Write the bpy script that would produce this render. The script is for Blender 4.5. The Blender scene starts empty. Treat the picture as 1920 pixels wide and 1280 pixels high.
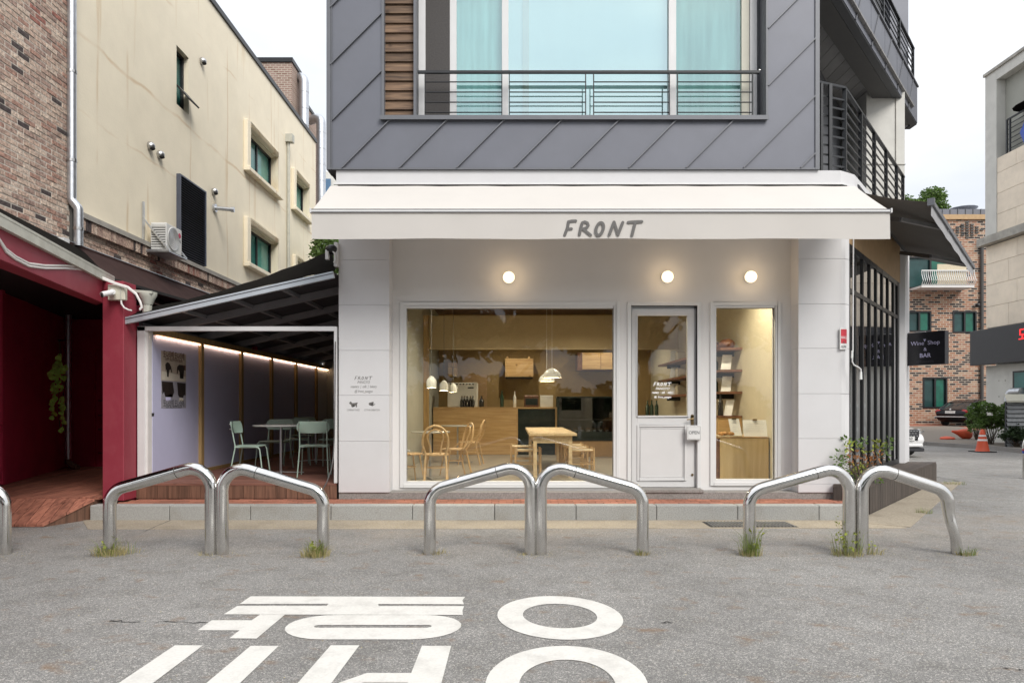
import bpy, bmesh, math, random
from mathutils import Vector, Matrix
R = math.radians
random.seed(7)
SC = bpy.context.scene
COL = SC.collection
# ------------------------------------------------------------------ camera, light, exposure
F = 1280.0                      # focal length in photo pixels (24 mm on 36 mm)
EYE = 1.4
HOR = 762.0
cam_d = bpy.data.cameras.new('camera'); cam = bpy.data.objects.new('camera', cam_d); COL.objects.link(cam)
cam.location = (0, 0, EYE); cam.rotation_euler = (R(90), 0, 0)
cam_d.lens = 24; cam_d.sensor_width = 36; cam_d.shift_y = (HOR-640)/1920; cam_d.clip_end = 2000; cam_d.clip_start = .05
SC.camera = cam
SC.render.engine = 'CYCLES'
SC.cycles.use_denoising = True
SC.cycles.max_bounces = 8; SC.cycles.transparent_max_bounces = 16
SC.cycles.diffuse_bounces = 4; SC.cycles.glossy_bounces = 4
SC.cycles.caustics_reflective = False; SC.cycles.caustics_refractive = False
SC.cycles.sample_clamp_indirect = 6
SC.view_settings.view_transform = 'Standard'; SC.view_settings.look = 'None'
SC.view_settings.gamma = 1; SC.view_settings.use_curve_mapping = False
SC.view_settings.exposure = 0.52
SUN_EL, SUN_AZ = 44, 146        # azimuth of the sun, degrees clockwise from +Y (it stands behind the camera)
w = bpy.data.worlds.new('World'); SC.world = w; w.use_nodes = True
nt = w.node_tree; N = nt.nodes; L = nt.links
N.clear()
out = N.new('ShaderNodeOutputWorld'); bg = N.new('ShaderNodeBackground')
sky = N.new('ShaderNodeTexSky'); sky.sky_type = 'NISHITA'; sky.sun_disc = False
sky.sun_elevation = R(SUN_EL); sky.sun_rotation = R(SUN_AZ); sky.air_density = 1; sky.dust_density = 2
tc = N.new('ShaderNodeTexCoord'); sep = N.new('ShaderNodeSeparateXYZ'); L.new(tc.outputs['Generated'], sep.inputs[0])
mr = N.new('ShaderNodeMapRange'); L.new(sep.outputs['Z'], mr.inputs[0])     # overcast sky: brighter towards the zenith
mr.inputs[1].default_value = 0; mr.inputs[2].default_value = 1; mr.inputs[3].default_value = 6.4; mr.inputs[4].default_value = 12.0
mp = N.new('ShaderNodeMapping'); mp.inputs['Scale'].default_value = (1, 1, 3); L.new(tc.outputs['Generated'], mp.inputs[0])
nz = N.new('ShaderNodeTexNoise'); nz.inputs['Scale'].default_value = 2.6; nz.inputs['Detail'].default_value = 5; L.new(mp.outputs[0], nz.inputs['Vector'])
cr = N.new('ShaderNodeValToRGB'); L.new(nz.outputs['Fac'], cr.inputs[0])
cr.color_ramp.elements[0].position = .35; cr.color_ramp.elements[0].color = (.84, .88, .95, 1)
cr.color_ramp.elements[1].position = .68; cr.color_ramp.elements[1].color = (1.06, 1.06, 1.06, 1)
vm = N.new('ShaderNodeVectorMath'); vm.operation = 'SCALE'; L.new(cr.outputs[0], vm.inputs[0]); L.new(mr.outputs[0], vm.inputs['Scale'])
mx = N.new('ShaderNodeMix'); mx.data_type = 'RGBA'; mx.inputs[0].default_value = .88
L.new(sky.outputs[0], mx.inputs[6]); L.new(vm.outputs[0], mx.inputs[7])
L.new(mx.outputs[2], bg.inputs[0]); bg.inputs[1].default_value = .1; L.new(bg.outputs[0], out.inputs[0])
sun_d = bpy.data.lights.new('sun', 'SUN'); sun_d.energy = 2.0; sun_d.angle = R(28); sun_d.color = (1, .96, .9)
sun = bpy.data.objects.new('sun', sun_d); COL.objects.link(sun); sun.location = (0, -5, 20)
a, e = R(SUN_AZ), R(SUN_EL)
sd = Vector((math.sin(a)*math.cos(e), math.cos(a)*math.cos(e), math.sin(e)))
sun.rotation_euler = sd.to_track_quat('Z', 'Y').to_euler()

# ------------------------------------------------------------------ measuring: photo pixel + distance -> metres
def XW(px, Y): return (px-960)*Y/F
def ZW(py, Y): return EYE+(HOR-py)*Y/F
def GP(px, py, z=0):
    Y = F*(EYE-z)/(py-HOR); return ((px-960)*Y/F, Y)

# ------------------------------------------------------------------ materials
MATS = {}
def mat(name, col, rough=.6, metal=0, var=.1, scale=6, bump=0, bscale=60, spec=.5, stretch=(1,1,1), rnd=0, island=False,
        emit=None, estr=0, coat=0, trans=0, dirt=0, dirtcol=(.12,.1,.08), dscale=1.3, alpha=1):
    m = bpy.data.materials.new(name); m.use_nodes = True; MATS[name] = m
    nt = m.node_tree; N = nt.nodes; L = nt.links; p = N['Principled BSDF']
    p.inputs['Roughness'].default_value = rough; p.inputs['Metallic'].default_value = metal
    p.inputs['Specular IOR Level'].default_value = spec
    if coat: p.inputs['Coat Weight'].default_value = coat; p.inputs['Coat Roughness'].default_value = .05
    if emit: p.inputs['Emission Color'].default_value = (*emit, 1); p.inputs['Emission Strength'].default_value = estr
    if alpha < 1: p.inputs['Alpha'].default_value = alpha
    tc = N.new('ShaderNodeTexCoord'); mp = N.new('ShaderNodeMapping'); L.new(tc.outputs['Object'], mp.inputs[0])
    mp.inputs['Scale'].default_value = stretch
    nz = N.new('ShaderNodeTexNoise'); nz.inputs['Scale'].default_value = scale; nz.inputs['Detail'].default_value = 6
    nz.inputs['Roughness'].default_value = .6; L.new(mp.outputs[0], nz.inputs['Vector'])
    rp = N.new('ShaderNodeValToRGB'); L.new(nz.outputs['Fac'], rp.inputs[0])
    lo = [max(0, c*(1-var)) for c in col]; hi = [min(1, c*(1+var)) for c in col]
    rp.color_ramp.elements[0].position = .3; rp.color_ramp.elements[0].color = (*lo, 1)
    rp.color_ramp.elements[1].position = .7; rp.color_ramp.elements[1].color = (*hi, 1)
    cur = rp.outputs[0]
    if rnd:
        hs = N.new('ShaderNodeHueSaturation'); L.new(cur, hs.inputs['Color'])
        oi = N.new('ShaderNodeObjectInfo'); src = oi.outputs['Random']
        if island:
            ge = N.new('ShaderNodeNewGeometry'); ad = N.new('ShaderNodeMath'); ad.operation = 'ADD'
            L.new(oi.outputs['Random'], ad.inputs[0]); L.new(ge.outputs['Random Per Island'], ad.inputs[1])
            fr = N.new('ShaderNodeMath'); fr.operation = 'FRACT'; L.new(ad.outputs[0], fr.inputs[0]); src = fr.outputs[0]
        mr = N.new('ShaderNodeMapRange'); L.new(src, mr.inputs[0]); mr.inputs[3].default_value = 1-rnd; mr.inputs[4].default_value = 1+rnd
        L.new(mr.outputs[0], hs.inputs['Value']); cur = hs.outputs[0]
    if dirt:
        n2 = N.new('ShaderNodeTexNoise'); n2.inputs['Scale'].default_value = dscale; n2.inputs['Detail'].default_value = 8; n2.inputs['Roughness'].default_value = .65
        L.new(tc.outputs['Object'], n2.inputs['Vector'])
        r2 = N.new('ShaderNodeMapRange'); L.new(n2.outputs['Fac'], r2.inputs[0]); r2.inputs[1].default_value = .48; r2.inputs[2].default_value = .8
        r2.inputs[4].default_value = dirt
        mm = N.new('ShaderNodeMix'); mm.data_type = 'RGBA'; L.new(r2.outputs[0], mm.inputs[0]); L.new(cur, mm.inputs[6]); mm.inputs[7].default_value = (*dirtcol, 1)
        cur = mm.outputs[2]
    L.new(cur, p.inputs['Base Color'])
    if trans:
        tr = N.new('ShaderNodeBsdfTranslucent'); L.new(cur, tr.inputs[0]); ms = N.new('ShaderNodeMixShader'); ms.inputs[0].default_value = trans
        L.new(p.outputs[0], ms.inputs[1]); L.new(tr.outputs[0], ms.inputs[2]); L.new(ms.outputs[0], N['Material Output'].inputs[0])
    if bump:
        n3 = N.new('ShaderNodeTexNoise'); n3.inputs['Scale'].default_value = bscale; n3.inputs['Detail'].default_value = 5
        L.new(mp.outputs[0], n3.inputs['Vector'])
        b = N.new('ShaderNodeBump'); b.inputs['Strength'].default_value = bump; b.inputs['Distance'].default_value = .01
        L.new(n3.outputs['Fac'], b.inputs['Height']); L.new(b.outputs[0], p.inputs['Normal'])
    return m

def glass_mat(name, tint=(.9,.93,.92), refl=(1,1,1), ior=1.5, base=0.0):
    """thin window glass: see-through with a mirror coat that grows at grazing angles"""
    m = bpy.data.materials.new(name); m.use_nodes = True; MATS[name] = m
    N = m.node_tree.nodes; L = m.node_tree.links; N.clear()
    o = N.new('ShaderNodeOutputMaterial'); t = N.new('ShaderNodeBsdfTransparent'); t.inputs[0].default_value = (*tint, 1)
    g = N.new('ShaderNodeBsdfGlossy'); g.inputs['Roughness'].default_value = 0.0; g.inputs[0].default_value = (*refl, 1)
    f = N.new('ShaderNodeFresnel'); f.inputs[0].default_value = ior
    a = N.new('ShaderNodeMath'); a.operation = 'MULTIPLY_ADD'; L.new(f.outputs[0], a.inputs[0]); a.inputs[1].default_value = 1.9; a.inputs[2].default_value = base; a.use_clamp = True
    ge = N.new('ShaderNodeNewGeometry'); iv = N.new('ShaderNodeMath'); iv.operation = 'SUBTRACT'; iv.inputs[0].default_value = 1; L.new(ge.outputs['Backfacing'], iv.inputs[1])
    k = N.new('ShaderNodeMath'); k.operation = 'MULTIPLY'; L.new(a.outputs[0], k.inputs[0]); L.new(iv.outputs[0], k.inputs[1]); a = k
    s = N.new('ShaderNodeMixShader'); L.new(a.outputs[0], s.inputs[0]); L.new(t.outputs[0], s.inputs[1]); L.new(g.outputs[0], s.inputs[2])
    L.new(s.outputs[0], o.inputs[0]); return m

def wood_mat(name, col, dark, rough=.5, scale=1.0, axis='X', rnd=.12, knots=True, coat=0, bump=.15):
    m = bpy.data.materials.new(name); m.use_nodes = True; MATS[name] = m
    nt = m.node_tree; N = nt.nodes; L = nt.links; p = N['Principled BSDF']; p.inputs['Roughness'].default_value = rough
    tc = N.new('ShaderNodeTexCoord'); mp = N.new('ShaderNodeMapping'); L.new(tc.outputs['Object'], mp.inputs[0])
    oi = N.new('ShaderNodeObjectInfo'); cm = N.new('ShaderNodeCombineXYZ')
    ml = N.new('ShaderNodeMath'); ml.operation = 'MULTIPLY'; ml.inputs[1].default_value = 37; L.new(oi.outputs['Random'], ml.inputs[0])
    for i in range(3): L.new(ml.outputs[0], cm.inputs[i])
    L.new(cm.outputs[0], mp.inputs['Location'])
    s = {'X': (1, 14, 14), 'Y': (14, 1, 14), 'Z': (14, 14, 1)}[axis]; mp.inputs['Scale'].default_value = [v*scale for v in s]
    nz = N.new('ShaderNodeTexNoise'); nz.inputs['Scale'].default_value = 2.2; nz.inputs['Detail'].default_value = 7; nz.inputs['Distortion'].default_value = .6
    L.new(mp.outputs[0], nz.inputs['Vector'])
    rp = N.new('ShaderNodeValToRGB'); L.new(nz.outputs['Fac'], rp.inputs[0])
    rp.color_ramp.elements[0].position = .32; rp.color_ramp.elements[0].color = (*dark, 1)
    rp.color_ramp.elements[1].position = .62; rp.color_ramp.elements[1].color = (*col, 1)
    cur = rp.outputs[0]
    if knots:
        v = N.new('ShaderNodeTexVoronoi'); v.inputs['Scale'].default_value = 2.2; L.new(tc.outputs['Object'], v.inputs['Vector'])
        r2 = N.new('ShaderNodeMapRange'); L.new(v.outputs['Distance'], r2.inputs[0]); r2.inputs[1].default_value = .03; r2.inputs[2].default_value = .09; r2.inputs[3].default_value = .75; r2.inputs[4].default_value = 0
        mm = N.new('ShaderNodeMix'); mm.data_type = 'RGBA'; L.new(r2.outputs[0], mm.inputs[0]); L.new(cur, mm.inputs[6]); mm.inputs[7].default_value = (dark[0]*.5, dark[1]*.45, dark[2]*.4, 1)
        cur = mm.outputs[2]
    hs = N.new('ShaderNodeHueSaturation'); L.new(cur, hs.inputs['Color'])
    mr = N.new('ShaderNodeMapRange'); L.new(oi.outputs['Random'], mr.inputs[0]); mr.inputs[3].default_value = 1-rnd; mr.inputs[4].default_value = 1+rnd
    L.new(mr.outputs[0], hs.inputs['Value']); L.new(hs.outputs[0], p.inputs['Base Color'])
    b = N.new('ShaderNodeBump'); b.inputs['Strength'].default_value = bump; b.inputs['Distance'].default_value = .004
    L.new(nz.outputs['Fac'], b.inputs['Height']); L.new(b.outputs[0], p.inputs['Normal'])
    return m

# ------------------------------------------------------------------ geometry collector
class MB:
    def __init__(s): s.v = []; s.f = []; s.mi = []; s.cm = 0
    def add(s, vs, fs):
        o = len(s.v); s.v += [tuple(v) for v in vs]; s.f += [tuple(i+o for i in f) for f in fs]; s.mi += [s.cm]*len(fs); return s
    def box(s, x0, x1, y0, y1, z0, z1):
        if x0 > x1: x0, x1 = x1, x0
        if y0 > y1: y0, y1 = y1, y0
        if z0 > z1: z0, z1 = z1, z0
        return s.add([(x0,y0,z0),(x1,y0,z0),(x1,y1,z0),(x0,y1,z0),(x0,y0,z1),(x1,y0,z1),(x1,y1,z1),(x0,y1,z1)],
              [(0,3,2,1),(4,5,6,7),(0,1,5,4),(1,2,6,5),(2,3,7,6),(3,0,4,7)])
    def beam(s, p, q, wd, h, up=(0,0,1)):
        """box from p to q, wd across, h along up"""
        p = Vector(p); q = Vector(q); d = (q-p).normalized(); u = Vector(up); r = d.cross(u)
        if r.length < 1e-5: r = d.cross(Vector((0,1,0)))
        r.normalize(); u = r.cross(d)
        vs = []
        for c in (p, q):
            for a, b in ((-1,-1),(1,-1),(1,1),(-1,1)): vs.append(c+r*a*wd/2+u*b*h/2)
        return s.add(vs, [(0,3,2,1)[::-1],(4,5,6,7)[::-1],(0,1,5,4)[::-1],(1,2,6,5)[::-1],(2,3,7,6)[::-1],(3,0,4,7)[::-1]])
    def prism(s, poly, z0, z1):
        n = len(poly)
        ar = sum(poly[i][0]*poly[(i+1)%n][1]-poly[(i+1)%n][0]*poly[i][1] for i in range(n))
        if ar < 0: poly = poly[::-1]
        vs = [(x,y,z0) for x,y in poly]+[(x,y,z1) for x,y in poly]
        return s.add(vs, [tuple(range(n))[::-1], tuple(range(n,2*n))]+[(i,(i+1)%n,n+(i+1)%n,n+i) for i in range(n)])
    def face(s, pts): return s.add(pts, [tuple(range(len(pts)))])
    def slab(s, pts, thick):
        """polygon pts (3D, ccw seen from its front) thickened backwards along its normal"""
        P = [Vector(p) for p in pts]; n = (P[1]-P[0]).cross(P[2]-P[0]).normalized(); k = len(P)
        vs = P+[p-n*thick for p in P]
        return s.add(vs, [tuple(range(k)), tuple(range(k,2*k))[::-1]]+[(i,k+i,k+(i+1)%k,(i+1)%k) for i in range(k)])
    def ring(s, c, d, r, n, ref=None):
        d = Vector(d).normalized(); a = ref if ref is not None else (Vector((0,0,1)) if abs(d.z) < .9 else Vector((0,1,0)))
        u = d.cross(a)
        if u.length < 1e-6: u = d.cross(Vector((1,0,0)))
        u.normalize(); v = d.cross(u)
        return [Vector(c)+u*math.cos(2*math.pi*i/n)*r+v*math.sin(2*math.pi*i/n)*r for i in range(n)]
    def tube(s, pts, r, n=10, caps=True, closed=False):
        P = [Vector(p) for p in pts]; k = len(P); rs = r if isinstance(r, (list, tuple)) else [r]*k
        o = len(s.v); vs = []; prev = None
        for i in range(k):
            if closed: d = P[(i+1)%k]-P[i-1]
            else: d = (P[min(i+1,k-1)]-P[max(i-1,0)])
            d.normalize()
            if prev is None:
                a = Vector((0,0,1)) if abs(d.z) < .9 else Vector((0,1,0)); u = d.cross(a).normalized()
            else:
                u = (prev-d*prev.dot(d))
                u = u.normalized() if u.length > 1e-6 else d.cross(Vector((0,0,1))).normalized()
            prev = u; v = d.cross(u)
            for j in range(n): vs.append(P[i]+(u*math.cos(2*math.pi*j/n)+v*math.sin(2*math.pi*j/n))*rs[i])
        fs = []
        for i in range(k if closed else k-1):
            a0 = i*n; b0 = ((i+1)%k)*n
            for j in range(n): fs.append((a0+j, a0+(j+1)%n, b0+(j+1)%n, b0+j))
        if caps and not closed: fs += [tuple(range(n))[::-1], tuple(range((k-1)*n, k*n))]
        return s.add(vs, fs)
    def cyl(s, p, q, r, n=14, r2=None): return s.tube([p, q], [r, r if r2 is None else r2], n)
    def lathe(s, prof, c=(0,0,0), n=20, axis='Z'):
        c = Vector(c); vs = []; k = len(prof)
        for r_, h in prof:
            for j in range(n):
                a = 2*math.pi*j/n
                p = (r_*math.cos(a), r_*math.sin(a), h)
                if axis == 'Y': p = (p[0], p[2], p[1])
                if axis == 'X': p = (p[2], p[0], p[1])
                vs.append(c+Vector(p))
        fs = [(i*n+j, i*n+(j+1)%n, (i+1)*n+(j+1)%n, (i+1)*n+j) for i in range(k-1) for j in range(n)]
        fs += [tuple(range(n))[::-1], tuple(range((k-1)*n, k*n))]
        if axis == 'Y': fs = [f[::-1] for f in fs]
        return s.add(vs, fs)
    def sphere(s, c, r, n=14, m=8, sc=(1,1,1)):
        c = Vector(c); vs = []
        for i in range(m+1):
            t = math.pi*i/m
            for j in range(n):
                a = 2*math.pi*j/n; rr = max(math.sin(t), .002)
                vs.append(c+Vector((rr*math.cos(a)*r*sc[0], rr*math.sin(a)*r*sc[1], -math.cos(t)*r*sc[2])))
        fs = [(i*n+j, i*n+(j+1)%n, (i+1)*n+(j+1)%n, (i+1)*n+j) for i in range(m) for j in range(n)]
        return s.add(vs, fs)
    def xf(s, M, start=0):
        for i in range(start, len(s.v)): s.v[i] = tuple(M @ Vector(s.v[i]))
        return s
    def build(s, name, m, parent=None, world=True, smooth=False, bevel=0, kind=None, label=None, origin=None, seg=1, autosm=35):
        vs = s.v
        if parent is not None and world:
            Mi = MW.get(parent.name, Matrix()).inverted(); vs = [Mi @ Vector(v) for v in vs]
        if origin is not None: vs = [Vector(v)-Vector(origin) for v in vs]
        me = bpy.data.meshes.new(name); me.from_pydata([tuple(v) for v in vs], [], s.f)
        if isinstance(m, str): m = [m]
        for x in m: me.materials.append(MATS[x])
        if len(m) > 1: me.polygons.foreach_set('material_index', s.mi)
        if bevel:
            bm = bmesh.new(); bm.from_mesh(me)
            bmesh.ops.remove_doubles(bm, verts=bm.verts, dist=1e-5)
            ed = [e_ for e_ in bm.edges if len(e_.link_faces) == 2 and e_.calc_face_angle(0) > .5]
            try: bmesh.ops.bevel(bm, geom=ed, offset=bevel, segments=seg, affect='EDGES', profile=.6, clamp_overlap=True)
            except Exception: pass
            bm.to_mesh(me); bm.free()
        if smooth:
            me.shade_smooth() if hasattr(me, 'shade_smooth') else None
            try: me.set_sharp_from_angle(angle=R(autosm))
            except Exception: pass
        o = bpy.data.objects.new(name, me); COL.objects.link(o)
        if parent is not None: o.parent = parent; MW[o.name] = MW.get(parent.name, Matrix())
        else: MW[o.name] = Matrix.Translation(Vector(origin)) if origin is not None else Matrix()
        if origin is not None: o.location = origin
        if kind: o['kind'] = kind
        if label: o['label'] = label
        return o
MW = {}
def root(name, label, cat, loc=(0,0,0), rz=0, group=None):
    o = bpy.data.objects.new(name, None); COL.objects.link(o); o.location = loc; o.rotation_euler = (0,0,rz)
    o.empty_display_size = .1
    o['label'] = label; o['category'] = cat
    if group: o['group'] = group
    MW[o.name] = Matrix.Translation(Vector(loc)) @ Matrix.Rotation(rz, 4, 'Z'); return o
def thing(o, label, cat, group=None):
    o['label'] = label; o['category'] = cat
    if group: o['group'] = group
    return o
def copy_tree(o, loc, rz, label, parent=None):
    c = o.copy(); COL.objects.link(c)
    if parent is None: c.location = loc; c.rotation_euler = (0,0,rz); c['label'] = label
    else: c.parent = parent
    for ch in list(o.children): copy_tree(ch, None, None, None, c)
    return c
def grid_wall(u0, u1, v0, v1, holes, put):
    us = sorted({u0, u1, *[h[0] for h in holes], *[h[1] for h in holes]}); vs = sorted({v0, v1, *[h[2] for h in holes], *[h[3] for h in holes]})
    us = [u for u in us if u0 <= u <= u1]; vs = [v for v in vs if v0 <= v <= v1]
    for i in range(len(us)-1):
        j = 0
        while j < len(vs)-1:
            inside = lambda a_, b_: any(h[0] <= a_ < h[1] and h[2] <= b_ < h[3] for h in holes)
            if inside(us[i], vs[j]): j += 1; continue
            k = j
            while k < len(vs)-1 and not inside(us[i], vs[k]): k += 1
            put(us[i], us[i+1], vs[j], vs[k]); j = k
def fillet(pts, rads, n=8):
    P = [Vector(p) for p in pts]; outp = [P[0]]
    for i in range(1, len(P)-1):
        a = (P[i-1]-P[i]).normalized(); b = (P[i+1]-P[i]).normalized(); r = rads[i-1]
        ang = a.angle(b); t = r/math.tan(ang/2); p0 = P[i]+a*t; p1 = P[i]+b*t
        c = P[i]+(a+b).normalized()*(r/math.sin(ang/2))
        v0 = p0-c; v1 = p1-c; tot = v0.angle(v1); ax = v0.cross(v1).normalized()
        for k in range(n+1): outp.append(c+Matrix.Rotation(tot*k/n, 3, ax) @ v0)
    outp.append(P[-1]); return outp
FONT_CACHE = {}
def text(body, size, m, parent, loc, rot=(R(90),0,0), name='lettering', extrude=.001, shear=0, bold=0, sx=1, align='CENTER', world=True):
    cu = bpy.data.curves.new(name, 'FONT'); cu.body = body; cu.size = size; cu.extrude = extrude; cu.shear = shear; cu.offset = bold
    cu.align_x = align; cu.align_y = 'CENTER'; cu.resolution_u = 3
    t = bpy.data.objects.new(name, cu); COL.objects.link(t); bpy.context.view_layer.update()
    dg = bpy.context.evaluated_depsgraph_get(); me = bpy.data.meshes.new_from_object(t.evaluated_get(dg)); bpy.data.objects.remove(t); bpy.data.curves.remove(cu)
    from mathutils import Euler
    M = Matrix.Translation(Vector(loc)) @ Euler(rot).to_matrix().to_4x4() @ Matrix.Diagonal((sx,1,1,1))
    if parent is not None and world: M = MW.get(parent.name, Matrix()).inverted() @ M
    me.transform(M); me.materials.clear(); me.materials.append(MATS[m])
    o = bpy.data.objects.new(name, me); COL.objects.link(o)
    if parent is not None: o.parent = parent; MW[o.name] = MW.get(parent.name, Matrix())
    return o
FRONT = [[(338,525),(385,400),(402,302)],[(402,302),(455,290),(520,287)],[(388,424),(450,417)],
         [(580,515),(600,420),(628,322)],[(628,318),(670,303),(715,322),(729,360),(700,398),(640,422)],[(640,422),(700,468),(765,520)],
         None,[(1070,515),(1148,306)],[(1148,306),(1212,515)],[(1212,515),(1291,312)],[(1380,312),(1480,302),(1602,298)],[(1497,310),(1470,410),(1440,528)]]
def front_letters(parent, m, px0, py0, k, Y, half=21, name='lettering'):
    """the hand-drawn word FRONT as flat brush strokes; (px0,py0) is the photo position of its middle, k its scale"""
    b = MB(); s = Y/F*k
    x0 = XW(px0, Y); z0 = ZW(py0, Y); i = 0
    for st in FRONT:
        if st is None:
            st = []
            st = [(913+58*math.cos(2*math.pi*j/28)-math.sin(2*math.pi*j/28)*22, 418+102*math.sin(2*math.pi*j/28)) for j in range(29)]
        pts = [Vector((x0+(u-970)*s, 0, z0-(v-412)*s)) for u, v in st]
        d0 = (pts[0]-pts[1]).normalized(); d1 = (pts[-1]-pts[-2]).normalized(); r = half*s
        P = [pts[0]+d0*r*.95, pts[0]+d0*r*.7]+pts+[pts[-1]+d1*r*.7, pts[-1]+d1*r*.95]
        q = MB(); q.tube(P, [r*.3, r*.72]+[r]*len(pts)+[r*.72, r*.3], 10)
        q.xf(Matrix.Translation((0, Y-.0006*(i % 4), 0)) @ Matrix.Diagonal((1, .001/max(r, .001)*1.0, 1, 1)))
        b.add(q.v, q.f); i += 1
    return b.build(name, m, parent)
# ------------------------------------------------------------------ material library
def asphalt_mat():
    m = bpy.data.materials.new('asphalt'); m.use_nodes = True; MATS['asphalt'] = m
    nt = m.node_tree; N = nt.nodes; L = nt.links; p = N['Principled BSDF']; p.inputs['Roughness'].default_value = .88
    tc = N.new('ShaderNodeTexCoord')
    def noise(s, d, ro=.5):
        n = N.new('ShaderNodeTexNoise'); n.inputs['Scale'].default_value = s; n.inputs['Detail'].default_value = d; n.inputs['Roughness'].default_value = ro
        L.new(tc.outputs['Object'], n.inputs['Vector']); return n.outputs['Fac']
    def ramp(f, stops):
        r = N.new('ShaderNodeValToRGB'); L.new(f, r.inputs[0])
        r.color_ramp.elements[0].position = stops[0][0]; r.color_ramp.elements[0].color = (*stops[0][1], 1)
        r.color_ramp.elements[1].position = stops[-1][0]; r.color_ramp.elements[1].color = (*stops[-1][1], 1)
        for s in stops[1:-1]:
            e_ = r.color_ramp.elements.new(s[0]); e_.color = (*s[1], 1)
        return r.outputs[0]
    def mix(t, f, a_, b_):
        x = N.new('ShaderNodeMix'); x.data_type = 'RGBA'; x.blend_type = t
        if isinstance(f, float): x.inputs[0].default_value = f
        else: L.new(f, x.inputs[0])
        L.new(a_, x.inputs[6])
        if isinstance(b_, tuple): x.inputs[7].default_value = (*b_, 1)
        else: L.new(b_, x.inputs[7])
        return x.outputs[2]
    agg = ramp(noise(175, 3, .7), [(.34, (.125,.121,.116)), (.5, (.265,.259,.249)), (.62, (.42,.41,.395)), (.72, (.62,.61,.585))])
    v = N.new('ShaderNodeTexVoronoi'); v.inputs['Scale'].default_value = 120; L.new(tc.outputs['Object'], v.inputs['Vector'])
    sp = N.new('ShaderNodeSeparateColor'); L.new(v.outputs['Color'], sp.inputs[0])
    c2 = ramp(sp.outputs[0], [(.0, (.66,.66,.66)), (.75, (1.0,1.0,1.0)), (.95, (1.6,1.57,1.52))])
    c = mix('MULTIPLY', 1.0, agg, c2)
    big = ramp(noise(.55, 5, .6), [(.3, (.74,.735,.73)), (.7, (1.05,1.05,1.045))])
    c = mix('MULTIPLY', 1.0, c, big)
    mid = ramp(noise(3.2, 6, .7), [(.34, (.84,.835,.82)), (.5, (1,1,1)), (.7, (1.06,1.06,1.06))])
    c = mix('MULTIPLY', 1.0, c, mid)
    # dirt that gathers in the strip between the bollards and the gutter
    sx = N.new('ShaderNodeSeparateXYZ'); L.new(tc.outputs['Object'], sx.inputs[0])
    m1 = N.new('ShaderNodeMapRange'); L.new(sx.outputs['Y'], m1.inputs[0]); m1.inputs[1].default_value = 5.9; m1.inputs[2].default_value = 8.2
    m2 = N.new('ShaderNodeMapRange'); L.new(sx.outputs['Y'], m2.inputs[0]); m2.inputs[1].default_value = 9.0; m2.inputs[2].default_value = 8.4
    mm_ = N.new('ShaderNodeMath'); mm_.operation = 'MULTIPLY'; L.new(m1.outputs[0], mm_.inputs[0]); L.new(m2.outputs[0], mm_.inputs[1])
    n5 = N.new('ShaderNodeMapRange'); L.new(noise(1.1, 6, .65), n5.inputs[0]); n5.inputs[1].default_value = .4; n5.inputs[2].default_value = .7; n5.inputs[4].default_value = .6
    mq = N.new('ShaderNodeMath'); mq.operation = 'MULTIPLY'; L.new(mm_.outputs[0], mq.inputs[0]); L.new(n5.outputs[0], mq.inputs[1])
    c = mix('MIX', mq.outputs[0], c, (.25, .2, .15))
    # brown leaf-litter stains, small and scattered
    mp = N.new('ShaderNodeMapping'); mp.inputs['Rotation'].default_value = (0, 0, .7); mp.inputs['Scale'].default_value = (1, 1.5, 1); L.new(tc.outputs['Object'], mp.inputs[0])
    ns = N.new('ShaderNodeTexNoise'); ns.inputs['Scale'].default_value = 3.6; ns.inputs['Detail'].default_value = 8; ns.inputs['Roughness'].default_value = .68; L.new(mp.outputs[0], ns.inputs['Vector'])
    r = N.new('ShaderNodeMapRange'); L.new(ns.outputs['Fac'], r.inputs[0]); r.inputs[1].default_value = .565; r.inputs[2].default_value = .69; r.inputs[4].default_value = .7
    c = mix('MIX', r.outputs[0], c, (.2, .125, .07))
    L.new(c, p.inputs['Base Color'])
    b = N.new('ShaderNodeBump'); b.inputs['Strength'].default_value = .55; b.inputs['Distance'].default_value = .006
    L.new(noise(230, 3, .7), b.inputs['Height']); L.new(b.outputs[0], p.inputs['Normal'])
asphalt_mat()
mat('road_paint', (.68,.665,.625), .75, var=.07, scale=60, bump=.5, bscale=140, dirt=.55, dirtcol=(.36,.34,.31), dscale=5)
mat('granite', (.33,.33,.315), .8, var=.3, scale=90, bump=.2, bscale=150, dirt=.5, dirtcol=(.2,.17,.12), dscale=2.5, rnd=.08)
mat('granite_plinth', (.26,.245,.23), .8, var=.35, scale=70, bump=.2, bscale=120, dirt=.4, dirtcol=(.13,.11,.09))
mat('concrete_apron', (.33,.285,.22), .9, var=.3, scale=55, bump=.4, bscale=100, dirt=.6, dirtcol=(.15,.125,.09), dscale=2.2)
mat('paver_brick', (.31,.12,.075), .85, var=.25, scale=30, bump=.3, bscale=90, rnd=.28, dirt=.45, dirtcol=(.2,.16,.12), dscale=6)
mat('joint_sand', (.2,.17,.14), .95, var=.2, scale=40)
mat('dark_iron', (.05,.05,.05), .6, .4, var=.2)
mat('steel', (.70,.69,.67), .15, 1, var=.06, scale=14, stretch=(1,1,1), bump=.02, bscale=20, dirt=.3, dirtcol=(.5,.46,.4), dscale=5)
mat('steel_brushed', (.5,.5,.5), .35, 1, var=.05)
mat('weld_mark', (.1,.09,.08), .6, .5)
mat('white_render', (.615,.612,.62), .7, var=.025, scale=2.5, bump=.03, bscale=25, dirt=.22, dirtcol=(.5,.485,.46), dscale=.9)
mat('white_wall', (.70,.685,.67), .65, var=.02, scale=2)
mat('white_paint', (.69,.69,.68), .45, var=.02)
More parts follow.
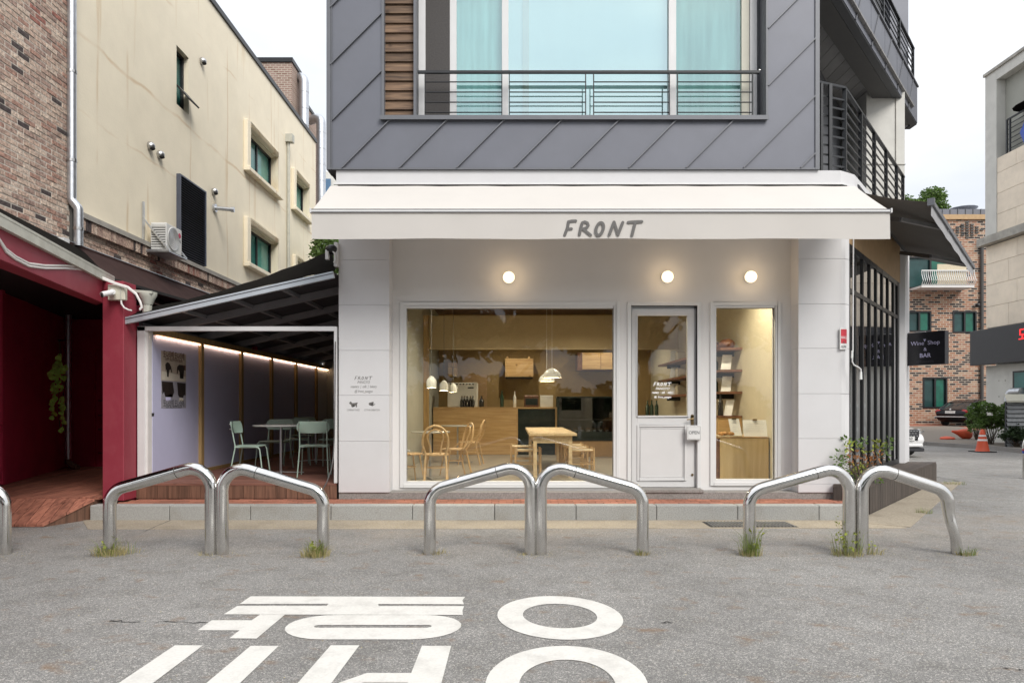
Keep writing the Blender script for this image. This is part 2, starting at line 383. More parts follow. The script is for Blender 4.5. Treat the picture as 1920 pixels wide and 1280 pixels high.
mat('white_metal', (.68,.68,.68), .4, var=.03)
mat('door_paint', (.64,.635,.63), .4, var=.02)
mat('brass', (.28,.2,.1), .3, 1, var=.2)
mat('awning_cream', (.63,.603,.57), .85, dirt=.12, dirtcol=(.45,.42,.38), dscale=1.1, var=.025, scale=2.2, bump=.12, bscale=3.5, trans=.1, spec=.2)
mat('lettering_grey', (.13,.125,.12), .7, var=.05)
mat('lettering_dark', (.09,.09,.1), .7, var=.05)
mat('lettering_white', (.9,.9,.9), .5, var=.0)
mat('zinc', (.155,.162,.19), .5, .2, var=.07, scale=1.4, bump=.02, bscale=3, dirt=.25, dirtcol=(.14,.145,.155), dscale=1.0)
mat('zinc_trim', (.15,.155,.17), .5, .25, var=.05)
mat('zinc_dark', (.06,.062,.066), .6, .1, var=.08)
mat('soffit_panel', (.24,.235,.23), .6, 0, var=.06, rnd=.08)
mat('beam_dark', (.075,.073,.07), .7, 0, var=.06)
wood_mat('siding_wood', (.2,.125,.075), (.075,.045,.03), .75, 1.0, 'X', rnd=.35)
wood_mat('pine', (.62,.42,.2), (.46,.28,.12), .45, .6, 'X', rnd=.06)
wood_mat('pine_bright', (.82,.62,.34), (.7,.5,.24), .45, .5, 'Z', rnd=.0)
wood_mat('pine_pale', (.74,.6,.4), (.6,.44,.26), .45, .6, 'Y', rnd=.04, knots=False)
wood_mat('bentwood', (.70,.5,.29), (.56,.37,.19), .35, .6, 'Z', rnd=.06, knots=False)
wood_mat('shelf_wood', (.2,.09,.05), (.12,.05,.03), .5, .6, 'Y', rnd=.06, knots=False)
wood_mat('stud_wood', (.42,.28,.12), (.3,.19,.08), .6, .8, 'Z', rnd=.08)
wood_mat('deck_red', (.42,.17,.11), (.2,.075,.05), .7, .8, 'Y', rnd=.22, bump=.4)
wood_mat('deck_patio', (.26,.115,.08), (.13,.055,.04), .7, .8, 'X', rnd=.2, bump=.4)
wood_mat('deck_fascia', (.19,.095,.06), (.1,.05,.03), .75, .8, 'Z', rnd=.2, bump=.4)
wood_mat('deck_dark', (.085,.066,.055), (.045,.036,.031), .7, .8, 'Y', rnd=.15, knots=False, bump=.4)
wood_mat('deck_dark_fascia', (.075,.06,.05), (.045,.036,.03), .75, .8, 'Z', rnd=.15, knots=False, bump=.4)
mat('black_frame', (.025,.026,.028), .4, .3, var=.1)
mat('rail_black', (.035,.037,.04), .45, .4, var=.1)
mat('void_dark', (.02,.02,.02), .9, var=.2)
mat('interior_dark', (.05,.045,.04), .8, var=.2)
mat('plum_paint', (.5,.03,.08), .6, var=.1, scale=2, dirt=.2, dirtcol=(.1,.02,.025), bump=.05, bscale=15)
mat('crimson_paint', (.27,.032,.052), .55, var=.06, scale=4, dirt=.22, dirtcol=(.3,.12,.12), dscale=4, bump=.05, bscale=15)
mat('lavender_panel', (.49,.49,.66), .6, var=.02, rnd=.02)
mat('fabric_black', (.008,.007,.006), .95, var=.2, spec=.05)
mat('fabric_brown', (.05,.03,.028), .9, var=.15, spec=.1)
mat('fabric_grey', (.15,.145,.14), .85, var=.06)
mat('fabric_grey_light', (.3,.3,.31), .8, var=.06)
mat('patio_sheet', (.05,.05,.055), .6, var=.2, spec=.2)
mat('patio_rafter', (.2,.2,.21), .6, var=.1, spec=.2)
mat('alu_light', (.6,.65,.7), .35, .5, var=.04)
mat('green_metal', (.33,.44,.37), .4, var=.03)
mat('table_grey', (.42,.43,.42), .3, var=.03)
mat('cream_plastic', (.62,.6,.5), .5, var=.04)
mat('gutter_cream', (.5,.5,.44), .6, var=.1, dirt=.6, dirtcol=(.3,.28,.22), dscale=5)
mat('galvanised', (.55,.57,.6), .35, .85, var=.12, scale=12)
mat('cable_white', (.7,.68,.66), .5, var=.05)
mat('cable_grey', (.12,.12,.12), .6, var=.05)
mat('appliance_white', (.68,.68,.66), .4, var=.03, dirt=.15, dirtcol=(.5,.48,.44))
mat('logo_red', (.5,.02,.08), .5)
mat('grille_dark', (.03,.03,.035), .6)
mat('louvre_blue', (.09,.1,.135), .45, .2, var=.1)
mat('window_green', (.03,.13,.125), .3, var=.3, scale=1.5)
mat('window_far', (.02,.06,.06), .3, var=.3, scale=1.5)
mat('window_green_bright', (.01,.12,.08), .4, var=.3, scale=1.5)
mat('curtain_cyan', (.47,.60,.61), .7, var=.2, scale=1.0, stretch=(6,6,.6))
mat('curtain_pale', (.80,.96,.96), .7, var=.03, scale=1, stretch=(3,3,.5))
mat('curtain_teal', (.40,.51,.495), .7, var=.2, scale=1.0, stretch=(6,6,.6))
mat('insect_screen', (.075,.07,.068), .9, var=.25, scale=60)
mat('limestone', (.86,.75,.61), .8, var=.08, scale=2, dirt=.35, dirtcol=(.45,.40,.33), dscale=1.2, rnd=.07)
mat('concrete_wall', (.62,.61,.57), .85, var=.1, scale=3, bump=.1, bscale=20, dirt=.4, dirtcol=(.27,.26,.24), dscale=1.5)
mat('coping_stone', (.4,.38,.34), .85, var=.25, scale=6, dirt=.6, dirtcol=(.12,.11,.1), dscale=3)
mat('sign_black', (.014,.014,.019), .35, var=.1)
mat('sign_edge', (.1,.1,.11), .4, .4)
mat('sign_glow_red', (.7,.02,.03), .5, emit=(1,.03,.03), estr=.8)
mat('lettering_lilac', (.6,.58,.82), .5)
mat('lettering_dim', (.06,.06,.08), .5)
mat('lamp_globe', (1,.9,.75), .4, emit=(1,.78,.5), estr=1.05, var=0)
mat('lamp_glow', (1,.85,.6), .4, emit=(1,.78,.45), estr=5, var=0)
mat('led_strip', (1,.8,.6), .4, emit=(1,.70,.48), estr=5.5, var=0)
mat('enamel_white', (.78,.8,.78), .35, var=.02)
mat('wall_grey_inside', (.37,.37,.33), .8, var=.05, scale=3)
mat('wall_cream_inside', (.62,.56,.42), .8, var=.04)
mat('bulkhead_tan', (.46,.37,.23), .8, var=.04)
mat('wall_ochre', (.36,.25,.11), .8, var=.06)
mat('ceiling_brown', (.16,.1,.06), .8, var=.2)
mat('floor_inside', (.36,.33,.29), .35, var=.08, scale=3)
mat('fridge_dark', (.02,.03,.03), .15, var=.2)
mat('case_wood', (.44,.29,.15), .6, var=.1)
mat('bread', (.42,.22,.08), .7, var=.35, scale=25, rnd=.2)
mat('paper', (.93,.95,.97), .7, var=.02)
mat('bottle_green', (.02,.05,.03), .15, coat=.5)
mat('bottle_dark', (.02,.018,.018), .2, coat=.5)
mat('book_pale', (.5,.45,.36), .7, rnd=.25)
mat('woven_seat', (.6,.52,.38), .85, var=.2, scale=40, bump=.3)
mat('plate_white', (.75,.75,.73), .5)
mat('car_white', (.8,.8,.8), .25, 0, var=.01, coat=.8)
mat('car_black', (.006,.006,.009), .25, 0, var=.02, coat=.25, spec=.2)
mat('car_glass', (.02,.025,.028), .08, 0, var=.02, coat=.6)
mat('car_silver', (.5,.5,.5), .25, .6)
mat('tyre', (.02,.02,.02), .8)
mat('lamp_red', (.35,.01,.015), .2, coat=.6)
mat('chrome', (.7,.7,.7), .12, 1)
mat('cone_orange', (.62,.09,.035), .55, var=.06, dirt=.2)
mat('cone_white', (.75,.72,.7), .5)
mat('rubber', (.03,.03,.03), .8)
mat('pane_blue', (.08,.16,.27), .3)
mat('band_blue', (.03,.08,.42), .5); mat('band_red', (.5,.03,.05), .5)
mat('leaf_green', (.10,.17,.035), .6, var=.4, scale=4, trans=.3, rnd=.35, island=True)
mat('leaf_yellow', (.28,.32,.05), .6, var=.3, scale=6, trans=.3, rnd=.3, island=True)
mat('leaf_lime', (.42,.72,.14), .6, var=.2, scale=20, trans=.25, rnd=.15, island=True)
mat('leaf_orange', (.36,.15,.05), .6, var=.3, scale=6, trans=.3, rnd=.3, island=True)
mat('leaf_dark', (.035,.065,.02), .6, var=.4, scale=2, trans=.2, rnd=.4, island=True)
mat('grass_green', (.2,.26,.06), .7, var=.3, scale=10, trans=.3, rnd=.35, island=True)
mat('grass_dry', (.42,.36,.17), .8, var=.3, scale=10, trans=.2, rnd=.3, island=True)
mat('bark', (.1,.075,.055), .9, var=.3, scale=12, bump=.4)
glass_mat('glass_shop', (.92,.92,.88), (.9,.95,1), 1.45, .0)
glass_mat('glass_upper', (.88,.98,.98), (.80,.98,1.0), 1.5, .46)
glass_mat('glass_side', (.85,.98,.97), (.8,.97,.98), 1.5, .24)
glass_mat('glass_teal', (.9,1,.98), (1,1,1), 1.12, .0)
glass_mat('glass_dark', (.5,.52,.52), (1,1,1), 1.5, .02)

def cream_stucco():
    m = mat('stucco_cream', (.86,.78,.615), .85, var=.04, scale=2, bump=.22, bscale=28, dirt=.12, dirtcol=(.5,.42,.28), dscale=.8)
    nt = m.node_tree; N = nt.nodes; L = nt.links; p = N['Principled BSDF']
    src = p.inputs['Base Color'].links[0].from_socket
    tc = N.new('ShaderNodeTexCoord'); mp = N.new('ShaderNodeMapping'); mp.inputs['Scale'].default_value = (1, 2.6, .16); L.new(tc.outputs['Object'], mp.inputs[0])
    n = N.new('ShaderNodeTexNoise'); n.inputs['Scale'].default_value = 1.5; n.inputs['Detail'].default_value = 3; L.new(mp.outputs[0], n.inputs['Vector'])
    r = N.new('ShaderNodeMapRange'); L.new(n.outputs['Fac'], r.inputs[0]); r.inputs[1].default_value = .63; r.inputs[2].default_value = .70; r.inputs[4].default_value = .38
    x = N.new('ShaderNodeMix'); x.data_type = 'RGBA'; L.new(r.outputs[0], x.inputs[0]); L.new(src, x.inputs[6]); x.inputs[7].default_value = (.56,.37,.17,1)
    # a filled joint line at each floor level, wavering and broken, and thin vertical runs below it
    sp = N.new('ShaderNodeSeparateXYZ'); L.new(tc.outputs['Object'], sp.inputs[0])
    nd = N.new('ShaderNodeTexNoise'); nd.inputs['Scale'].default_value = 1.1; nd.inputs['Detail'].default_value = 5; L.new(tc.outputs['Object'], nd.inputs['Vector'])
    def line(sock, at, wob, wd, op):
        a = N.new('ShaderNodeMath'); a.operation = 'MULTIPLY_ADD'; L.new(nd.outputs['Fac'], a.inputs[0]); a.inputs[1].default_value = wob; L.new(sock, a.inputs[2])
        d = N.new('ShaderNodeMath'); d.operation = 'SUBTRACT'; L.new(a.outputs[0], d.inputs[0]); d.inputs[1].default_value = at+wob*.5
        e = N.new('ShaderNodeMath'); e.operation = 'ABSOLUTE'; L.new(d.outputs[0], e.inputs[0])
        r = N.new('ShaderNodeMapRange'); L.new(e.outputs[0], r.inputs[0]); r.inputs[1].default_value = wd*.2; r.inputs[2].default_value = wd; r.inputs[3].default_value = op; r.inputs[4].default_value = 0
        return r.outputs[0]
    cur = x.outputs[2]
    br = N.new('ShaderNodeTexNoise'); br.inputs['Scale'].default_value = .9; L.new(tc.outputs['Object'], br.inputs['Vector'])
    brk = N.new('ShaderNodeMapRange'); L.new(br.outputs['Fac'], brk.inputs[0]); brk.inputs[1].default_value = .42; brk.inputs[2].default_value = .6
    for sock, at, wob, wd, op in ((sp.outputs['Z'],7.0,.25,.045,.5),(sp.outputs['Z'],4.05+1.8,.3,.03,.3),(sp.outputs['Z'],9.1,.3,.03,.35),
                                  (sp.outputs['Y'],-3.3,.12,.035,.5),(sp.outputs['Y'],-2.45,.1,.045,.45),(sp.outputs['Y'],-.2,.12,.03,.4),(sp.outputs['Y'],1.6,.15,.035,.5),(sp.outputs['Y'],2.9,.1,.03,.4),(sp.outputs['Y'],4.7,.15,.03,.35),(sp.outputs['Y'],7.3,.1,.04,.4)):
        l = line(sock, at, wob, wd, op); mu = N.new('ShaderNodeMath'); mu.operation = 'MULTIPLY'; L.new(l, mu.inputs[0]); L.new(brk.outputs[0], mu.inputs[1])
        y = N.new('ShaderNodeMix'); y.data_type = 'RGBA'; L.new(mu.outputs[0], y.inputs[0]); L.new(cur, y.inputs[6]); y.inputs[7].default_value = (.56,.36,.17,1); cur = y.outputs[2]
    L.new(cur, p.inputs['Base Color'])
cream_stucco()

def face_brick():
    m = bpy.data.materials.new('face_brick'); m.use_nodes = True; MATS['face_brick'] = m
    nt = m.node_tree; N = nt.nodes; L = nt.links; p = N['Principled BSDF']; p.inputs['Roughness'].default_value = .9
    oi = N.new('ShaderNodeObjectInfo'); ge = N.new('ShaderNodeNewGeometry'); ad = N.new('ShaderNodeMath'); L.new(oi.outputs['Random'], ad.inputs[0]); L.new(ge.outputs['Random Per Island'], ad.inputs[1])
    fr = N.new('ShaderNodeMath'); fr.operation = 'FRACT'; L.new(ad.outputs[0], fr.inputs[0])
    rp = N.new('ShaderNodeValToRGB'); rp.color_ramp.interpolation = 'CONSTANT'; L.new(fr.outputs[0], rp.inputs[0])
    st = [(0,(.42,.31,.255)),(.2,(.5,.38,.31)),(.38,(.36,.26,.22)),(.52,(.53,.42,.345)),(.7,(.40,.25,.2)),(.8,(.58,.48,.4)),(.93,(.075,.06,.06)),(.985,(.33,.15,.12))]
    rp.color_ramp.elements[0].color = (*st[0][1],1); rp.color_ramp.elements[1].position = st[1][0]; rp.color_ramp.elements[1].color = (*st[1][1],1)
    for s in st[2:]:
        e_ = rp.color_ramp.elements.new(s[0]); e_.color = (*s[1],1)
    tc = N.new('ShaderNodeTexCoord'); n = N.new('ShaderNodeTexNoise'); n.inputs['Scale'].default_value = 26; n.inputs['Detail'].default_value = 7; n.inputs['Roughness'].default_value = .7
    L.new(ge.outputs['Position'], n.inputs['Vector'])
    r2 = N.new('ShaderNodeValToRGB'); L.new(n.outputs['Fac'], r2.inputs[0]); r2.color_ramp.elements[0].position = .36; r2.color_ramp.elements[0].color = (.45,.42,.42,1); r2.color_ramp.elements[1].position = .64; r2.color_ramp.elements[1].color = (1.5,1.45,1.4,1)
    x = N.new('ShaderNodeMix'); x.data_type = 'RGBA'; x.blend_type = 'MULTIPLY'; x.inputs[0].default_value = 1; L.new(rp.outputs[0], x.inputs[6]); L.new(r2.outputs[0], x.inputs[7])
    L.new(x.outputs[2], p.inputs['Base Color'])
    b = N.new('ShaderNodeBump'); b.inputs['Strength'].default_value = .8; b.inputs['Distance'].default_value = .006; L.new(n.outputs['Fac'], b.inputs['Height']); L.new(b.outputs[0], p.inputs['Normal'])
face_brick()
mat('mortar', (.62,.57,.5), .95, var=.15, scale=30, bump=.3)

def far_brick():
    m = bpy.data.materials.new('orange_brick'); m.use_nodes = True; MATS['orange_brick'] = m
    nt = m.node_tree; N = nt.nodes; L = nt.links; p = N['Principled BSDF']; p.inputs['Roughness'].default_value = .9
    tc = N.new('ShaderNodeTexCoord'); mp = N.new('ShaderNodeMapping'); mp.inputs['Rotation'].default_value = (R(90), 0, 0); L.new(tc.outputs['Object'], mp.inputs[0])
    b = N.new('ShaderNodeTexBrick'); L.new(mp.outputs[0], b.inputs['Vector']); b.inputs['Scale'].default_value = 1
    b.inputs['Brick Width'].default_value = .36; b.inputs['Row Height'].default_value = .13; b.inputs['Mortar Size'].default_value = .016
    b.inputs['Color1'].default_value = (0,0,0,1); b.inputs['Color2'].default_value = (1,1,1,1); b.inputs['Mortar'].default_value = (.5,.5,.5,1); b.inputs['Bias'].default_value = 0
    # one random value for each brick, from the brick texture's own per-brick mix
    rp = N.new('ShaderNodeValToRGB'); rp.color_ramp.interpolation = 'CONSTANT'; L.new(b.outputs['Color'], rp.inputs[0])
    rp.color_ramp.elements[0].color = (.045,.032,.032,1); rp.color_ramp.elements[1].position = .27; rp.color_ramp.elements[1].color = (.33,.16,.095,1)
    for q, c in ((.5,(.38,.2,.13)),(.66,(.3,.15,.1)),(.86,(.40,.26,.18))):
        e_ = rp.color_ramp.elements.new(q); e_.color = (*c,1)
    x = N.new('ShaderNodeMix'); x.data_type = 'RGBA'; L.new(b.outputs['Fac'], x.inputs[0]); L.new(rp.outputs[0], x.inputs[6]); x.inputs[7].default_value = (.5,.44,.36,1)
    L.new(x.outputs[2], p.inputs['Base Color'])
    bu = N.new('ShaderNodeBump'); bu.inputs['Strength'].default_value = .5; bu.inputs['Distance'].default_value = .01; bu.invert = True; L.new(b.outputs['Fac'], bu.inputs['Height']); L.new(bu.outputs[0], p.inputs['Normal'])
far_brick()

# ------------------------------------------------------------------ ground
b = MB(); b.face([(-300,-300,0),(300,-300,0),(300,300,0),(-300,300,0)]); b.build('road', 'asphalt', kind='structure')
def gpoly(pts, z): return [(*GP(x, y), z) for x, y in pts]
b = MB(); b.prism([(*GP(165, 992),), (-5.3, 8.42), (4.62, 8.42), (*GP(1700, 990),)], -.02, .004); b.build('gutter', 'concrete_apron', kind='structure')
b = MB(); b.prism([GP(1629, 966), GP(1756, 905), GP(1803, 903), GP(1707, 988.5), GP(1620, 981)], -.02, .008); b.build('concrete_apron', 'concrete_apron', kind='structure')
# cracks and patches in the asphalt, as thin dark seams
def crack(pts, wd, name='asphalt_crack'):
    b = MB(); rnd = random.Random(len(pts)*7+int(pts[0][0])); P = []
    for i in range(len(pts)-1):
        (x0,y0),(x1,y1) = GP(*pts[i]), GP(*pts[i+1])
        for k in range(8):
            t = k/8; P.append((x0+(x1-x0)*t+rnd.uniform(-.01,.01), y0+(y1-y0)*t+rnd.uniform(-.02,.02)))
    P.append(GP(*pts[-1]))
    for i in range(len(P)-1):
        d = Vector((P[i+1][0]-P[i][0], P[i+1][1]-P[i][1])).normalized(); n = Vector((-d.y, d.x))*wd*rnd.uniform(.3, .8)
        b.face([(P[i][0]-n.x,P[i][1]-n.y,.0045),(P[i+1][0]-n.x,P[i+1][1]-n.y,.0045),(P[i+1][0]+n.x,P[i+1][1]+n.y,.0045),(P[i][0]+n.x,P[i][1]+n.y,.0045)])
    b.build(name, 'rubber', kind='structure')
crack([(205,1164),(262,1166)], .008); crack([(295,1166),(388,1167)], .007); crack([(1240,1167),(1262,1167)], .006)
crack([(1757,894),(1802,903)], .016); crack([(1880,1252),(1918,1256)], .006); crack([(1760,1012),(1916,1025)], .005)
crack([(262,1000),(320,975)], .008)

# road lettering, thermoplastic 3 mm thick
rt = root('road_lettering', 'white Korean lettering painted on the asphalt before the bollards', 'road marking', (-.6, 4.5, 0))
def stroke(pts, z=.004, name='painted_stroke'):
    b = MB(); P = [GP(x, y) for x, y in pts]; n = len(P)
    a_ = sum(P[i][0]*P[(i+1)%n][1]-P[(i+1)%n][0]*P[i][1] for i in range(n))
    if a_ < 0: P = P[::-1]
    bm = bmesh.new(); vt = [bm.verts.new((x, y, z)) for x, y in P]; f = bm.faces.new(vt); bmesh.ops.triangulate(bm, faces=[f])
    b.add([v.co[:] for v in bm.verts], [tuple(v.index for v in f.verts) for f in (bm.verts.index_update() or bm.faces)]); bm.free()
    return b.build(name, 'road_paint', rt)
def ringmark(outer, inner, z=.004):
    n = len(outer); b = MB(); O = [GP(*p) for p in outer]; I = [GP(*p) for p in inner]
    b.add([(x,y,z) for x,y in O]+[(x,y,z) for x,y in I], [(i,(i+1)%n,n+(i+1)%n,n+i) for i in range(n)])
    me = b.build('painted_stroke', 'road_paint', rt)
    me.data.flip_normals() if me.data.polygons[0].normal.z < 0 else None
stroke([(470,1118),(872,1119),(867,1126),(870,1133),(709,1132.5),(616,1132),(449,1132.5)])
stroke([(616,1132),(709,1132.5),(710,1136.5),(612,1136)])
stroke([(445,1136),(870,1136.5),(867,1145),(868,1153),(419,1152)])
stroke([(397,1163),(472,1163),(488,1152),(535,1152),(481,1197.5),(430,1197),(449,1182),(370,1182)])
def pill(cx0, cx1, cy, rx, ry, n=12, sk=0):
    P = []
    for i in range(n+1):
        t = -math.pi/2+math.pi*i/n; P.append((cx1+rx*math.cos(t)+sk*math.sin(t), cy+ry*math.sin(t)))
    for i in range(n+1):
        t = math.pi/2+math.pi*i/n; P.append((cx0+rx*math.cos(t)+sk*math.sin(t), cy+ry*math.sin(t)))
    return P
ringmark(pill(617, 782, 1176, 82, 23, sk=-14), pill(598, 800, 1174.5, 9, 2.6, sk=-2))
def ell(cx, cy, rx, ry, n=48, sk=0): return [(cx+rx*math.cos(2*math.pi*i/n)+sk*math.sin(2*math.pi*i/n), cy+ry*math.sin(2*math.pi*i/n)) for i in range(n)]
ringmark(ell(1050.5, 1158.5, 117, 41, sk=16), ell(1050, 1155, 69, 23, sk=9))
ringmark(ell(1063, 1289, 153, 78, sk=6), ell(1064, 1288, 91, 51, sk=4))
stroke([(328,1210),(381,1210),(288,1280),(180,1345),(100,1345),(224,1280)])
stroke([(470,1211),(523,1211),(451,1280),(372,1345),(295,1345),(388,1280)])
stroke([(620,1210),(674,1210),(622,1280),(560,1345),(478,1345),(559,1280)])
stroke([(791,1211),(846,1211),(828,1280),(805,1345),(742,1345),(765,1280),(680,1280),(640,1345),(570,1345),(636,1280),(688,1262),(771,1262)])

# kerb of granite stones
kx = [XW(p, 8.41) for p in (168,317,469,620,773,927,1080,1231,1383,1536,1624)]
for i in range(len(kx)-1):
    b = MB(); b.box(kx[i]+.003, kx[i+1]-.003, 8.41, 8.575, -.05, .184); b.build('kerb_stone', 'granite', kind='structure', bevel=.008)
b = MB(); b.box(-5.2, 4.35, 8.58, 9.02, -.05, .158); b.build('pavement', 'joint_sand', kind='structure')
PAV = bpy.data.objects['pavement']
bw, bl, gp = .19, .0855, .006
src = None; j = 0; y = 8.582; row = 0
bb = MB(); bb.box(-bw/2+gp/2, bw/2-gp/2, -bl/2+gp/2, bl/2-gp/2, -.02, 0)
while row < 5:
    x = -4.92 + (0 if row % 2 else bw/2)
    while x < 4.32:
        if src is None: src = bb.build('brick', 'paver_brick', world=False, bevel=.004); o = src
        else: o = src.copy(); COL.objects.link(o)
        o.parent = PAV; o.location = (x+random.uniform(-.001,.001), y+bl/2, .182+random.uniform(-.003,.002)); o.rotation_euler = (random.uniform(-.012,.012), random.uniform(-.008,.008), random.uniform(-.01,.01))
        x += bw
    y += bl; row += 1
# drain grate in the gutter
g = root('drain_grate', 'black drain grate set in the gutter below the right window', 'drain grate', (2.85, 8.2, 0))
b = MB(); q0 = GP(1322, 988); q1 = GP(1472, 979)
gx0, gx1, gy0, gy1 = q0[0]+.08, q1[0], q0[1], q1[1]
b.box(gx0-.02, gx1+.02, gy0-.02, gy1+.02, .0, .006); b.build('frame', 'dark_iron', g)
b = MB()
for i in range(24):
    x = gx0+(gx1-gx0)*(i+.5)/24; b.box(x-.010, x+.010, gy0, gy1, .004, .016)
for i in range(3):
    y = gy0+(gy1-gy0)*(i+.5)/3; b.box(gx0, gx1, y-.006, y+.006, .005, .0135)
b.build('bars', 'steel_brushed', g)
# far kerb and the raised yard behind it, right
b = MB(); K = [GP(1640,832),GP(1739,834.5),GP(1850,842),GP(1960,853)]
for i in range(3):
    p, q = K[i], K[i+1]
    b.beam((p[0],p[1],.03), (q[0],q[1],.03), .16, .2)
b.build('far_kerb', 'granite_plinth', kind='structure')
b = MB(); 
b.add([(K[0][0],K[0][1]+.1,.12),(K[1][0],K[1][1]+.1,.12),(K[2][0],K[2][1]+.1,.12),(K[3][0],K[3][1]+.1,.12),(22,32,.26),(26,41,.38),(8,41,.38),(8,33,.26)],
      [(0,1,7),(1,2,4,7),(2,3,4),(7,4,5,6)]); b.build('yard', 'joint_sand', kind='structure')
b = MB(); b.add([(8,31.2,.225),(24,31.2,.225),(25,40,.374),(8,40,.374)], [(0,1,2,3)]); b.build('brick_yard', 'paver_brick', kind='structure')

# ------------------------------------------------------------------ bollards
YB = 6.49
def upath(xo, zo, xi, zi, ro, ri, base=(0, 0)):
    return fillet([(xo+base[0], 0, -.05), (xo, 0, zo), (xi, 0, zi), (xi, 0, -.05)], [ro, ri], 9)
def bollard(xo, zo, xi, zi, label, ro=.17, ri=.19, base=(0,0), zrot=0, yoff=0, dent=False):
    r = root('bollard', label, 'bollard', ((xo+xi)/2, YB+yoff, 0), 0, 'steel pipe bollards along the road edge')
    cx = (xo+xi)/2; pts = upath(xo-cx, zo, xi-cx, zi, ro, ri, base)
    rad = .058
    if dent:
        rs = []; P = []
        full = [pts[0]]
        for k in range(1, 9): full.append(pts[0].lerp(pts[1], k/9))
        full += pts[1:]
        for i, p in enumerate(full):
            rr = rad
            if 0 < i < 9:
                t = i/9; rr = rad*(1-.22*math.sin(math.pi*t)); p = p+Vector((math.sin(t*7)*.012*math.sin(math.pi*t), .01*math.sin(t*9), 0))
            rs.append(rr); P.append(p)
        b = MB(); b.tube(P, rs, 24)
    else:
        b = MB(); b.tube(pts, rad, 24)
    b.build('pipe', 'steel', r, world=False, smooth=True, autosm=60)
    # weld seam where the sloping piece meets the bend
    n = len(pts); k = 10+1
    a_ = pts[10]; c_ = pts[11]
    if abs(a_.z-c_.z) > .05 or True:
        p = a_.lerp(c_, .86); d = (c_-a_).normalized()
        b = MB(); b.cyl(p-d*.003, p+d*.003, rad+.0012, 24); b.build('weld', 'weld_mark', r, world=False, smooth=True)
    return r
def bx(px): return XW(px, YB)
bollard(bx(206), .60, bx(396), .872, 'leftmost complete bollard, arm rising to the right, dry grass tuft at its left foot')
bollard(bx(606), .585, bx(417), .868, 'bollard whose arm falls to the right, ending in a grass tuft before the terrace deck')
bollard(bx(806), .60, bx(995), .872, 'bollard before the big shop window, arm rising to the right')
bollard(bx(1205), .60, bx(1014), .872, 'bollard before the shop door, arm falling to the right')
bollard(bx(1405), .59, bx(1592), .855, 'bollard with tall green weeds at its left foot, arm rising to the right')
bollard(bx(1773), .60, bx(1616), .862, 'rightmost bollard of the row, its outer leg dented and leaning outwards', base=(.125, 0), dent=True)
bollard(bx(8), .585, bx(-180), .868, 'bollard cut off by the left edge of the photo, in front of the wooden ramp')
# round-topped bollard with coloured bands, far right
r = root('bollard', 'bollard with red and blue bands at the right edge of the photo', 'bollard', (9.98, 13.25, 0))
b = MB(); b.tube(fillet([(-.0,0,-.05),(0,0,.84),(.62,0,.84),(.62,0,-.05)], [.2,.2], 9), .062, 20); b.build('pipe', 'steel', r, world=False, smooth=True, autosm=60)
b = MB(); b.cyl((0,0,.545),(0,0,.58),.0635,20); b.build('band', 'band_red', r, world=False, smooth=True, label='red band')
b = MB(); b.cyl((0,0,.495),(0,0,.545),.0645,20); b.build('band', 'band_blue', r, world=False, smooth=True, label='blue band')
b = MB(); b.cyl((0,0,0),(0,0,.01),.1,20); b.build('base_plate', 'steel_brushed', r, world=False)

# ------------------------------------------------------------------ weeds
def blades(b, cx, cy, n, h, spread, rnd, lean=.5, z0=0, wd=.0019):
    for _ in range(n):
        a_ = rnd.uniform(0, 2*math.pi); rr = spread*rnd.random()**.6; x = cx+rr*math.cos(a_); y = cy+rr*math.sin(a_)*.7
        hh = h*rnd.uniform(.35, 1.1); la = a_+rnd.uniform(-.8,.8); ln = hh*rnd.uniform(.1, lean)
        t = Vector((math.cos(rnd.uniform(0,6.3)), math.sin(rnd.uniform(0,6.3)), 0))*wd*rnd.uniform(.6,1.5)
        p0 = Vector((x,y,z0)); p1 = p0+Vector((math.cos(la)*ln*.35, math.sin(la)*ln*.35, hh*.6)); p2 = p0+Vector((math.cos(la)*ln*1.4, math.sin(la)*ln*1.4, hh*rnd.uniform(.75,1)))
        b.add([p0-t, p0+t, p1+t*.8, p1-t*.8, p2], [(0,1,2,3),(3,2,4)])
def leaves(b, c, rad, n, size, rnd, flat=.0, sq=.6):
    for _ in range(n):
        while True:
            p = Vector((rnd.uniform(-1,1), rnd.uniform(-1,1), rnd.uniform(-1,1)))
            if p.length <= 1: break
        p = Vector((c[0]+p.x*rad[0], c[1]+p.y*rad[1], c[2]+p.z*rad[2]))
        d = Vector((rnd.uniform(-1,1), rnd.uniform(-1,1), rnd.uniform(-.7,.5))).normalized(); s = size*rnd.uniform(.6,1.3)
        u = d.cross(Vector((rnd.uniform(-1,1),rnd.uniform(-1,1),rnd.uniform(-.2,1)))).normalized()*s*sq*.5
        b.add([p, p+d*s*.5+u, p+d*s, p+d*s*.5-u], [(0,1,2,3)])
wr = random.Random(3)
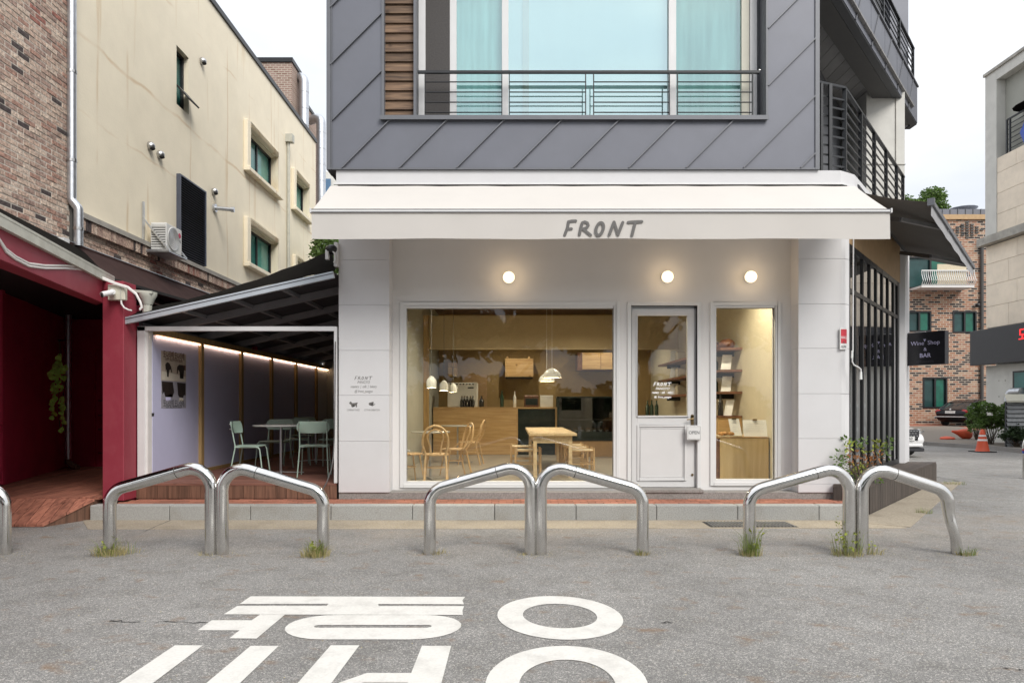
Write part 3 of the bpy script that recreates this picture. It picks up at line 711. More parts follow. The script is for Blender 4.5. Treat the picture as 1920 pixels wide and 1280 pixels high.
def tuft(px, py, label, n1, h1, sp1, n2=0, h2=.1, sp2=.1, name='weed_tuft', lf=0, z=0):
    n1 = int(n1*.42); n2 = int(n2*1.3)
    x, y = GP(px, py, z); t = root(name, label, 'weeds', (x, y, z))
    if n1:
        b = MB(); blades(b, x, y, n1, h1, sp1, wr, z0=z); b.build('green_blades', 'grass_green', t, kind='stuff')
    if n2:
        b = MB(); blades(b, x, y, n2, h2, sp2, wr, .9, z0=z); b.build('dry_blades', 'grass_dry', t, kind='stuff')
    if lf:
        b = MB()
        for k in range(6):
            a_ = wr.uniform(0,6.3); l = wr.uniform(.5,1)*h1*1.1; q = (x+math.cos(a_)*l*.45, y+math.sin(a_)*l*.3, z+l)
            b.tube([(x+math.cos(a_)*.03, y, z), ((x+q[0])/2, (y+q[1])/2, z+l*.6), q], .0014, 4)
            for m_ in range(lf//6):
                f_ = wr.uniform(.3,1); leaves(b, (x+(q[0]-x)*f_, y+(q[1]-y)*f_, z+l*f_), (.02,.02,.02), 1, .04, wr)
        b.build('leafy_stems', 'leaf_yellow', t, kind='stuff')
    return t
tuft(206, 1040, 'wide dry yellowish tuft at the foot of the leftmost complete bollard', 160, .17, .12, 220, .11, .17, lf=24)
tuft(236, 1036, 'thin green weed between dry stalks right of the leftmost complete bollard', 25, .2, .10, 40, .08, .16)
tuft(591, 1043, 'reddish dry tuft around the bollard foot before the terrace deck', 160, .19, .10, 200, .12, .13, lf=18)
tuft(815, 1037, 'flat dry scraps at the left foot of the bollard before the big window', 0, .1, .1, 70, .05, .12)
tuft(1204, 1040, 'small tuft at the right foot of the bollard before the door', 50, .07, .05, 70, .06, .07)
tuft(1407, 1041, 'bright upright grass around the foot of the fifth bollard', 300, .30, .09, 90, .1, .11, lf=30)
tuft(1588, 1041, 'tall leafy weeds left of the two bollard legs that stand together at the right', 130, .32, .13, 90, .1, .14, lf=60)
tuft(1632, 1038, 'low weeds with curved stalks right of the two bollard legs at the right', 30, .16, .1, 50, .1, .12, lf=12)
tuft(1812, 1040, 'green tuft beside the dented bollard leg', 120, .11, .08, 50, .06, .1)
tuft(12, 1034, 'green tuft at the foot of the bollard at the left edge', 90, .09, .05)
tuft(985, 1040, 'tiny dry scraps between the two middle bollard legs', 0, .1, .1, 30, .03, .07)
tuft(1733, 962, 'grass patch in the corner joint of the concrete apron', 130, .1, .12, 30, .06, .12)
tuft(1790, 908, 'grass growing in the crack at the far tip of the concrete apron', 150, .11, .2, 40, .06, .18)
tuft(388, 1041, 'few dry stalks beside the bollard legs before the lavender wall', 0, .1, .1, 24, .04, .08)
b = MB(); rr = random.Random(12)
for _ in range(900):
    px = rr.uniform(190, 1610); x, y = GP(px, 976+rr.uniform(-1,14)); s = rr.uniform(.002, .007)
    a_ = rr.uniform(0, 6.3); dx, dy = math.cos(a_)*s, math.sin(a_)*s
    b.add([(x-dx,y-dy,.0045),(x+dy,y-dx,.0045+s*.4),(x+dx,y+dy,.0048),(x-dy,y+dx,.0045+s*.4)], [(0,1,2,3)])
for q_ in (206,396,417,606,806,995,1014,1205,1405,1592,1616,1795,8):  # extra bits round each bollard foot, standing in for its contact shadow
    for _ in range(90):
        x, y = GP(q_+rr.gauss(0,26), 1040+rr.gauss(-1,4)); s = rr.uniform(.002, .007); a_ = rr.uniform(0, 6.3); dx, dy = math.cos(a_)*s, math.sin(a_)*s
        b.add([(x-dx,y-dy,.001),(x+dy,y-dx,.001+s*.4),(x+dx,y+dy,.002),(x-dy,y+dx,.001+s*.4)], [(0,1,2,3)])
for _ in range(500):
    x = rr.uniform(-5.5, 6.5); y = rr.uniform(3.5, 8.3); s = rr.uniform(.002, .006)
    a_ = rr.uniform(0, 6.3); dx, dy = math.cos(a_)*s, math.sin(a_)*s
    b.add([(x-dx,y-dy,.001),(x+dy,y-dx,.001+s*.4),(x+dx,y+dy,.002),(x-dy,y+dx,.001+s*.4)], [(0,1,2,3)])
b.build('litter_and_contact_shade', 'grass_dry', kind='stuff')
# ------------------------------------------------------------------ the cafe building
YP, YR = 9.0, 9.25              # pillar front, recessed wall front
BLD = root('cafe_building', 'cafe building with white ground floor and dark zinc upper floors', 'building', (0.9, 9.25, 0))
SD = Vector((.623, .782, 0)); SN = Vector((.782, -.623, 0)); S0 = Vector((4.52, 9.15, 0))   # the splayed right side
def sp(t, off=0): v = S0+SD*t+SN*off; return (v.x, v.y)
def r_(px): return XW(px, YR)
def zr(py): return ZW(py, YR)
WIN = (r_(757), r_(1155), zr(907), zr(573)); DOOR = (r_(1183), r_(1307), .30, zr(573)); WN2 = (r_(1338), r_(1457), zr(903), zr(573))
b = MB()
grid_wall(-1.7, 3.9, .27, 4.3, [WIN, (DOOR[0],DOOR[1],.27,DOOR[3]), WN2], lambda a,b_,c,d: b.box(a,b_,YR,YR+.18,c,d))
b.build('front_wall', 'white_wall', BLD)
# plinth
b = MB(); b.box(-2.285, 4.36, 9.015, 9.4, .1, .268); b.box(DOOR[0]-.02, DOOR[1]+.02, 9.0, 9.35, .268, .302); b.build('plinth', 'granite_plinth', BLD)
# pillars: white render panels with fine grooves
def pillar(x0, x1, joints, nm, poly=None):
    c = MB(); c.box(x0+.004, x1-.004, YP+.006, YR+.18, .268, 4.28)
    co = c.build('pillar', 'white_render', BLD)
    zs = [.268]+[ZW(j, YP) for j in joints]+[4.28]
    for i in range(len(zs)-1):
        b = MB()
        if poly: b.prism(poly, zs[i]+.0022, zs[i+1]-.0022)
        else: b.box(x0, x1, YP, YR+.17, zs[i]+.0022, zs[i+1]-.0022)
        b.build('wall_panel', 'white_render', co, bevel=.002)
    return co
PL = pillar(-2.285, XW(730, YP), [827, 741, 657, 572, 487], 'pillar')
cx_, cy_ = sp(0)
b_poly = [(XW(1497, YP), YP), (4.345, YP), (4.40, YP+.012), (4.47, YP+.06), (cx_, cy_), (cx_-.02, cy_+.25), (XW(1497,YP), YR+.17)]
pillar(XW(1497, YP), 4.345, [907, 822, 738, 653, 570, 485], 'pillar', b_poly)
# large window
def window_frame(x0, x1, z0, z1, fr=.035, name='window', y=YR, bottom=.035, molding=.05, glass='glass_shop', mold=True):
    f = MB()
    f.box(x0, x0+fr, y-.01, y+.1, z0, z1); f.box(x1-fr, x1, y-.01, y+.1, z0, z1)
    f.box(x0+fr, x1-fr, y-.01, y+.1, z1-fr, z1); f.box(x0+fr, x1-fr, y-.01, y+.1, z0, z0+bottom)
    if mold:
        m_ = molding
        f.box(x0-m_, x0, y-.018, y+.02, z0-m_, z1+m_); f.box(x1, x1+m_, y-.018, y+.02, z0-m_, z1+m_)
        f.box(x0, x1, y-.018, y+.02, z1, z1+m_); f.box(x0, x1, y-.024, y+.02, z0-m_, z0)
    fo = f.build(name, 'white_paint', BLD, bevel=.003)
    g = MB(); g.box(x0+fr-.004, x1-fr+.004, y+.045, y+.053, z0+bottom-.004, z1-fr+.004); g.build('pane', glass, fo)
    g = MB()
    g.box(x0+fr, x0+fr+.006, y+.035, y+.045, z0+bottom, z1-fr); g.box(x1-fr-.006, x1-fr, y+.035, y+.045, z0+bottom, z1-fr)
    g.box(x0+fr, x1-fr, y+.035, y+.045, z1-fr-.006, z1-fr); g.build('gasket', 'sign_edge', fo)
    return fo
window_frame(*WIN, name='window')
window_frame(WN2[0], WN2[1], WN2[2], WN2[3], name='window', fr=.03)
# door with casing
x0, x1, z0, z1 = DOOR
c = MB(); c.box(x0-.05, x0, YR-.02, YR+.1, z0, z1+.05); c.box(x1, x1+.05, YR-.02, YR+.1, z0, z1+.05); c.box(x0, x1, YR-.02, YR+.1, z1, z1+.05)
c.build('door_casing', 'white_paint', BLD, bevel=.003)
DR = MB(); yd = YR+.03
lx0, lx1, lz0, lz1 = x0+.012, x1-.03, z0+.008, z1-.035
gx0, gx1, gz0, gz1 = r_(1196), r_(1290), zr(779), zr(591)
DR.box(lx0, gx0, yd, yd+.05, lz0, lz1); DR.box(gx1, lx1, yd, yd+.05, lz0, lz1); DR.box(gx0, gx1, yd, yd+.05, gz1, lz1); DR.box(gx0, gx1, yd, yd+.05, lz0, gz0)
DR.box(lx1, x1, yd+.03, yd+.08, lz0, z1); DR.box(x0, x1, yd+.03, yd+.08, lz1, z1)
D = DR.build('entrance_door', 'door_paint', BLD, bevel=.002)
g = MB(); g.box(gx0-.003, gx1+.003, yd+.022, yd+.03, gz0-.003, gz1+.003); g.build('pane', 'glass_shop', D)
g = MB(); m_ = .018
for (a0,a1,c0,c1) in ((gx0-m_,gx0,gz0-m_,gz1+m_),(gx1,gx1+m_,gz0-m_,gz1+m_),(gx0,gx1,gz1,gz1+m_),(gx0,gx1,gz0-m_,gz0)): g.box(a0,a1,yd-.012,yd-.0005,c0,c1)
g.build('glazing_bead', 'door_paint', D, bevel=.003)
g = MB(); px0, px1, pz0, pz1 = r_(1195), r_(1288), zr(901), zr(796)
for (a0,a1,c0,c1) in ((px0,px0+.03,pz0,pz1),(px1-.03,px1,pz0,pz1),(px0+.03,px1-.03,pz1-.03,pz1),(px0+.03,px1-.03,pz0,pz0+.03)): g.box(a0,a1,yd-.012,yd-.0005,c0,c1)
for (a0,a1,c0,c1) in ((px0+.045,px0+.053,pz0+.045,pz1-.045),(px1-.053,px1-.045,pz0+.045,pz1-.045),(px0+.053,px1-.053,pz1-.053,pz1-.045),(px0+.053,px1-.053,pz0+.045,pz0+.053)): g.box(a0,a1,yd-.006,yd-.0005,c0,c1)
g.build('door_panel', 'door_paint', D, bevel=.003)
g = MB(); hx, hz = r_(1299), zr(787); g.prism([(0,0),(.001,0),(0,.001)],0,.0001)
g = MB(); g.box(hx-.021, hx+.021, yd-.008, yd-.0005, hz-.07, hz+.055); g.cyl((hx,yd-.008,hz+.055),(hx,yd-.0005,hz+.055),.021,16)
g.cyl((hx,yd-.045,hz+.01),(hx,yd-.008,hz+.01),.012,12); g.tube([(hx,yd-.05,hz+.018),(hx-.03,yd-.052,hz+.012),(hx-.085,yd-.05,hz+.004)],[.011,.010,.008],10)
g.build('handle', 'brass', D, smooth=True)
g = MB(); g.cyl((r_(1299),yd-.01,zr(890)),(r_(1299),yd-.0005,zr(890)),.016,14); g.build('lock', 'brass', D, smooth=True)
# door lettering, on the glass
yg = yd+.020
front_letters(D, 'lettering_white', 1242, 720, 1/38.5, yg, half=30)
text('PANGYO', .046, 'lettering_white', D, (XW(1242,yg), yg, ZW(728.5,yg)), shear=.3, bold=.001, extrude=.0006)
text('roastery  :  café  :  bakery', .045, 'lettering_white', D, (XW(1242,yg), yg, ZW(735.5,yg)), shear=.3, bold=.0016, extrude=.0006, sx=.62)
text('front_pangyo', .042, 'lettering_white', D, (XW(1246,yg), yg, ZW(744,yg)), shear=.3, bold=.0012, extrude=.0006, sx=.8)
g = MB(); ix, iz, iw = XW(1229,yg), ZW(744,yg), .015
for a0,a1,c0,c1 in ((-1,-.7,-1,1),(.7,1,-1,1),(-.7,.7,.7,1),(-.7,.7,-1,-.7)): g.box(ix+a0*iw, ix+a1*iw, yg-.001, yg, iz+c0*iw, iz+c1*iw)
g.lathe([(.4*iw,0),(.6*iw,0),(.6*iw,.001)], (ix,yg-.002,iz), 12, 'Y'); g.build('camera_icon', 'lettering_white', D)
# OPEN sign
s = root('open_sign', 'small white OPEN sign hanging from the door handle', 'sign', (r_(1299.5), yd-.03, zr(824)))
g = MB(); sx0, sx1, sz0, sz1 = r_(1286), r_(1313), zr(824), zr(797)
g.box(sx0, sx1, yd-.085, yd-.07, sz0, sz1); g.build('board', 'white_paint', s, bevel=.004)
g = MB(); k = .013; t_ = .0022
for a0,a1,c0,c1 in ((sx0+k,sx0+k+t_,sz0+k,sz1-k),(sx1-k-t_,sx1-k,sz0+k,sz1-k),(sx0+k,sx1-k,sz1-k-t_,sz1-k),(sx0+k,sx1-k,sz0+k,sz0+k+t_)): g.box(a0,a1,yd-.0865,yd-.0845,c0,c1)
g.build('border_line', 'lettering_grey', s)
text('OPEN', .062, 'lettering_dark', s, ((sx0+sx1)/2, yd-.0865, (sz0+sz1)/2), extrude=.0008, sx=.92)
g = MB(); g.tube([(sx0+.06,yd-.078,sz1),(hx-.02,yd-.055,hz+.02),(sx1-.06,yd-.078,sz1)], .0015, 5); g.build('string', 'sign_edge', s)
# pillar lettering
yl = YP-.0006
def pp(px): return XW(px, yl)
def pz(py): return ZW(py, yl)
front_letters(PL, 'lettering_grey', 681.5, 708.5, 1/38.5, yl, half=19)
text('PANGYO', .05, 'lettering_grey', PL, (pp(681.5), yl, pz(716.5)), shear=.3, extrude=.0005, sx=.8)
text('roastery  |  café  |  bakery', .05, 'lettering_grey', PL, (pp(681.5), yl, pz(724.5)), shear=.3, extrude=.0005, sx=.66)
text('@ front_pangyo', .048, 'lettering_grey', PL, (pp(681.5), yl, pz(733.3)), shear=.3, extrude=.0005, sx=.75)
text('COMPANY DOGS', .034, 'lettering_grey', PL, (pp(662), yl, pz(768.5)), shear=.3, extrude=.0005, sx=.62)
text('CCTV IN OPERATION', .034, 'lettering_grey', PL, (pp(697), yl, pz(768.5)), shear=.3, extrude=.0005, sx=.62)
def flat_poly(pts, m, nm, parent, y, k=.0008):
    P = [(XW(px,y), ZW(py,y)) for px, py in pts]
    a_ = sum(P[i][0]*P[(i+1)%len(P)][1]-P[(i+1)%len(P)][0]*P[i][1] for i in range(len(P)))
    if a_ < 0: P = P[::-1]
    bm = bmesh.new(); f = bm.faces.new([bm.verts.new((x, y-k, z)) for x, z in P]); bmesh.ops.triangulate(bm, faces=[f]); bm.verts.index_update()
    q = MB(); q.add([v.co[:] for v in bm.verts], [tuple(v.index for v in f.verts) for f in bm.faces]); bm.free(); return q.build(nm, m, parent)
dog = [(654.5,755.5),(657,752.3),(659.3,753.5),(660,755.3),(666,755),(671,754),(669.5,757.5),(669.3,763),(667.3,763),(667,759.5),(665,761.8),(663.5,761.5),(664.5,759),(661.5,759),(661.3,763),(659.3,763),(658,758),(656,757.3)]
flat_poly(dog, 'lettering_grey', 'dog_icon', PL, YP)
cm_ = [(691,756),(692,754.8),(700,752.8),(701,755.2),(698,756.6),(700.4,757.4),(703,756.8),(703.8,757.6),(698,761.2),(696.5,760),(697.5,757.6),(692.5,759.2)]
flat_poly(cm_, 'lettering_grey', 'camera_icon', PL, YP)
# band above the ground floor (edge of the second floor slab), following the splay
z0, z1 = 4.315, 4.485
b = MB(); b.prism([(-2.3,8.93),(4.30,8.93),(4.56,9.09),sp(4.75,.05),(7.1,13.4),(-2.3,13.4)], z0, z1); b.build('floor_band', 'white_render', BLD)
b = MB(); b.prism([(-2.33,8.90),(4.31,8.90),(4.60,9.08),(4.58,9.11),(4.3,8.93),(-2.33,8.93)], 4.295, 4.315); b.build('drip_edge', 'white_metal', BLD)
# upper zinc volume
ZF = 8.9; zx0, zx1, zz0, zz1 = -2.42, 4.01, 4.49, 10.0
hx0, hx1, hz0, hz1 = XW(718,ZF), XW(1437,ZF), ZW(219,ZF), 7.35
b = MB(); grid_wall(zx0, zx1, zz0, zz1, [(hx0,hx1,hz0,hz1)], lambda a,b_,c,d: b.box(a,b_,ZF+.03,ZF+.26,c,d))
UW = b.build('upper_wall', 'zinc_dark', BLD)
def clip(poly, a, b_, c):
    outp = []
    for i in range(len(poly)):
        p, q = poly[i], poly[(i+1) % len(poly)]; dp = a*p[0]+b_*p[1]-c; dq = a*q[0]+b_*q[1]-c
        if dp >= 0: outp.append(p)
        if dp*dq < 0: t = dp/(dp-dq); outp.append((p[0]+(q[0]-p[0])*t, p[1]+(q[1]-p[1])*t))
    return outp
e = .055
rects = [(zx0+e,hx0-.02,zz0+.02,hz0),(zx0+e,zx1-e,zz0+.02,hz0),(hx1+.02,zx1-e,zz0+.02,hz0),(zx0+e,hx0-.02,hz0,zz1),(hx1+.02,zx1-e,hz0,zz1),(hx0-.02,hx1+.02,hz1+.05,zz1)]
rects = [(zx0+e,zx1-e,zz0+.02,hz0-.035),(zx0+e,hx0-.02,hz0-.035,zz1),(hx1+.02,zx1-e,hz0-.035,zz1),(hx0-.02,hx1+.02,hz1+.05,zz1)]
c0, dc = -6.727, .7476
for k in range(-8, 9):
    a0, a1 = c0+k*dc, c0+(k+1)*dc; P = MB(); S = MB(); rp = random.Random(k)
    for (X0,X1,Z0,Z1) in rects:
        pol = [(X0,Z0),(X1,Z0),(X1,Z1),(X0,Z1)]
        pol = clip(pol, 1, -1, a0+.006); pol = clip(pol, -1, 1, -(a1-.006)) if pol else pol
        if len(pol) > 2:
            n = len(pol); y0 = ZF+.012; P = MB()
            P.add([(x,y0,z) for x,z in pol]+[(x,ZF+.03,z) for x,z in pol], [tuple(range(n))]+[(i,n+i,n+(i+1)%n,(i+1)%n) for i in range(n)]); P.build('zinc_panel', 'zinc', UW)
        pts = []
        for u, v in (((X0,X0-a0)),((X1,X1-a0)),((Z0+a0,Z0)),((Z1+a0,Z1))):
            if X0-1e-6 <= u <= X1+1e-6 and Z0-1e-6 <= v <= Z1+1e-6: pts.append((u,v))
        if len(pts) >= 2:
            pts.sort(); p, q = pts[0], pts[-1]
            if math.dist(p, q) > .05: S = MB(); S.beam((p[0],ZF,p[1]), (q[0],ZF,q[1]), .014, .034, up=(0,1,0)); S.build('seam', 'zinc_trim', UW)
b = MB(); b.box(zx0,zx0+e,ZF,ZF+.03,zz0,zz1); b.box(zx1-e,zx1+.0,ZF-.004,ZF+.03,zz0,zz1); b.box(zx0+e,zx1-e,ZF-.002,ZF+.03,zz0,zz0+.02)
b.box(zx0+e+.01,zx0+e+.018,ZF-.008,ZF+.0,zz0,zz1); b.build('edge_trim', 'zinc_trim', BLD)
b = MB(); b.box(hx0-.035,hx1+.02,ZF-.035,ZF+.26,hz0-.03,hz0-.001); b.box(hx0-.035,hx1+.02,ZF-.04,ZF-.03,hz0-.05,hz0+.005); b.build('sill', 'zinc_trim', BLD)
b = MB(); b.box(hx0-.02,hx0+.015,ZF-.005,ZF+.265,hz0,hz1-.006); b.box(hx1-.006,hx1+.02,ZF-.008,ZF+.265,hz0,hz1-.006); b.box(hx0-.02,hx1+.02,ZF-.005,ZF+.265,hz1-.005,hz1+.05); b.build('opening_trim', 'zinc_trim', BLD)
b = MB(); b.box(hx1-.12,hx1-.001,ZF+.262,ZF+.3,hz0,hz1); b.build('opening_trim', 'zinc_trim', BLD)
# wooden siding boards left of the upper window
wx0, wx1 = XW(720,9.0), XW(777,9.0); zz = hz0+.002
SI = MB(); SI.box(wx0-.02,wx1+.02,9.02,9.16,hz0,hz1); SI = SI.build('siding_backing', 'void_dark', BLD)
while zz < hz1:
    b = MB(); h_ = min(.124, hz1-zz)
    b.add([(wx0,8.975,zz),(wx1,8.975,zz),(wx1,9.015,zz),(wx0,9.015,zz),(wx0,9.0,zz+h_),(wx1,9.0,zz+h_),(wx1,9.015,zz+h_),(wx0,9.015,zz+h_)],[(0,3,2,1),(4,5,6,7),(0,1,5,4),(1,2,6,5),(2,3,7,6),(3,0,4,7)])
    b.build('board', 'siding_wood', SI); zz += .1265
b = MB(); b.box(wx1,wx1+.03,ZF+.02,ZF+.28,hz0,hz1); b.build('opening_trim', 'zinc_trim', BLD)
# upper window
YU = 9.15
def u_(px): return XW(px, YU)
f = MB()
def vbar(p0, p1, y0=YU, y1=YU+.06): f.box(u_(p0), u_(p1), y0, y1, hz0, hz1)
vbar(785,798,YU-.03); vbar(941,953.5,YU-.03); vbar(1253,1267,YU-.03); vbar(1405,1418,YU-.03); vbar(843,856,YU+.01,YU+.05)
f.box(u_(785),u_(1418),YU-.02,YU+.08,hz0,hz0+.02); f.box(u_(785),u_(1418),YU-.02,YU+.08,hz1-.06,hz1)
FW = f.build('window', 'white_metal', BLD, bevel=.003)
def pane(p0, p1, m='glass_upper', y=YU+.02):
    g = MB(); g.box(u_(p0), u_(p1), y, y+.006, hz0+.02, hz1-.06); g.build('pane', m, FW)
pane(856, 941, 'glass_side'); pane(953.5, 1253); pane(1267, 1405, 'glass_side')
g = MB(); g.box(u_(798),u_(843),YU+.0,YU+.005,hz0+.02,hz1-.06); g.build('insect_screen', 'insect_screen', FW)
g = MB(); g.box(u_(980),u_(992),YU+.05,YU+.07,hz0+.02,hz1-.06); g.build('stile', 'cream_plastic', FW); g = MB(); g.box(u_(1390),u_(1404),YU-.012,YU+.05,hz0+.02,hz1-.06); g.build('stile', 'cream_plastic', FW)
def curtain(p0, p1, m, y=YU+.075, amp=.004, wl=.14):
    g = MB(); n = int((u_(p1)-u_(p0))/wl*6)+2; P = [(u_(p0)+(u_(p1)-u_(p0))*i/n, y+amp*math.sin(2*math.pi*i/6)+amp*.6*math.sin(i*1.7)) for i in range(n+1)]
    g.add([(x,yy,hz0+.02) for x,yy in P]+[(x,yy,hz1-.06) for x,yy in P], [(i,i+1,n+2+i,n+1+i) for i in range(n)])
    return g.build('curtain', m, BLD, smooth=True)
curtain(856, 941, 'curtain_cyan'); curtain(953, 1254, 'curtain_pale', amp=.002, wl=.4); curtain(1267, 1393, 'curtain_teal')
b = MB(); b.box(zx0,3.4,9.5,9.6,4.49,10); b.build('room_back', 'interior_dark', BLD)
# railing before the upper window
RL = MB(); yrl = 8.96
def q_(px): return XW(px, yrl)
def qz(py): return ZW(py, yrl)
RL.box(q_(783), q_(1424), yrl-.02, yrl+.02, qz(138), qz(133.5))
RLo = RL.build('window_railing', 'rail_black', BLD)
for (a_, c_) in ((797,941),(955,1098),(1113,1255),(1270,1411)):
    for p in (a_, c_):
        b = MB(); b.box(q_(p)-.006, q_(p)+.006, yrl-.015, yrl+.015, hz0+.005, qz(138)); b.build('post', 'rail_black', RLo)
    for yy in (154,173,192,211):
        b = MB(); b.cyl((q_(a_)+.006,yrl,qz(yy)),(q_(c_)-.006,yrl,qz(yy)),.0085,8); b.build('bar', 'rail_black', RLo, smooth=True)
b = MB(); b.cyl((q_(1424)-.01,yrl,qz(133)),(q_(1424)+.005,yrl,qz(133)),.02,10); b.build('bracket', 'steel_brushed', BLD)
# body of floors 2 and 3
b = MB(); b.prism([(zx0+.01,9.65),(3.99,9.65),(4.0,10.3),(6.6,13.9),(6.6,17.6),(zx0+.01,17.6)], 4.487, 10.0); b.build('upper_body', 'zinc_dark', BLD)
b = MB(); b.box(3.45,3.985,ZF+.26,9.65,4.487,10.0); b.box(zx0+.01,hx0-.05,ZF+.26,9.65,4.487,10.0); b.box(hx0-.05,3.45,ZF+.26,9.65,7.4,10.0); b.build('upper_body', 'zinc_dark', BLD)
b = MB(); b.prism([(6.75,13.0),(7.48,13.0),(7.48,14.9),(6.75,14.9)], 4.486, 7.39); b.build('balcony_end_wall', 'concrete_wall', BLD)
b = MB(); b.box(6.74,7.49,12.985,13.0,6.0,6.012); b.box(7.3,7.31,12.985,13.0,4.49,7.39); b.build('wall_joint', 'coping_stone', BLD)
# brick balcony back wall
b = MB(); b.slab([(4.05,10.15,4.486),(6.62,13.75,4.486),(6.62,13.75,7.4),(4.05,10.15,7.4)], .1); b.build('balcony_back_wall', 'zinc_trim', BLD)
b = MB(); b.beam((4.5,10.72,6.1),(5.35,11.9,6.1),.12,1.5); b.build('balcony_window', 'glass_dark', BLD)
# splayed balcony railing
RB = MB(); rt0, rt1 = -.05, 4.5
A = Vector((*sp(rt0,-.05),0)); B_ = Vector((*sp(rt1,-.05),0))
RB.beam(A+Vector((0,0,5.66)), B_+Vector((0,0,5.66)), .05, .03); RB.beam(A+Vector((0,0,5.66)), Vector((4.03,8.98,5.66)), .05, .03)
RB = RB.build('balcony_railing', 'rail_black', BLD)
for t in (0, .95, 1.9, 2.85, 3.8, 4.45):
    p = Vector((*sp(t+rt0+.02,-.05),0)); b = MB(); b.beam(p+Vector((0,0,4.487)), p+Vector((0,0,5.65)), .05, .05, up=SD); b.build('post', 'rail_black', RB)
for i in range(8):
    z = 4.6+i*.128; b = MB(); b.beam(A+Vector((0,0,z)), B_+Vector((0,0,z)), .016, .022); b.build('bar', 'rail_black', RB)
    b = MB(); b.beam(A+Vector((0,0,z)), Vector((4.03,8.98,z)), .016, .022); b.build('bar', 'rail_black', RB)
b = MB(); b.box(4.06,4.09,8.97,9.0,4.487,5.65); b.box(4.18,4.22,8.99,9.03,4.487,5.65); b.build('post', 'rail_black', RB)
# third floor overhang: soffit planks, edge beam, zinc parapet, railing
zs = 7.4; T0 = Vector((3.93,8.87,0)); T1 = Vector((8.42,14.2,0)); TD = (T1-T0).normalized(); TN = Vector((TD.y,-TD.x,0))
SF = MB(); SF.prism([(4.02,8.98),(8.2,13.95),(8.2,14.2),(4.02,14.2)], zs+.03, zs+.3); SF = SF.build('soffit', 'void_dark', BLD)
x = 4.015; ddx = .22
while x < 8.0:
    xa, xb = x+.004, min(x+ddx-.004, 8.05)
    ya = T0.y+(xa-T0.x)*TD.y/TD.x-.1; yb = T0.y+(xb-T0.x)*TD.y/TD.x-.1
    ya = max(ya, 8.95); yb = max(yb, 8.95)
    b = MB(); b.prism([(xa,ya),(xb,yb),(xb,14.2),(xa,14.2)], zs, zs+.028); b.build('soffit_panel', 'soffit_panel', SF); x += ddx
PB = MB(); a_ = T0-TN*.42; c_ = T1-TN*.42; T0s, T1s = T0, T1; T0, T1 = T0-TN*.125, T1-TN*.125-TD*.1
PB.prism([(T0.x,T0.y),(T1.x,T1.y),(T1.x,T1.y+.05),(c_.x,T1.y+.05),(c_.x,c_.y),(a_.x+.45,a_.y+.45*TD.y/TD.x)], zs-.137, zs-.001); PB.build('edge_beam', 'beam_dark', BLD)
T0, T1 = T0s, T1s
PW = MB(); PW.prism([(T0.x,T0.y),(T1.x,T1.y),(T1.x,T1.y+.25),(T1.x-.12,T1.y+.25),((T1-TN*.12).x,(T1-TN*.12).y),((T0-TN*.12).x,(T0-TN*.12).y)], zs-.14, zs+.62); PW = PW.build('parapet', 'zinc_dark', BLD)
Ln = (T1-T0).length; n = 7
for i in range(n):
    t0_, t1_ = Ln*i/n+.01, Ln*(i+1)/n-.01; sh = .38
    P0 = T0+TD*t0_+TN*.012; P1 = T0+TD*t1_+TN*.012
    b = MB(); z0_, z1_ = zs-.12, zs+.6
    b.slab([(P0.x-TD.x*sh*0,P0.y,z0_),(P1.x,P1.y,z0_),(P1.x,P1.y,z1_),(P0.x,P0.y,z1_)], .011); b.build('zinc_panel', 'zinc', PW)
    q0 = T0+TD*(Ln*i/n-.0)+TN*.02; q1 = T0+TD*(Ln*i/n+.5)+TN*.02
    b = MB(); b.beam((q0.x,q0.y,z0_), (q1.x,q1.y,z1_), .03, .014, up=TN); b.build('seam', 'zinc_trim', PW)
b = MB(); p = T0-TN*.06; q = T1-TN*.06; b.beam((p.x,p.y,zs+.635),(q.x,q.y,zs+.635),.2,.03); b.build('coping', 'zinc_trim', PW)
RC = MB(); RC.beam((p.x,p.y,zs+1.45),(q.x,q.y,zs+1.45),.05,.03); RC = RC.build('balcony_railing', 'rail_black', BLD)
for i in range(6):
    z = zs+.75+i*.115; b = MB(); b.beam((p.x,p.y,z),(q.x,q.y,z),.016,.02); b.build('bar', 'rail_black', RC)
for i in range(6):
    v = p.lerp(q, i/5*.98+.01); b = MB(); b.beam((v.x,v.y,zs+.65),(v.x,v.y,zs+1.45),.05,.05,up=TD); b.build('post', 'rail_black', RC)
b = MB(); b.box(7.9,8.28,14.26,14.6,zs-.14,10.6); b.build('corner_wall', 'zinc', BLD)
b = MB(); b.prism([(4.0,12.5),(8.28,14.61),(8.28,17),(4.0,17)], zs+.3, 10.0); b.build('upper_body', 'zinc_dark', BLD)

# glazed splay wall (wine bar side)
b = MB(); b.prism([(6.88,12.3),(7.08,12.3),(7.42,12.75),(7.42,13.2),(6.88,13.2)], .38, 4.3); b.build('pillar', 'white_render', BLD)
b = MB(); p0 = sp(.03,-.03); p1 = sp(4.1,-.03); p2 = sp(4.1,-.3); p3 = sp(.03,-.3); b.prism([p0,p1,p2,p3], 3.62, 4.299); b.build('lintel', 'case_wood', BLD)
GW = MB(); 
def sbar(t0_, t1_, z0_, z1_, off=-.03, dp=.06): GW.prism([sp(t0_,off),sp(t1_,off),sp(t1_,off-dp),sp(t0_,off-dp)], z0_, z1_)
ts = [.04,.5,.98,1.46,1.94,2.42,2.9,3.4,3.78]
for i, t in enumerate(ts): sbar(t, t+(.07 if i not in (0,8) else .16), .38, 3.62)
sbar(.2,3.78,3.54,3.62,off=-.032,dp=.05); sbar(.2,3.78,2.96,3.02,off=-.032,dp=.05); sbar(.2,3.78,.38,.47,off=-.032,dp=.05)
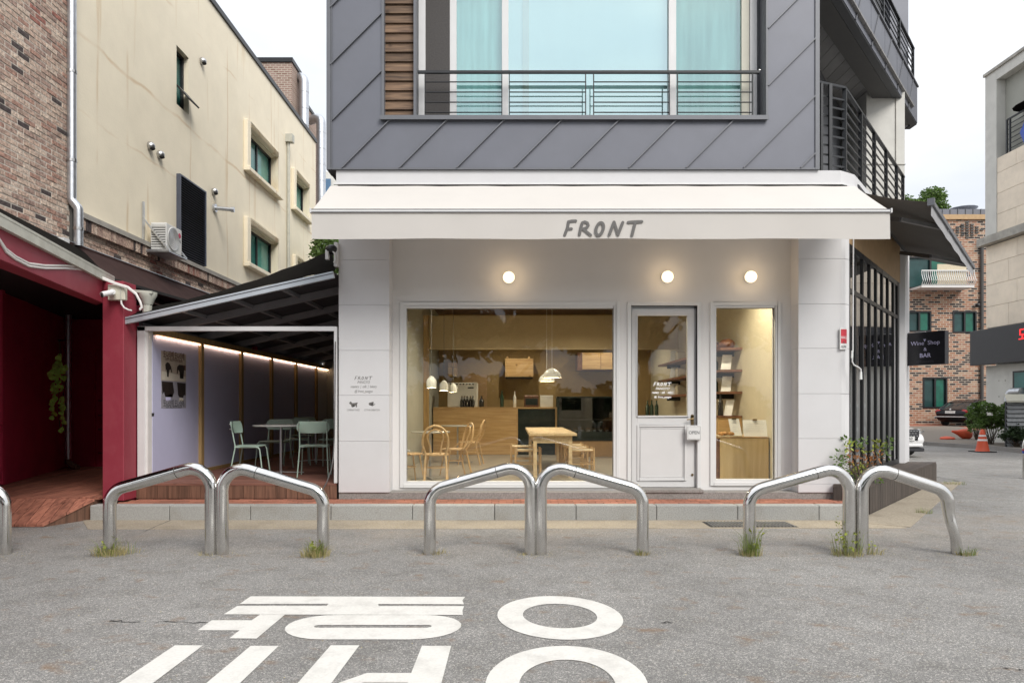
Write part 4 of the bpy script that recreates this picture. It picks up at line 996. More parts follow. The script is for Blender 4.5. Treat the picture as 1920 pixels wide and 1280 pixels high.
GWo = GW.build('glazed_wall', 'black_frame', BLD)
for i in range(len(ts)-1):
    for z0_, z1_ in ((.47,2.96),(3.02,3.54)):
        b = MB(); b.prism([sp(ts[i]+.07,-.05),sp(ts[i+1],-.05),sp(ts[i+1],-.058),sp(ts[i]+.07,-.058)], z0_, z1_); b.build('pane', 'glass_dark', GWo)
b = MB(); b.prism([(3.95,9.6),(4.02,9.6),(4.02,11.3),sp(4.1,-1.5),sp(4.1,-1.6),(3.95,11.4)], .38, 3.7); b.prism([(3.97,9.5),sp(0,-.03),sp(4.1,-.12),sp(4.1,-1.52),(3.97,11.3)], 3.63, 3.7); b.build('bar_interior', 'interior_dark', BLD)
b = MB(); b.prism([(3.97,9.5),sp(.03,-.12),sp(4.1,-.12),sp(4.1,-1.6),(3.97,11.3)], .3, .38); b.build('bar_floor', 'deck_dark', BLD)
for t, m_ in ((1.1,'wall_ochre'),(2.0,'case_wood'),(3.0,'wall_grey_inside')):
    b = MB(); b.prism([sp(t,-.9),sp(t+.3,-.9),sp(t+.3,-1.1),sp(t,-1.1)], .4, 2.4); b.build('bar_shelving', m_, BLD)

# dark deck along the splayed side
DK = root('side_deck', 'low dark wooden deck along the glazed side of the building', 'deck', (5.6, 10.3, 0))
zt = .385
def dk(px, py, z): x, y = GP(px, py, z); return (x, y)
n0 = (4.20, 8.93); n1 = (4.61, 8.78); f1 = (7.79, 12.53); f0 = (7.3, 12.75)
b = MB(); b.prism([n0, (n1[0]-.03,n1[1]+.02), (f1[0]-.04,f1[1]-.02), (7.1,12.7), (4.5,9.4)], 0, zt-.03); b.build('frame', 'void_dark', DK)
np_ = 6
for i in range(np_):
    u0, u1 = i/np_, (i+1)/np_-.008
    w0 = Vector(sp(.05,-.02)); 
    a0 = Vector(n0).lerp(Vector(n1), u0); a1 = Vector(n0).lerp(Vector(n1), u1)
    e0 = Vector((7.15,12.62)).lerp(Vector(f1), u0); e1 = Vector((7.15,12.62)).lerp(Vector(f1), u1)
    b = MB(); b.prism([a0[:], a1[:], e1[:], e0[:]], zt-.028, zt); b.build('plank', 'deck_dark', DK)
def fascia(p, q, n, z1_, parent=DK, m='deck_dark_fascia', z0_=.02, th=.02):
    p, q = Vector(p), Vector(q); d = (q-p)/n; nn = Vector((d.y,-d.x)).normalized()*th
    for i in range(n):
        a_ = p+d*(i+.03); c_ = p+d*(i+.97); b = MB(); b.prism([(a_+nn)[:], (c_+nn)[:], c_[:], a_[:]], z0_, z1_); b.build('fascia_board', m, parent)
fascia((n1[0]-.02,n1[1]+.02), (f1[0]-.02,f1[1]), 34, zt-.03); fascia(n0, (n1[0]-.02,n1[1]+.0), 4, zt-.03)
fascia((f1[0],f1[1]), (7.3,12.75), 5, zt-.03)

# ------------------------------------------------------------------ cream awning
AW = root('cream_awning', 'cream retractable awning with FRONT lettering over the cafe front', 'awning', (1, 8.93, 4.25))
ya, yb_ = 8.9, 8.08; za, zb = 4.272, 3.72; ax0, ax1 = -2.37, 4.47
n = 24; g = MB()
vs = []
for i in range(n+1):
    x = ax0+(ax1-ax0)*i/n
    for j in range(7):
        t = j/6; vs.append((x, ya+(yb_-ya)*t, za+(zb-za)*t-.012*math.sin(math.pi*t)+.003*math.sin(i*2.1+t*3)))
g.add(vs, [(i*7+j, i*7+j+1, (i+1)*7+j+1, (i+1)*7+j) for i in range(n) for j in range(6)])
g.build('canopy', 'awning_cream', AW, smooth=True)
g = MB(); g.box(ax0, ax1, yb_-.02, yb_+.03, zb-.028, zb+.012); g.box(ax0-.02,ax0,yb_-.03,yb_+.04,zb-.035,zb+.02); g.box(ax1,ax1+.02,yb_-.03,yb_+.04,zb-.035,zb+.02); g.build('front_bar', 'white_metal', AW, bevel=.004)
g = MB(); g.box(ax0, ax1, yb_-.022, yb_-.0195, zb+.004, zb+.012); g.box(ax0, ax1, yb_-.022, yb_-.0195, zb-.028, zb-.02); g.build('bar_groove', 'sign_edge', AW)
vs = []
for i in range(61):
    x = ax0+(ax1-ax0)*i/60; w_ = .004*math.sin(i*.9)+.003*math.sin(i*.37+1)
    for j in range(5):
        t = j/4; vs.append((x, yb_-.006+w_*t*1.2, zb-.028-(.31+.004*math.sin(i*.35))*t))
g = MB(); g.add(vs, [(i*5+j, i*5+j+1, (i+1)*5+j+1, (i+1)*5+j) for i in range(60) for j in range(4)])
VL = g.build('valance', 'awning_cream', AW, smooth=True)
front_letters(VL, 'lettering_grey', 1131, 428.5, 1/8.727, yb_-.016, half=25)
g = MB(); g.tube([(ax0+.1,ya+.03,za-.015),(ax1-.1,ya+.03,za-.015)], .035, 12); g.build('roller', 'fabric_black', AW, smooth=True)
for sx_ in (ax0+.5, ax1-.5):
    g = MB(); g.beam((sx_,ya,za-.1),(sx_+(.3 if sx_<0 else -.3),8.5,zb+.1),.04,.05); g.beam((sx_+(.3 if sx_<0 else -.3),8.5,zb+.1),(sx_,yb_+.02,zb-.01),.035,.045); g.build('folding_arm', 'white_metal', AW)
# crank of the awning
CR = root('awning_crank', 'white crank rod hanging from the cream awning at the corner', 'crank', (XW(1600,8.9), 8.9, 1.7))
yc = 8.9
g = MB(); g.cyl((XW(1600,yc),yc,ZW(448,yc)), (XW(1599,yc),yc,ZW(658,yc)), .009, 8)
g.tube([(XW(x,yc),yc,ZW(y,yc)) for x,y in ((1598,670),(1598,678),(1601,684),(1609,688),(1614,692),(1614.5,698))], .0095, 8); g.build('rod', 'white_metal', CR, smooth=True)
g = MB(); g.cyl((XW(1598,yc),yc,ZW(657,yc)), (XW(1597.5,yc),yc,ZW(671,yc)), .014, 8); g.cyl((XW(1614,yc),yc,ZW(697,yc)), (XW(1614,yc),yc,ZW(711,yc)), .015, 8, r2=.019); g.build('grip', 'enamel_white', CR, smooth=True)
# ------------------------------------------------------------------ grey side awning
SA = root('grey_awning', 'dark grey awning over the glazed side of the building, seen from below', 'awning', (*sp(2.2), 4.2))
def s3(t, off, z): x, y = sp(t, off); return Vector((x, y, z))
a0, a1 = s3(.15,.02,4.33), s3(4.45,.05,4.20); c0_, c1_ = Vector((5.31,8.65,3.99)), Vector((8.1,11.98,3.83))
g = MB(); vs = []
for i in range(13):
    for j in range(7):
        t, u = i/12, j/6; p = a0.lerp(a1, t).lerp(c0_.lerp(c1_, t), u); p.z -= .03*math.sin(math.pi*u); vs.append(p)
g.add(vs, [(i*7+j, (i+1)*7+j, (i+1)*7+j+1, i*7+j+1) for i in range(12) for j in range(6)]); g.build('canopy', 'fabric_grey', SA, smooth=True)
g = MB(); g.beam(c0_, c1_, .05, .06); d = (c1_-c0_).normalized(); g.beam(c0_-d*.02, c0_+d*.03, .08, .09); g.build('front_bar', 'zinc_trim', SA)
g = MB(); vs = []
for i in range(41):
    t = i/40; p = c0_.lerp(c1_, t); q = p+SN*(.004*math.sin(i*.9)); vs += [p-Vector((0,0,.02)), q-Vector((0,0,.10+.003*math.sin(i*1.3))), q-Vector((0,0,.17+.004*math.sin(i*.8)))]
g.add(vs, [(i*3+j, i*3+j+1, (i+1)*3+j+1, (i+1)*3+j) for i in range(40) for j in range(2)]); g.build('valance', 'fabric_grey_light', SA, smooth=True)
for t in (.22, .8):
    w1 = a0.lerp(a1, t)-Vector((0,0,.14)); e1 = c0_.lerp(c1_, t+.1)-Vector((0,0,.02)); mid = w1.lerp(e1,.5)+SD*-.55-Vector((0,0,.06))
    g = MB(); g.beam(w1, mid, .05, .06); g.build('folding_arm', 'zinc_trim', SA); g = MB(); g.beam(mid, e1, .045, .05); g.build('folding_arm', 'fabric_grey_light', SA)
g = MB(); g.tube([s3(.15,.05,4.36), s3(4.45,.05,4.23)], .05, 10); g.build('roller', 'zinc_dark', SA)

# ------------------------------------------------------------------ wall lamps
def wall_lamp(px, py, lab):
    x, z = XW(px, YR), ZW(py, YR); r = root('wall_lamp', lab, 'lamp', (x, YR, z), 0, 'round wall lamps above the cafe front')
    g = MB(); g.lathe([(.0,0),(.062,0),(.062,-.03),(.055,-.034),(.0,-.034)], (0,0,0), 20, 'Y'); g.build('base', 'enamel_white', r, world=False, smooth=True)
    g = MB(); g.lathe([(.058,-.034),(.074,-.05),(.08,-.08),(.074,-.11),(.055,-.125),(.02,-.134),(.002,-.135)], (0,0,0), 24, 'Y'); g.build('globe', 'lamp_globe', r, world=False, smooth=True)
    ld = bpy.data.lights.new('bulb', 'POINT'); ld.energy = 1.35; ld.color = (1,.72,.42); ld.shadow_soft_size = .085; lo = bpy.data.objects.new('bulb', ld); COL.objects.link(lo); lo.parent = r; lo.location = (0,-.24,0)
wall_lamp(954, 522, 'round lit wall lamp above the big shop window'); wall_lamp(1249, 521, 'round lit wall lamp above the door'); wall_lamp(1404, 521, 'round lit wall lamp above the narrow right window')
# red and white plate at the corner
P_ = root('corner_plate', 'small red and white notice plate on the right corner of the cafe', 'sign', (4.45, 9.02, 2))
pa = Vector((XW(1575.5,8.96),8.965,0)); pb = Vector((XW(1588.5,8.99),8.99,0)); z0_, z1_ = ZW(655,9.0), ZW(615,9.0)
g = MB(); g.slab([(pa.x,pa.y,z0_),(pb.x,pb.y,z0_),(pb.x,pb.y,z1_),(pa.x,pa.y,z1_)], .012); g.build('plate', 'white_paint', P_)
nn = (pb-pa).cross(Vector((0,0,1))).normalized()*.002
def onpl(u0,u1,v0,v1,m,nm,k=1):
    A_ = pa.lerp(pb,u0)+nn*k; C_ = pa.lerp(pb,u1)+nn*k; zA = z0_+(z1_-z0_)*v0; zB = z0_+(z1_-z0_)*v1
    g = MB(); g.slab([(A_.x,A_.y,zA),(C_.x,C_.y,zA),(C_.x,C_.y,zB),(A_.x,A_.y,zB)], .0015); g.build(nm, m, P_)
onpl(.1,.92,.28,.94,'band_red','red_field'); 
ang = math.atan2(pb.y-pa.y, pb.x-pa.x); mid = pa.lerp(pb,.5)+nn*2.2
text('WALL', .05, 'lettering_white', P_, (mid.x, mid.y, z0_+(z1_-z0_)*.55), rot=(R(90),0,ang), extrude=.0005, sx=.7)
text('A:', .04, 'lettering_dark', P_, (mid.x, mid.y, z0_+(z1_-z0_)*.33), rot=(R(90),0,ang), extrude=.0005)
text('02)701', .04, 'lettering_dark', P_, (mid.x, mid.y, z0_+(z1_-z0_)*.12), rot=(R(90),0,ang), extrude=.0005, sx=.7)
# wine shop sign
W_ = root('wine_shop_sign', 'black Wine Shop & BAR sign projecting from the far pillar', 'sign', (7.6, 12.6, 2.1))
wa = Vector((XW(1699,12.55),12.55,0)); wb = Vector((XW(1772,12.0),12.0,0)); z0_, z1_ = ZW(684.5,12.4), ZW(623.5,12.4)
g = MB(); g.slab([(wa.x,wa.y,z0_),(wb.x,wb.y,z0_),(wb.x,wb.y,z1_),(wa.x,wa.y,z1_)], .14); g.build('box', 'sign_black', W_, bevel=.006)
nn = (wb-wa).cross(Vector((0,0,1))).normalized(); ang = math.atan2(wb.y-wa.y, wb.x-wa.x)
def ws(u, v, k=.002): p = wa.lerp(wb,u)+nn*k; return (p.x,p.y,z0_+(z1_-z0_)*v)
text('Wine  Shop', .105, 'lettering_lilac', W_, ws(.5,.66), rot=(R(90),0,ang), sx=.98)
text('&', .09, 'lettering_lilac', W_, ws(.5,.47), rot=(R(90),0,ang)); text('BAR', .105, 'lettering_lilac', W_, ws(.5,.28), rot=(R(90),0,ang), bold=.001)
text('@frontwine', .06, 'lettering_dim', W_, ws(.5,.1), rot=(R(90),0,ang))
g = MB(); c = [ws(.455,.78),ws(.525,.78),ws(.5,.73),ws(.492,.70),ws(.488,.70),ws(.475,.73)]; g.face(c); g.build('glass_icon', 'lettering_lilac', W_)
g = MB(); g.beam((7.35,12.85,z1_+.02),(wa.x+.3,wa.y-.1,z1_+.02),.02,.02); g.beam((7.35,12.85,z1_+.05),ws(.15,1.0,-.05),.012,.012); g.build('bracket', 'steel_brushed', W_)
# far side downlight: security camera and cable at the left end of the front
SCM = root('security_camera', 'dark dome camera with white arm at the left end of the cream awning', 'security camera', (-2.38, 8.9, 3.2))
yq = 8.95
g = MB(); g.sphere((XW(622,yq),yq,ZW(468,yq)), .085, 14, 8, (1,1,.75)); g.build('dome', 'black_frame', SCM, smooth=True)
g = MB(); g.tube([(XW(x,yq),yq-.05,ZW(y,yq)) for x,y in ((616,474),(622,470),(629,476),(631,488),(628,494))], .012, 8); g.build('arm', 'white_metal', SCM, smooth=True)
g = MB(); g.box(XW(612,yq),XW(618,yq),yq-.06,yq,ZW(488,yq),ZW(470,yq)); g.box(XW(627,yq),XW(634,yq),yq-.03,yq+.05,ZW(500,yq),ZW(455,yq)); g.build('mount', 'white_metal', SCM, bevel=.003)
# ------------------------------------------------------------------ left: terrace enclosure
TR = root('terrace_enclosure', 'white-framed terrace with lavender side wall and dark sloping roof', 'terrace', (-3.6, 9.05, .39))
XL, XR_, zt_ = -4.94, -2.31, 2.456; zd = .39
b = MB(); fz = ZW(621, 9.05)
b.box(XL, XW(272,9.0), 9.0, 9.0+.06, zd, zt_); b.box(XL, XR_, 9.0, 9.06, fz, zt_+.0); b.box(XW(626,9.0), XR_, 9.0, 9.06, zd, fz)
b.box(XL, XW(272,9.0)-.005, 9.06, 9.14, zd, zt_-.05); b.build('frame', 'white_metal', TR, bevel=.003)
b = MB(); b.box(XW(272,9.0)-.002, XW(272,9.0)+.03, 9.02, 9.5, zd, fz); b.build('frame_return', 'cable_white', TR)
# lavender panels between timber studs, along X = -4.79
XP = -4.79
studs = [9.12, 10.5, 12.05, 13.56, 15.1, 16.66, 18.2]
for i in range(len(studs)-1):
    b = MB(); b.box(XP-.06, XP-.012, studs[i]+.0, studs[i+1], zd, 2.36); b.build('wall_panel', 'lavender_panel' if i < 5 else 'white_wall', TR)
for i in range(1, len(studs)):
    b = MB(); b.box(XP-.012, XP+.035, studs[i]-.045, studs[i]+.045, zd, 2.36); b.build('stud', 'stud_wood', TR)
b = MB(); b.box(XP-.06, XP+.045, 9.14, 18.2, 2.362, 2.45); b.build('top_rail', 'stud_wood', TR)
b = MB(); b.box(XP-.012, XP+.02, 9.2, 18.2, zd, zd+.05); b.build('bottom_rail', 'stud_wood', TR)
for i in range(len(studs)-1):
    b = MB(); b.box(XP+.012, XP+.022, studs[i]+.06, studs[i+1]-.06, 2.335, 2.352); b.build('light_strip', 'led_strip', TR)
b = MB(); b.box(XP-.06, -2.33, 17.7, 17.8, zd, 3.2); b.build('end_wall', 'wall_grey_inside', TR)
# sloping roof: z at left / right
def rz(x): return 2.50+(x+4.94)*(3.08-2.50)/(2.64)
b = MB(); b.slab([(-5.02,8.85,rz(-5.02)+.05),(-2.29,8.85,rz(-2.29)+.05),(-2.29,17.8,rz(-2.29)+.05),(-5.02,17.8,rz(-5.02)+.05)], .01); b.build('roof_sheet', 'patio_sheet', TR)
b = MB(); b.beam((-5.0,8.76,2.49),(-2.285,8.76,3.09),.05,.085); b.build('edge_beam', 'alu_light', TR)
b = MB(); b.beam((-5.0,8.733,2.49+.015),(-2.285,8.733,3.09+.015),.004,.01); b.build('edge_groove', 'sign_edge', TR)
for y in (9.6, 10.8, 12.1, 13.5, 15.0, 16.5):
    b = MB(); b.beam((-4.98,y,rz(-4.98)-.02),(-2.3,y,rz(-2.3)-.02),.06,.1); b.build('rafter', 'patio_rafter', TR)
for x in (-4.3,-3.65,-3.0):
    b = MB(); b.beam((x,8.85,rz(x)+.015),(x,17.7,rz(x)+.015),.05,.05); b.build('purlin', 'patio_rafter', TR)
b = MB(); b.box(-5.02,-4.95,9.15,17.8,2.45,rz(-5)+.04); b.build('gutter_beam', 'patio_rafter', TR)
# black rolled canopy above the terrace
BA = root('black_awning', 'black fabric awning pitched above the terrace roof', 'awning', (-3.6, 9.3, 2.8))
n = 16; vs = []
for i in range(n+1):
    t = i/n; xb = -5.05+(-2.29+5.05)*t
    pb_ = Vector((xb, 8.83, 2.54+(3.16-2.54)*t)); px_ = 247+(622-247)*t; py_ = 583-113*t+14*math.sin(math.pi*t)*(1-.2*t); yy = 9.55
    pt = Vector((XW(px_,yy), yy, ZW(py_,yy)))
    for j in range(5):
        q = pb_.lerp(pt, j/4); q.z += .02*math.sin(math.pi*j/4)+.008*math.sin(i*1.9+j); vs.append(q)
b = MB(); b.add(vs, [(i*5+j,(i+1)*5+j,(i+1)*5+j+1,i*5+j+1) for i in range(n) for j in range(4)])
m_ = len(vs); b.build('fabric', 'fabric_black', BA, smooth=True)
b = MB(); b.tube([vs[i*5+4]-Vector((0,-.03,.03)) for i in range(n+1)], .035, 8); b.build('roller', 'fabric_black', BA, smooth=True)
b = MB(); b.beam((XW(560,8.8),8.8,ZW(535,8.8)), (XW(629,9.2),9.2,ZW(500,9.2)), .03, .055); b.build('arm', 'fabric_grey', BA)
# terrace deck
TD_ = root('terrace_deck', 'raised brown plank deck with vertical fascia boards under the terrace', 'deck', (-3.6, 9.05, 0))
b = MB(); b.box(XL-.03, -2.32, 9.03, 17.7, .1, zd-.03); b.build('frame', 'void_dark', TD_)
y = 9.005; src = None
while y < 17.6:
    if src is None: b = MB(); b.box(-1.32,1.32,0,.142,-.028,0); src = b.build('plank', 'deck_patio', world=False); o = src
    else: o = src.copy(); COL.objects.link(o)
    o.parent = TD_; o.location = (-3.64+3.6, y-9.05, zd+random.uniform(-.002,.001)); y += .148
x = XL-.02
while x < -2.4:
    b = MB(); b.box(x, min(x+.137,-2.315), 9.01, 9.03, .19, zd-.03); b.build('fascia_board', 'deck_fascia', TD_); x += .142
# electrical cable at the right frame
CB = root('black_cable', 'grey cable hanging down the right terrace post to the deck', 'cable', (-2.4, 8.97, .2))
b = MB(); b.tube([(XW(x,8.96),8.96,ZW(y,8.96)) for x,y in ((629,640),(628,760),(627,820),(625,856),(621,880),(613,903),(600,926),(597,931))], .008, 6); b.build('cord', 'cable_grey', CB, smooth=True)

# posters on the first lavender panel
def poster(y0, y1, z0, z1, lab, kind):
    r = root('poster', lab, 'poster', (XP, (y0+y1)/2, z0)); xx = XP-.012+.003
    b = MB(); b.box(XP-.0125, xx, y0, y1, z0, z1); b.build('paper', 'poster_paper' if kind == 0 else 'poster_grey', r)
    def yy(u): return y0+(y1-y0)*u
    def zz(v): return z0+(z1-z0)*v
    def patch(pts, m, k=.0008):
        b = MB(); bm = bmesh.new(); P = [(xx+k, yy(u), zz(v)) for u, v in pts]
        a_ = sum(P[i][1]*P[(i+1)%len(P)][2]-P[(i+1)%len(P)][1]*P[i][2] for i in range(len(P)))
        if a_ < 0: P = P[::-1]
        f = bm.faces.new([bm.verts.new(p) for p in P]); bmesh.ops.triangulate(bm, faces=[f]); bm.verts.index_update()
        b.add([v.co[:] for v in bm.verts], [tuple(v.index for v in f.verts) for f in bm.faces]); bm.free(); b.build('print', m, r)
    rt_ = (R(90), 0, R(90))
    if kind == 0:
        text('또나라떼 또나라떼', .115, 'lettering_brown', r, (xx+.001, yy(.5), zz(.88)), rot=rt_, extrude=.0004, sx=(y1-y0)/.98*.95, bold=.002)
        text('PUPPY SALON POPUP SALON', .06, 'lettering_brown', r, (xx+.001, yy(.5), zz(.73)), rot=rt_, extrude=.0004, sx=.86*(y1-y0))
        patch([(.02,.02),(.98,.02),(.98,.2),(.02,.32)], 'poster_cream'); patch([(.7,.45),(.98,.42),(.98,.6),(.7,.6)], 'lettering_brown', .0006)
        patch([(.15,.55),(.22,.64),(.3,.62),(.38,.5),(.42,.3),(.38,.3),(.36,.4),(.31,.38),(.28,.14),(.22,.14),(.24,.35),(.2,.4),(.17,.33)], 'poster_dog', .0016)
        patch([(.62,.52),(.7,.6),(.85,.6),(.92,.5),(.9,.3),(.88,.12),(.84,.12),(.83,.3),(.79,.3),(.77,.12),(.73,.12),(.72,.35),(.66,.42),(.64,.28),(.6,.28)], 'poster_dog', .0016)
    else:
        patch([(.02,.98),(.45,.98),(.5,.6),(.44,.42),(.38,.55),(.36,.42),(.15,.42),(.12,.62),(.04,.5)], 'poster_dog')
        patch([(.62,.98),(.98,.96),(.98,.5),(.9,.5),(.88,.4),(.72,.42),(.66,.5)], 'poster_dog'); patch([(.18,.28),(.36,.28),(.36,.41),(.16,.41)], 'lettering_lilac')
        patch([(.68,.26),(.9,.26),(.86,.39),(.72,.4)], 'poster_cream')
        text('또나라떼 또나라떼', .115, 'lettering_dark', r, (xx+.001, yy(.5), zz(.16)), rot=rt_, extrude=.0004, sx=(y1-y0)/.98*.95, bold=.002)
        text('PUPPY SALON POPUP SALON', .05, 'lettering_dark', r, (xx+.001, yy(.5), zz(.04)), rot=rt_, extrude=.0004, sx=.95*(y1-y0))
mat('poster_paper', (.42,.36,.29), .6, var=.15, scale=8); mat('poster_grey', (.3,.29,.33), .6, var=.25, scale=6); mat('poster_cream', (.6,.55,.46), .6); mat('poster_dog', (.02,.013,.011), .6, var=.4, scale=20)
mat('lettering_brown', (.09,.04,.03), .6)
Yp0, Yp1 = 4.79*F/(960-303.5), 4.79*F/(960-350)
poster(Yp0, Yp1, ZW(713,Yp0), ZW(657,Yp0), 'upper poster of two standing dachshunds with Korean title on the lavender wall', 0)
poster(Yp0, Yp1, ZW(765,Yp0), ZW(713.5,Yp0), 'lower poster of two black dogs over grey with Korean title on the lavender wall', 1)
SK = root('wall_socket', 'small steel socket on the inner face of the white terrace post', 'socket', (XW(277,9.2), 9.2, ZW(777,9.2)))
b = MB(); b.box(XW(272,9.0)+.03, XW(272,9.0)+.036, 9.1, 9.16, ZW(780,9.1), ZW(774,9.1)); b.build('plate', 'steel_brushed', SK)
b = MB(); b.box(XW(272,9.0)+.036, XW(272,9.0)+.039, 9.115, 9.145, ZW(778.5,9.1), ZW(775.5,9.1)); b.build('hole', 'void_dark', SK)

# ------------------------------------------------------------------ furniture on the terrace
def terrace_chair(label):
    r = root('chair', label, 'chair', (0,0,0), 0, 'pale green metal chairs on the terrace')
    b = MB(); n = 20; P = [(.21*math.copysign(abs(math.cos(a))**.6, math.cos(a)), .2*math.copysign(abs(math.sin(a))**.6, math.sin(a))) for a in [2*math.pi*i/n for i in range(n)]]
    b.prism(P, .445, .455); b.build('seat', 'green_metal', r, world=False, bevel=.003, smooth=True)
    b = MB(); k = 12; rows = 6; vs = []
    for j in range(rows+1):
        z = .63+.17*j/rows; wz = .23*(1-abs(2*j/rows-1)**3*.22)
        for i in range(k+1):
            u = -1+2*i/k; vs.append((u*wz, -.215-.03*(z-.63)/.17+.05*u*u, z))
    fs = [(j*(k+1)+i, j*(k+1)+i+1, (j+1)*(k+1)+i+1, (j+1)*(k+1)+i) for j in range(rows) for i in range(k)]
    b.add(vs, fs); b.add([(x, y-.008, z) for x, y, z in vs], [f[::-1] for f in fs]); b.build('backrest', 'green_metal', r, world=False, smooth=True)
    for s in (-1, 1):
        b = MB(); b.tube(fillet([(s*.215,.225,0),(s*.19,.17,.435),(s*.19,-.17,.435)], [.05], 5), .0095, 8); b.build('leg', 'green_metal', r, world=False, smooth=True)
        b = MB(); b.tube(fillet([(s*.215,-.24,0),(s*.19,-.16,.44),(s*.19,-.225,.80)], [.12], 5), .0095, 8); b.build('leg', 'green_metal', r, world=False, smooth=True)
        b = MB(); b.sphere((s*.19,-.232,.69),.009,8,5); b.sphere((s*.19,-.235,.76),.009,8,5); b.build('bolt', 'steel_brushed', r, world=False)
    b = MB(); b.cyl((-.19,-.17,.435),(.19,-.17,.435),.008,6); b.cyl((-.19,.15,.435),(.19,.15,.435),.008,6); b.build('crossbar', 'green_metal', r, world=False)
    return r
def round_table(label, loc, rad, h, top='table_grey', group=None, leg='steel_brushed'):
    r = root('round_table', label, 'table', loc, .3, group)
    b = MB(); b.lathe([(0,h-.022),(rad-.01,h-.022),(rad,h-.015),(rad,h-.004),(rad-.006,h),(0,h)], (0,0,0), 40); b.build('tabletop', top, r, world=False, smooth=True)
    b = MB(); b.cyl((0,0,.03),(0,0,h-.022),.02,12); b.build('column', leg, r, world=False, smooth=True)
    b = MB()
    for k in range(4):
        a = k*math.pi/2; b.beam((0,0,.03),(math.cos(a)*.33,math.sin(a)*.33,.012),.045,.014)
    b.build('foot', leg, r, world=False); return r
tg = 'round tables on the terrace'
round_table('nearest round grey table on the terrace, chairs around it', (XW(527,10.3),10.3,zd), .405, .736, group=tg)
round_table('second round table on the terrace, half hidden behind the right chair', (XW(592,12.6),12.6,zd), .40, .736, group=tg)
c1 = terrace_chair('green chair seen from the side, left of the nearest terrace table'); 
c1.location = (XW(470,9.85), 9.85, zd); c1.rotation_euler = (0,0,R(-84))
copy_tree(c1, (XW(590,9.98), 9.98, zd), R(10), 'green chair with its back to the street, right of the nearest terrace table')
copy_tree(c1, (XW(514,11.1), 11.1, zd), R(172), 'green chair facing the street behind the nearest terrace table')
copy_tree(c1, (XW(556,11.9), 11.9, zd), R(20), 'green chair in the second row of the terrace, behind the table column')
copy_tree(c1, (XW(622,11.9), 11.9, zd), R(30), 'green chair cut off by the right terrace post')
copy_tree(c1, (XW(568,13.5), 13.5, zd), R(190), 'green chair at the back of the terrace beyond the second table')

# ------------------------------------------------------------------ left: red shop front
RS = root('red_shop', 'dark red shop front with crimson post and beam at the left edge', 'building', (-5.1, 8.8, 0))
b = MB(); b.box(-5.22,-4.95,8.7,9.0,.2,2.80); b.build('post', 'crimson_paint', RS, bevel=.006)
v = Vector((.242,-1,0)).normalized()
p_ = Vector((-5.22,8.7,0)); e_ = p_+v*4.9; wn = Vector((-v.y, v.x, 0))
wn = wn if wn.x < 0 else -wn
def bz(t, z): return z
b = MB(); th = .26
P0, P1 = Vector((-4.95,8.70,0)), Vector((-4.95,8.70,0))+v*4.9
fr0 = Vector((-5.22,8.7,0)); fr1 = fr0+v*4.9
P3 = fr1+wn*.25; P2 = Vector((-5.22-.2,8.9,0))
b.prism([(-5.215,8.705),(fr1.x,fr1.y),(P3.x,P3.y),(P2.x,P2.y)], 2.72, 3.0); b.prism([(-5.215,8.704),(-4.955,8.704),(-4.955,8.998),(-5.4,8.99)], 2.802, 3.0); b.build('beam', 'crimson_paint', RS, bevel=.004)
b = MB(); q = fr1+wn*.12; b.box(q.x-.13,q.x+.13,q.y-.13,q.y+.13,0,2.72); b.build('post', 'crimson_paint', RS)
# dark red interior walls
wl0 = Vector((-7.38,9.85,0)); wl1 = Vector((-8.45,13.0,0)); dd = (wl1-wl0).normalized(); wl_ = wl0-dd*4.5
b = MB(); b.beam((wl_.x-.06,wl_.y,1.8),(wl1.x-.06,wl1.y,1.8),.12,3.2); b.build('side_wall', 'plum_paint', RS)
nx = Vector((dd.y,-dd.x,0)); nx = nx if nx.x > 0 else -nx
for z_, hh, k in ((.42,.1,.05),(1.05,.05,.03),(1.62,.05,.03)):
    pz_ = wl0-dd*.15; b = MB(); s_ = wl_+nx*k; e2 = pz_+nx*k; b.beam((s_.x,s_.y,z_),(e2.x,e2.y,z_),.05,hh); b.build('moulding', 'plum_paint', RS)
pz_ = wl0-dd*.12; b = MB(); b.beam((pz_.x,pz_.y,.3),(pz_.x,pz_.y,3.2),.16,.1,up=dd); b.build('pilaster', 'plum_paint', RS)
b = MB(); b.sphere((wl0.x+.1-dd.x*.35,wl0.y-dd.y*.35,1.1),.07,14,8,(.5,1,1)); b.build('boss', 'plum_paint', RS, smooth=True)
b = MB(); b.box(-8.6,-7.95,13.0,13.15,.2,3.3); b.box(-6.9,-4.9,13.0,13.15,.2,3.3); b.box(-7.95,-6.9,13.0,13.15,2.5,3.3); b.build('back_wall', 'plum_paint', RS)
b = MB(); b.box(-7.96,-6.89,13.06,13.12,.24,2.51); b.build('door', 'plum_paint', RS)
for z_ in (.5,.95,1.22,1.5):
    b = MB(); b.box(-7.9,-6.95,13.03,13.06,z_,z_+.03); b.build('moulding', 'crimson_paint', RS)
b = MB(); b.box(-5.08,-5.0,9.0,13.0,.1,2.75); b.build('side_wall', 'plum_paint', RS)
b = MB(); b.prism([(-5.3,8.72),(fr1.x-.1,fr1.y),(-9.5,4.0),(-9.5,13.3),(-5.0,13.3)], 3.06, 3.1); b.build('ceiling', 'void_dark', RS)
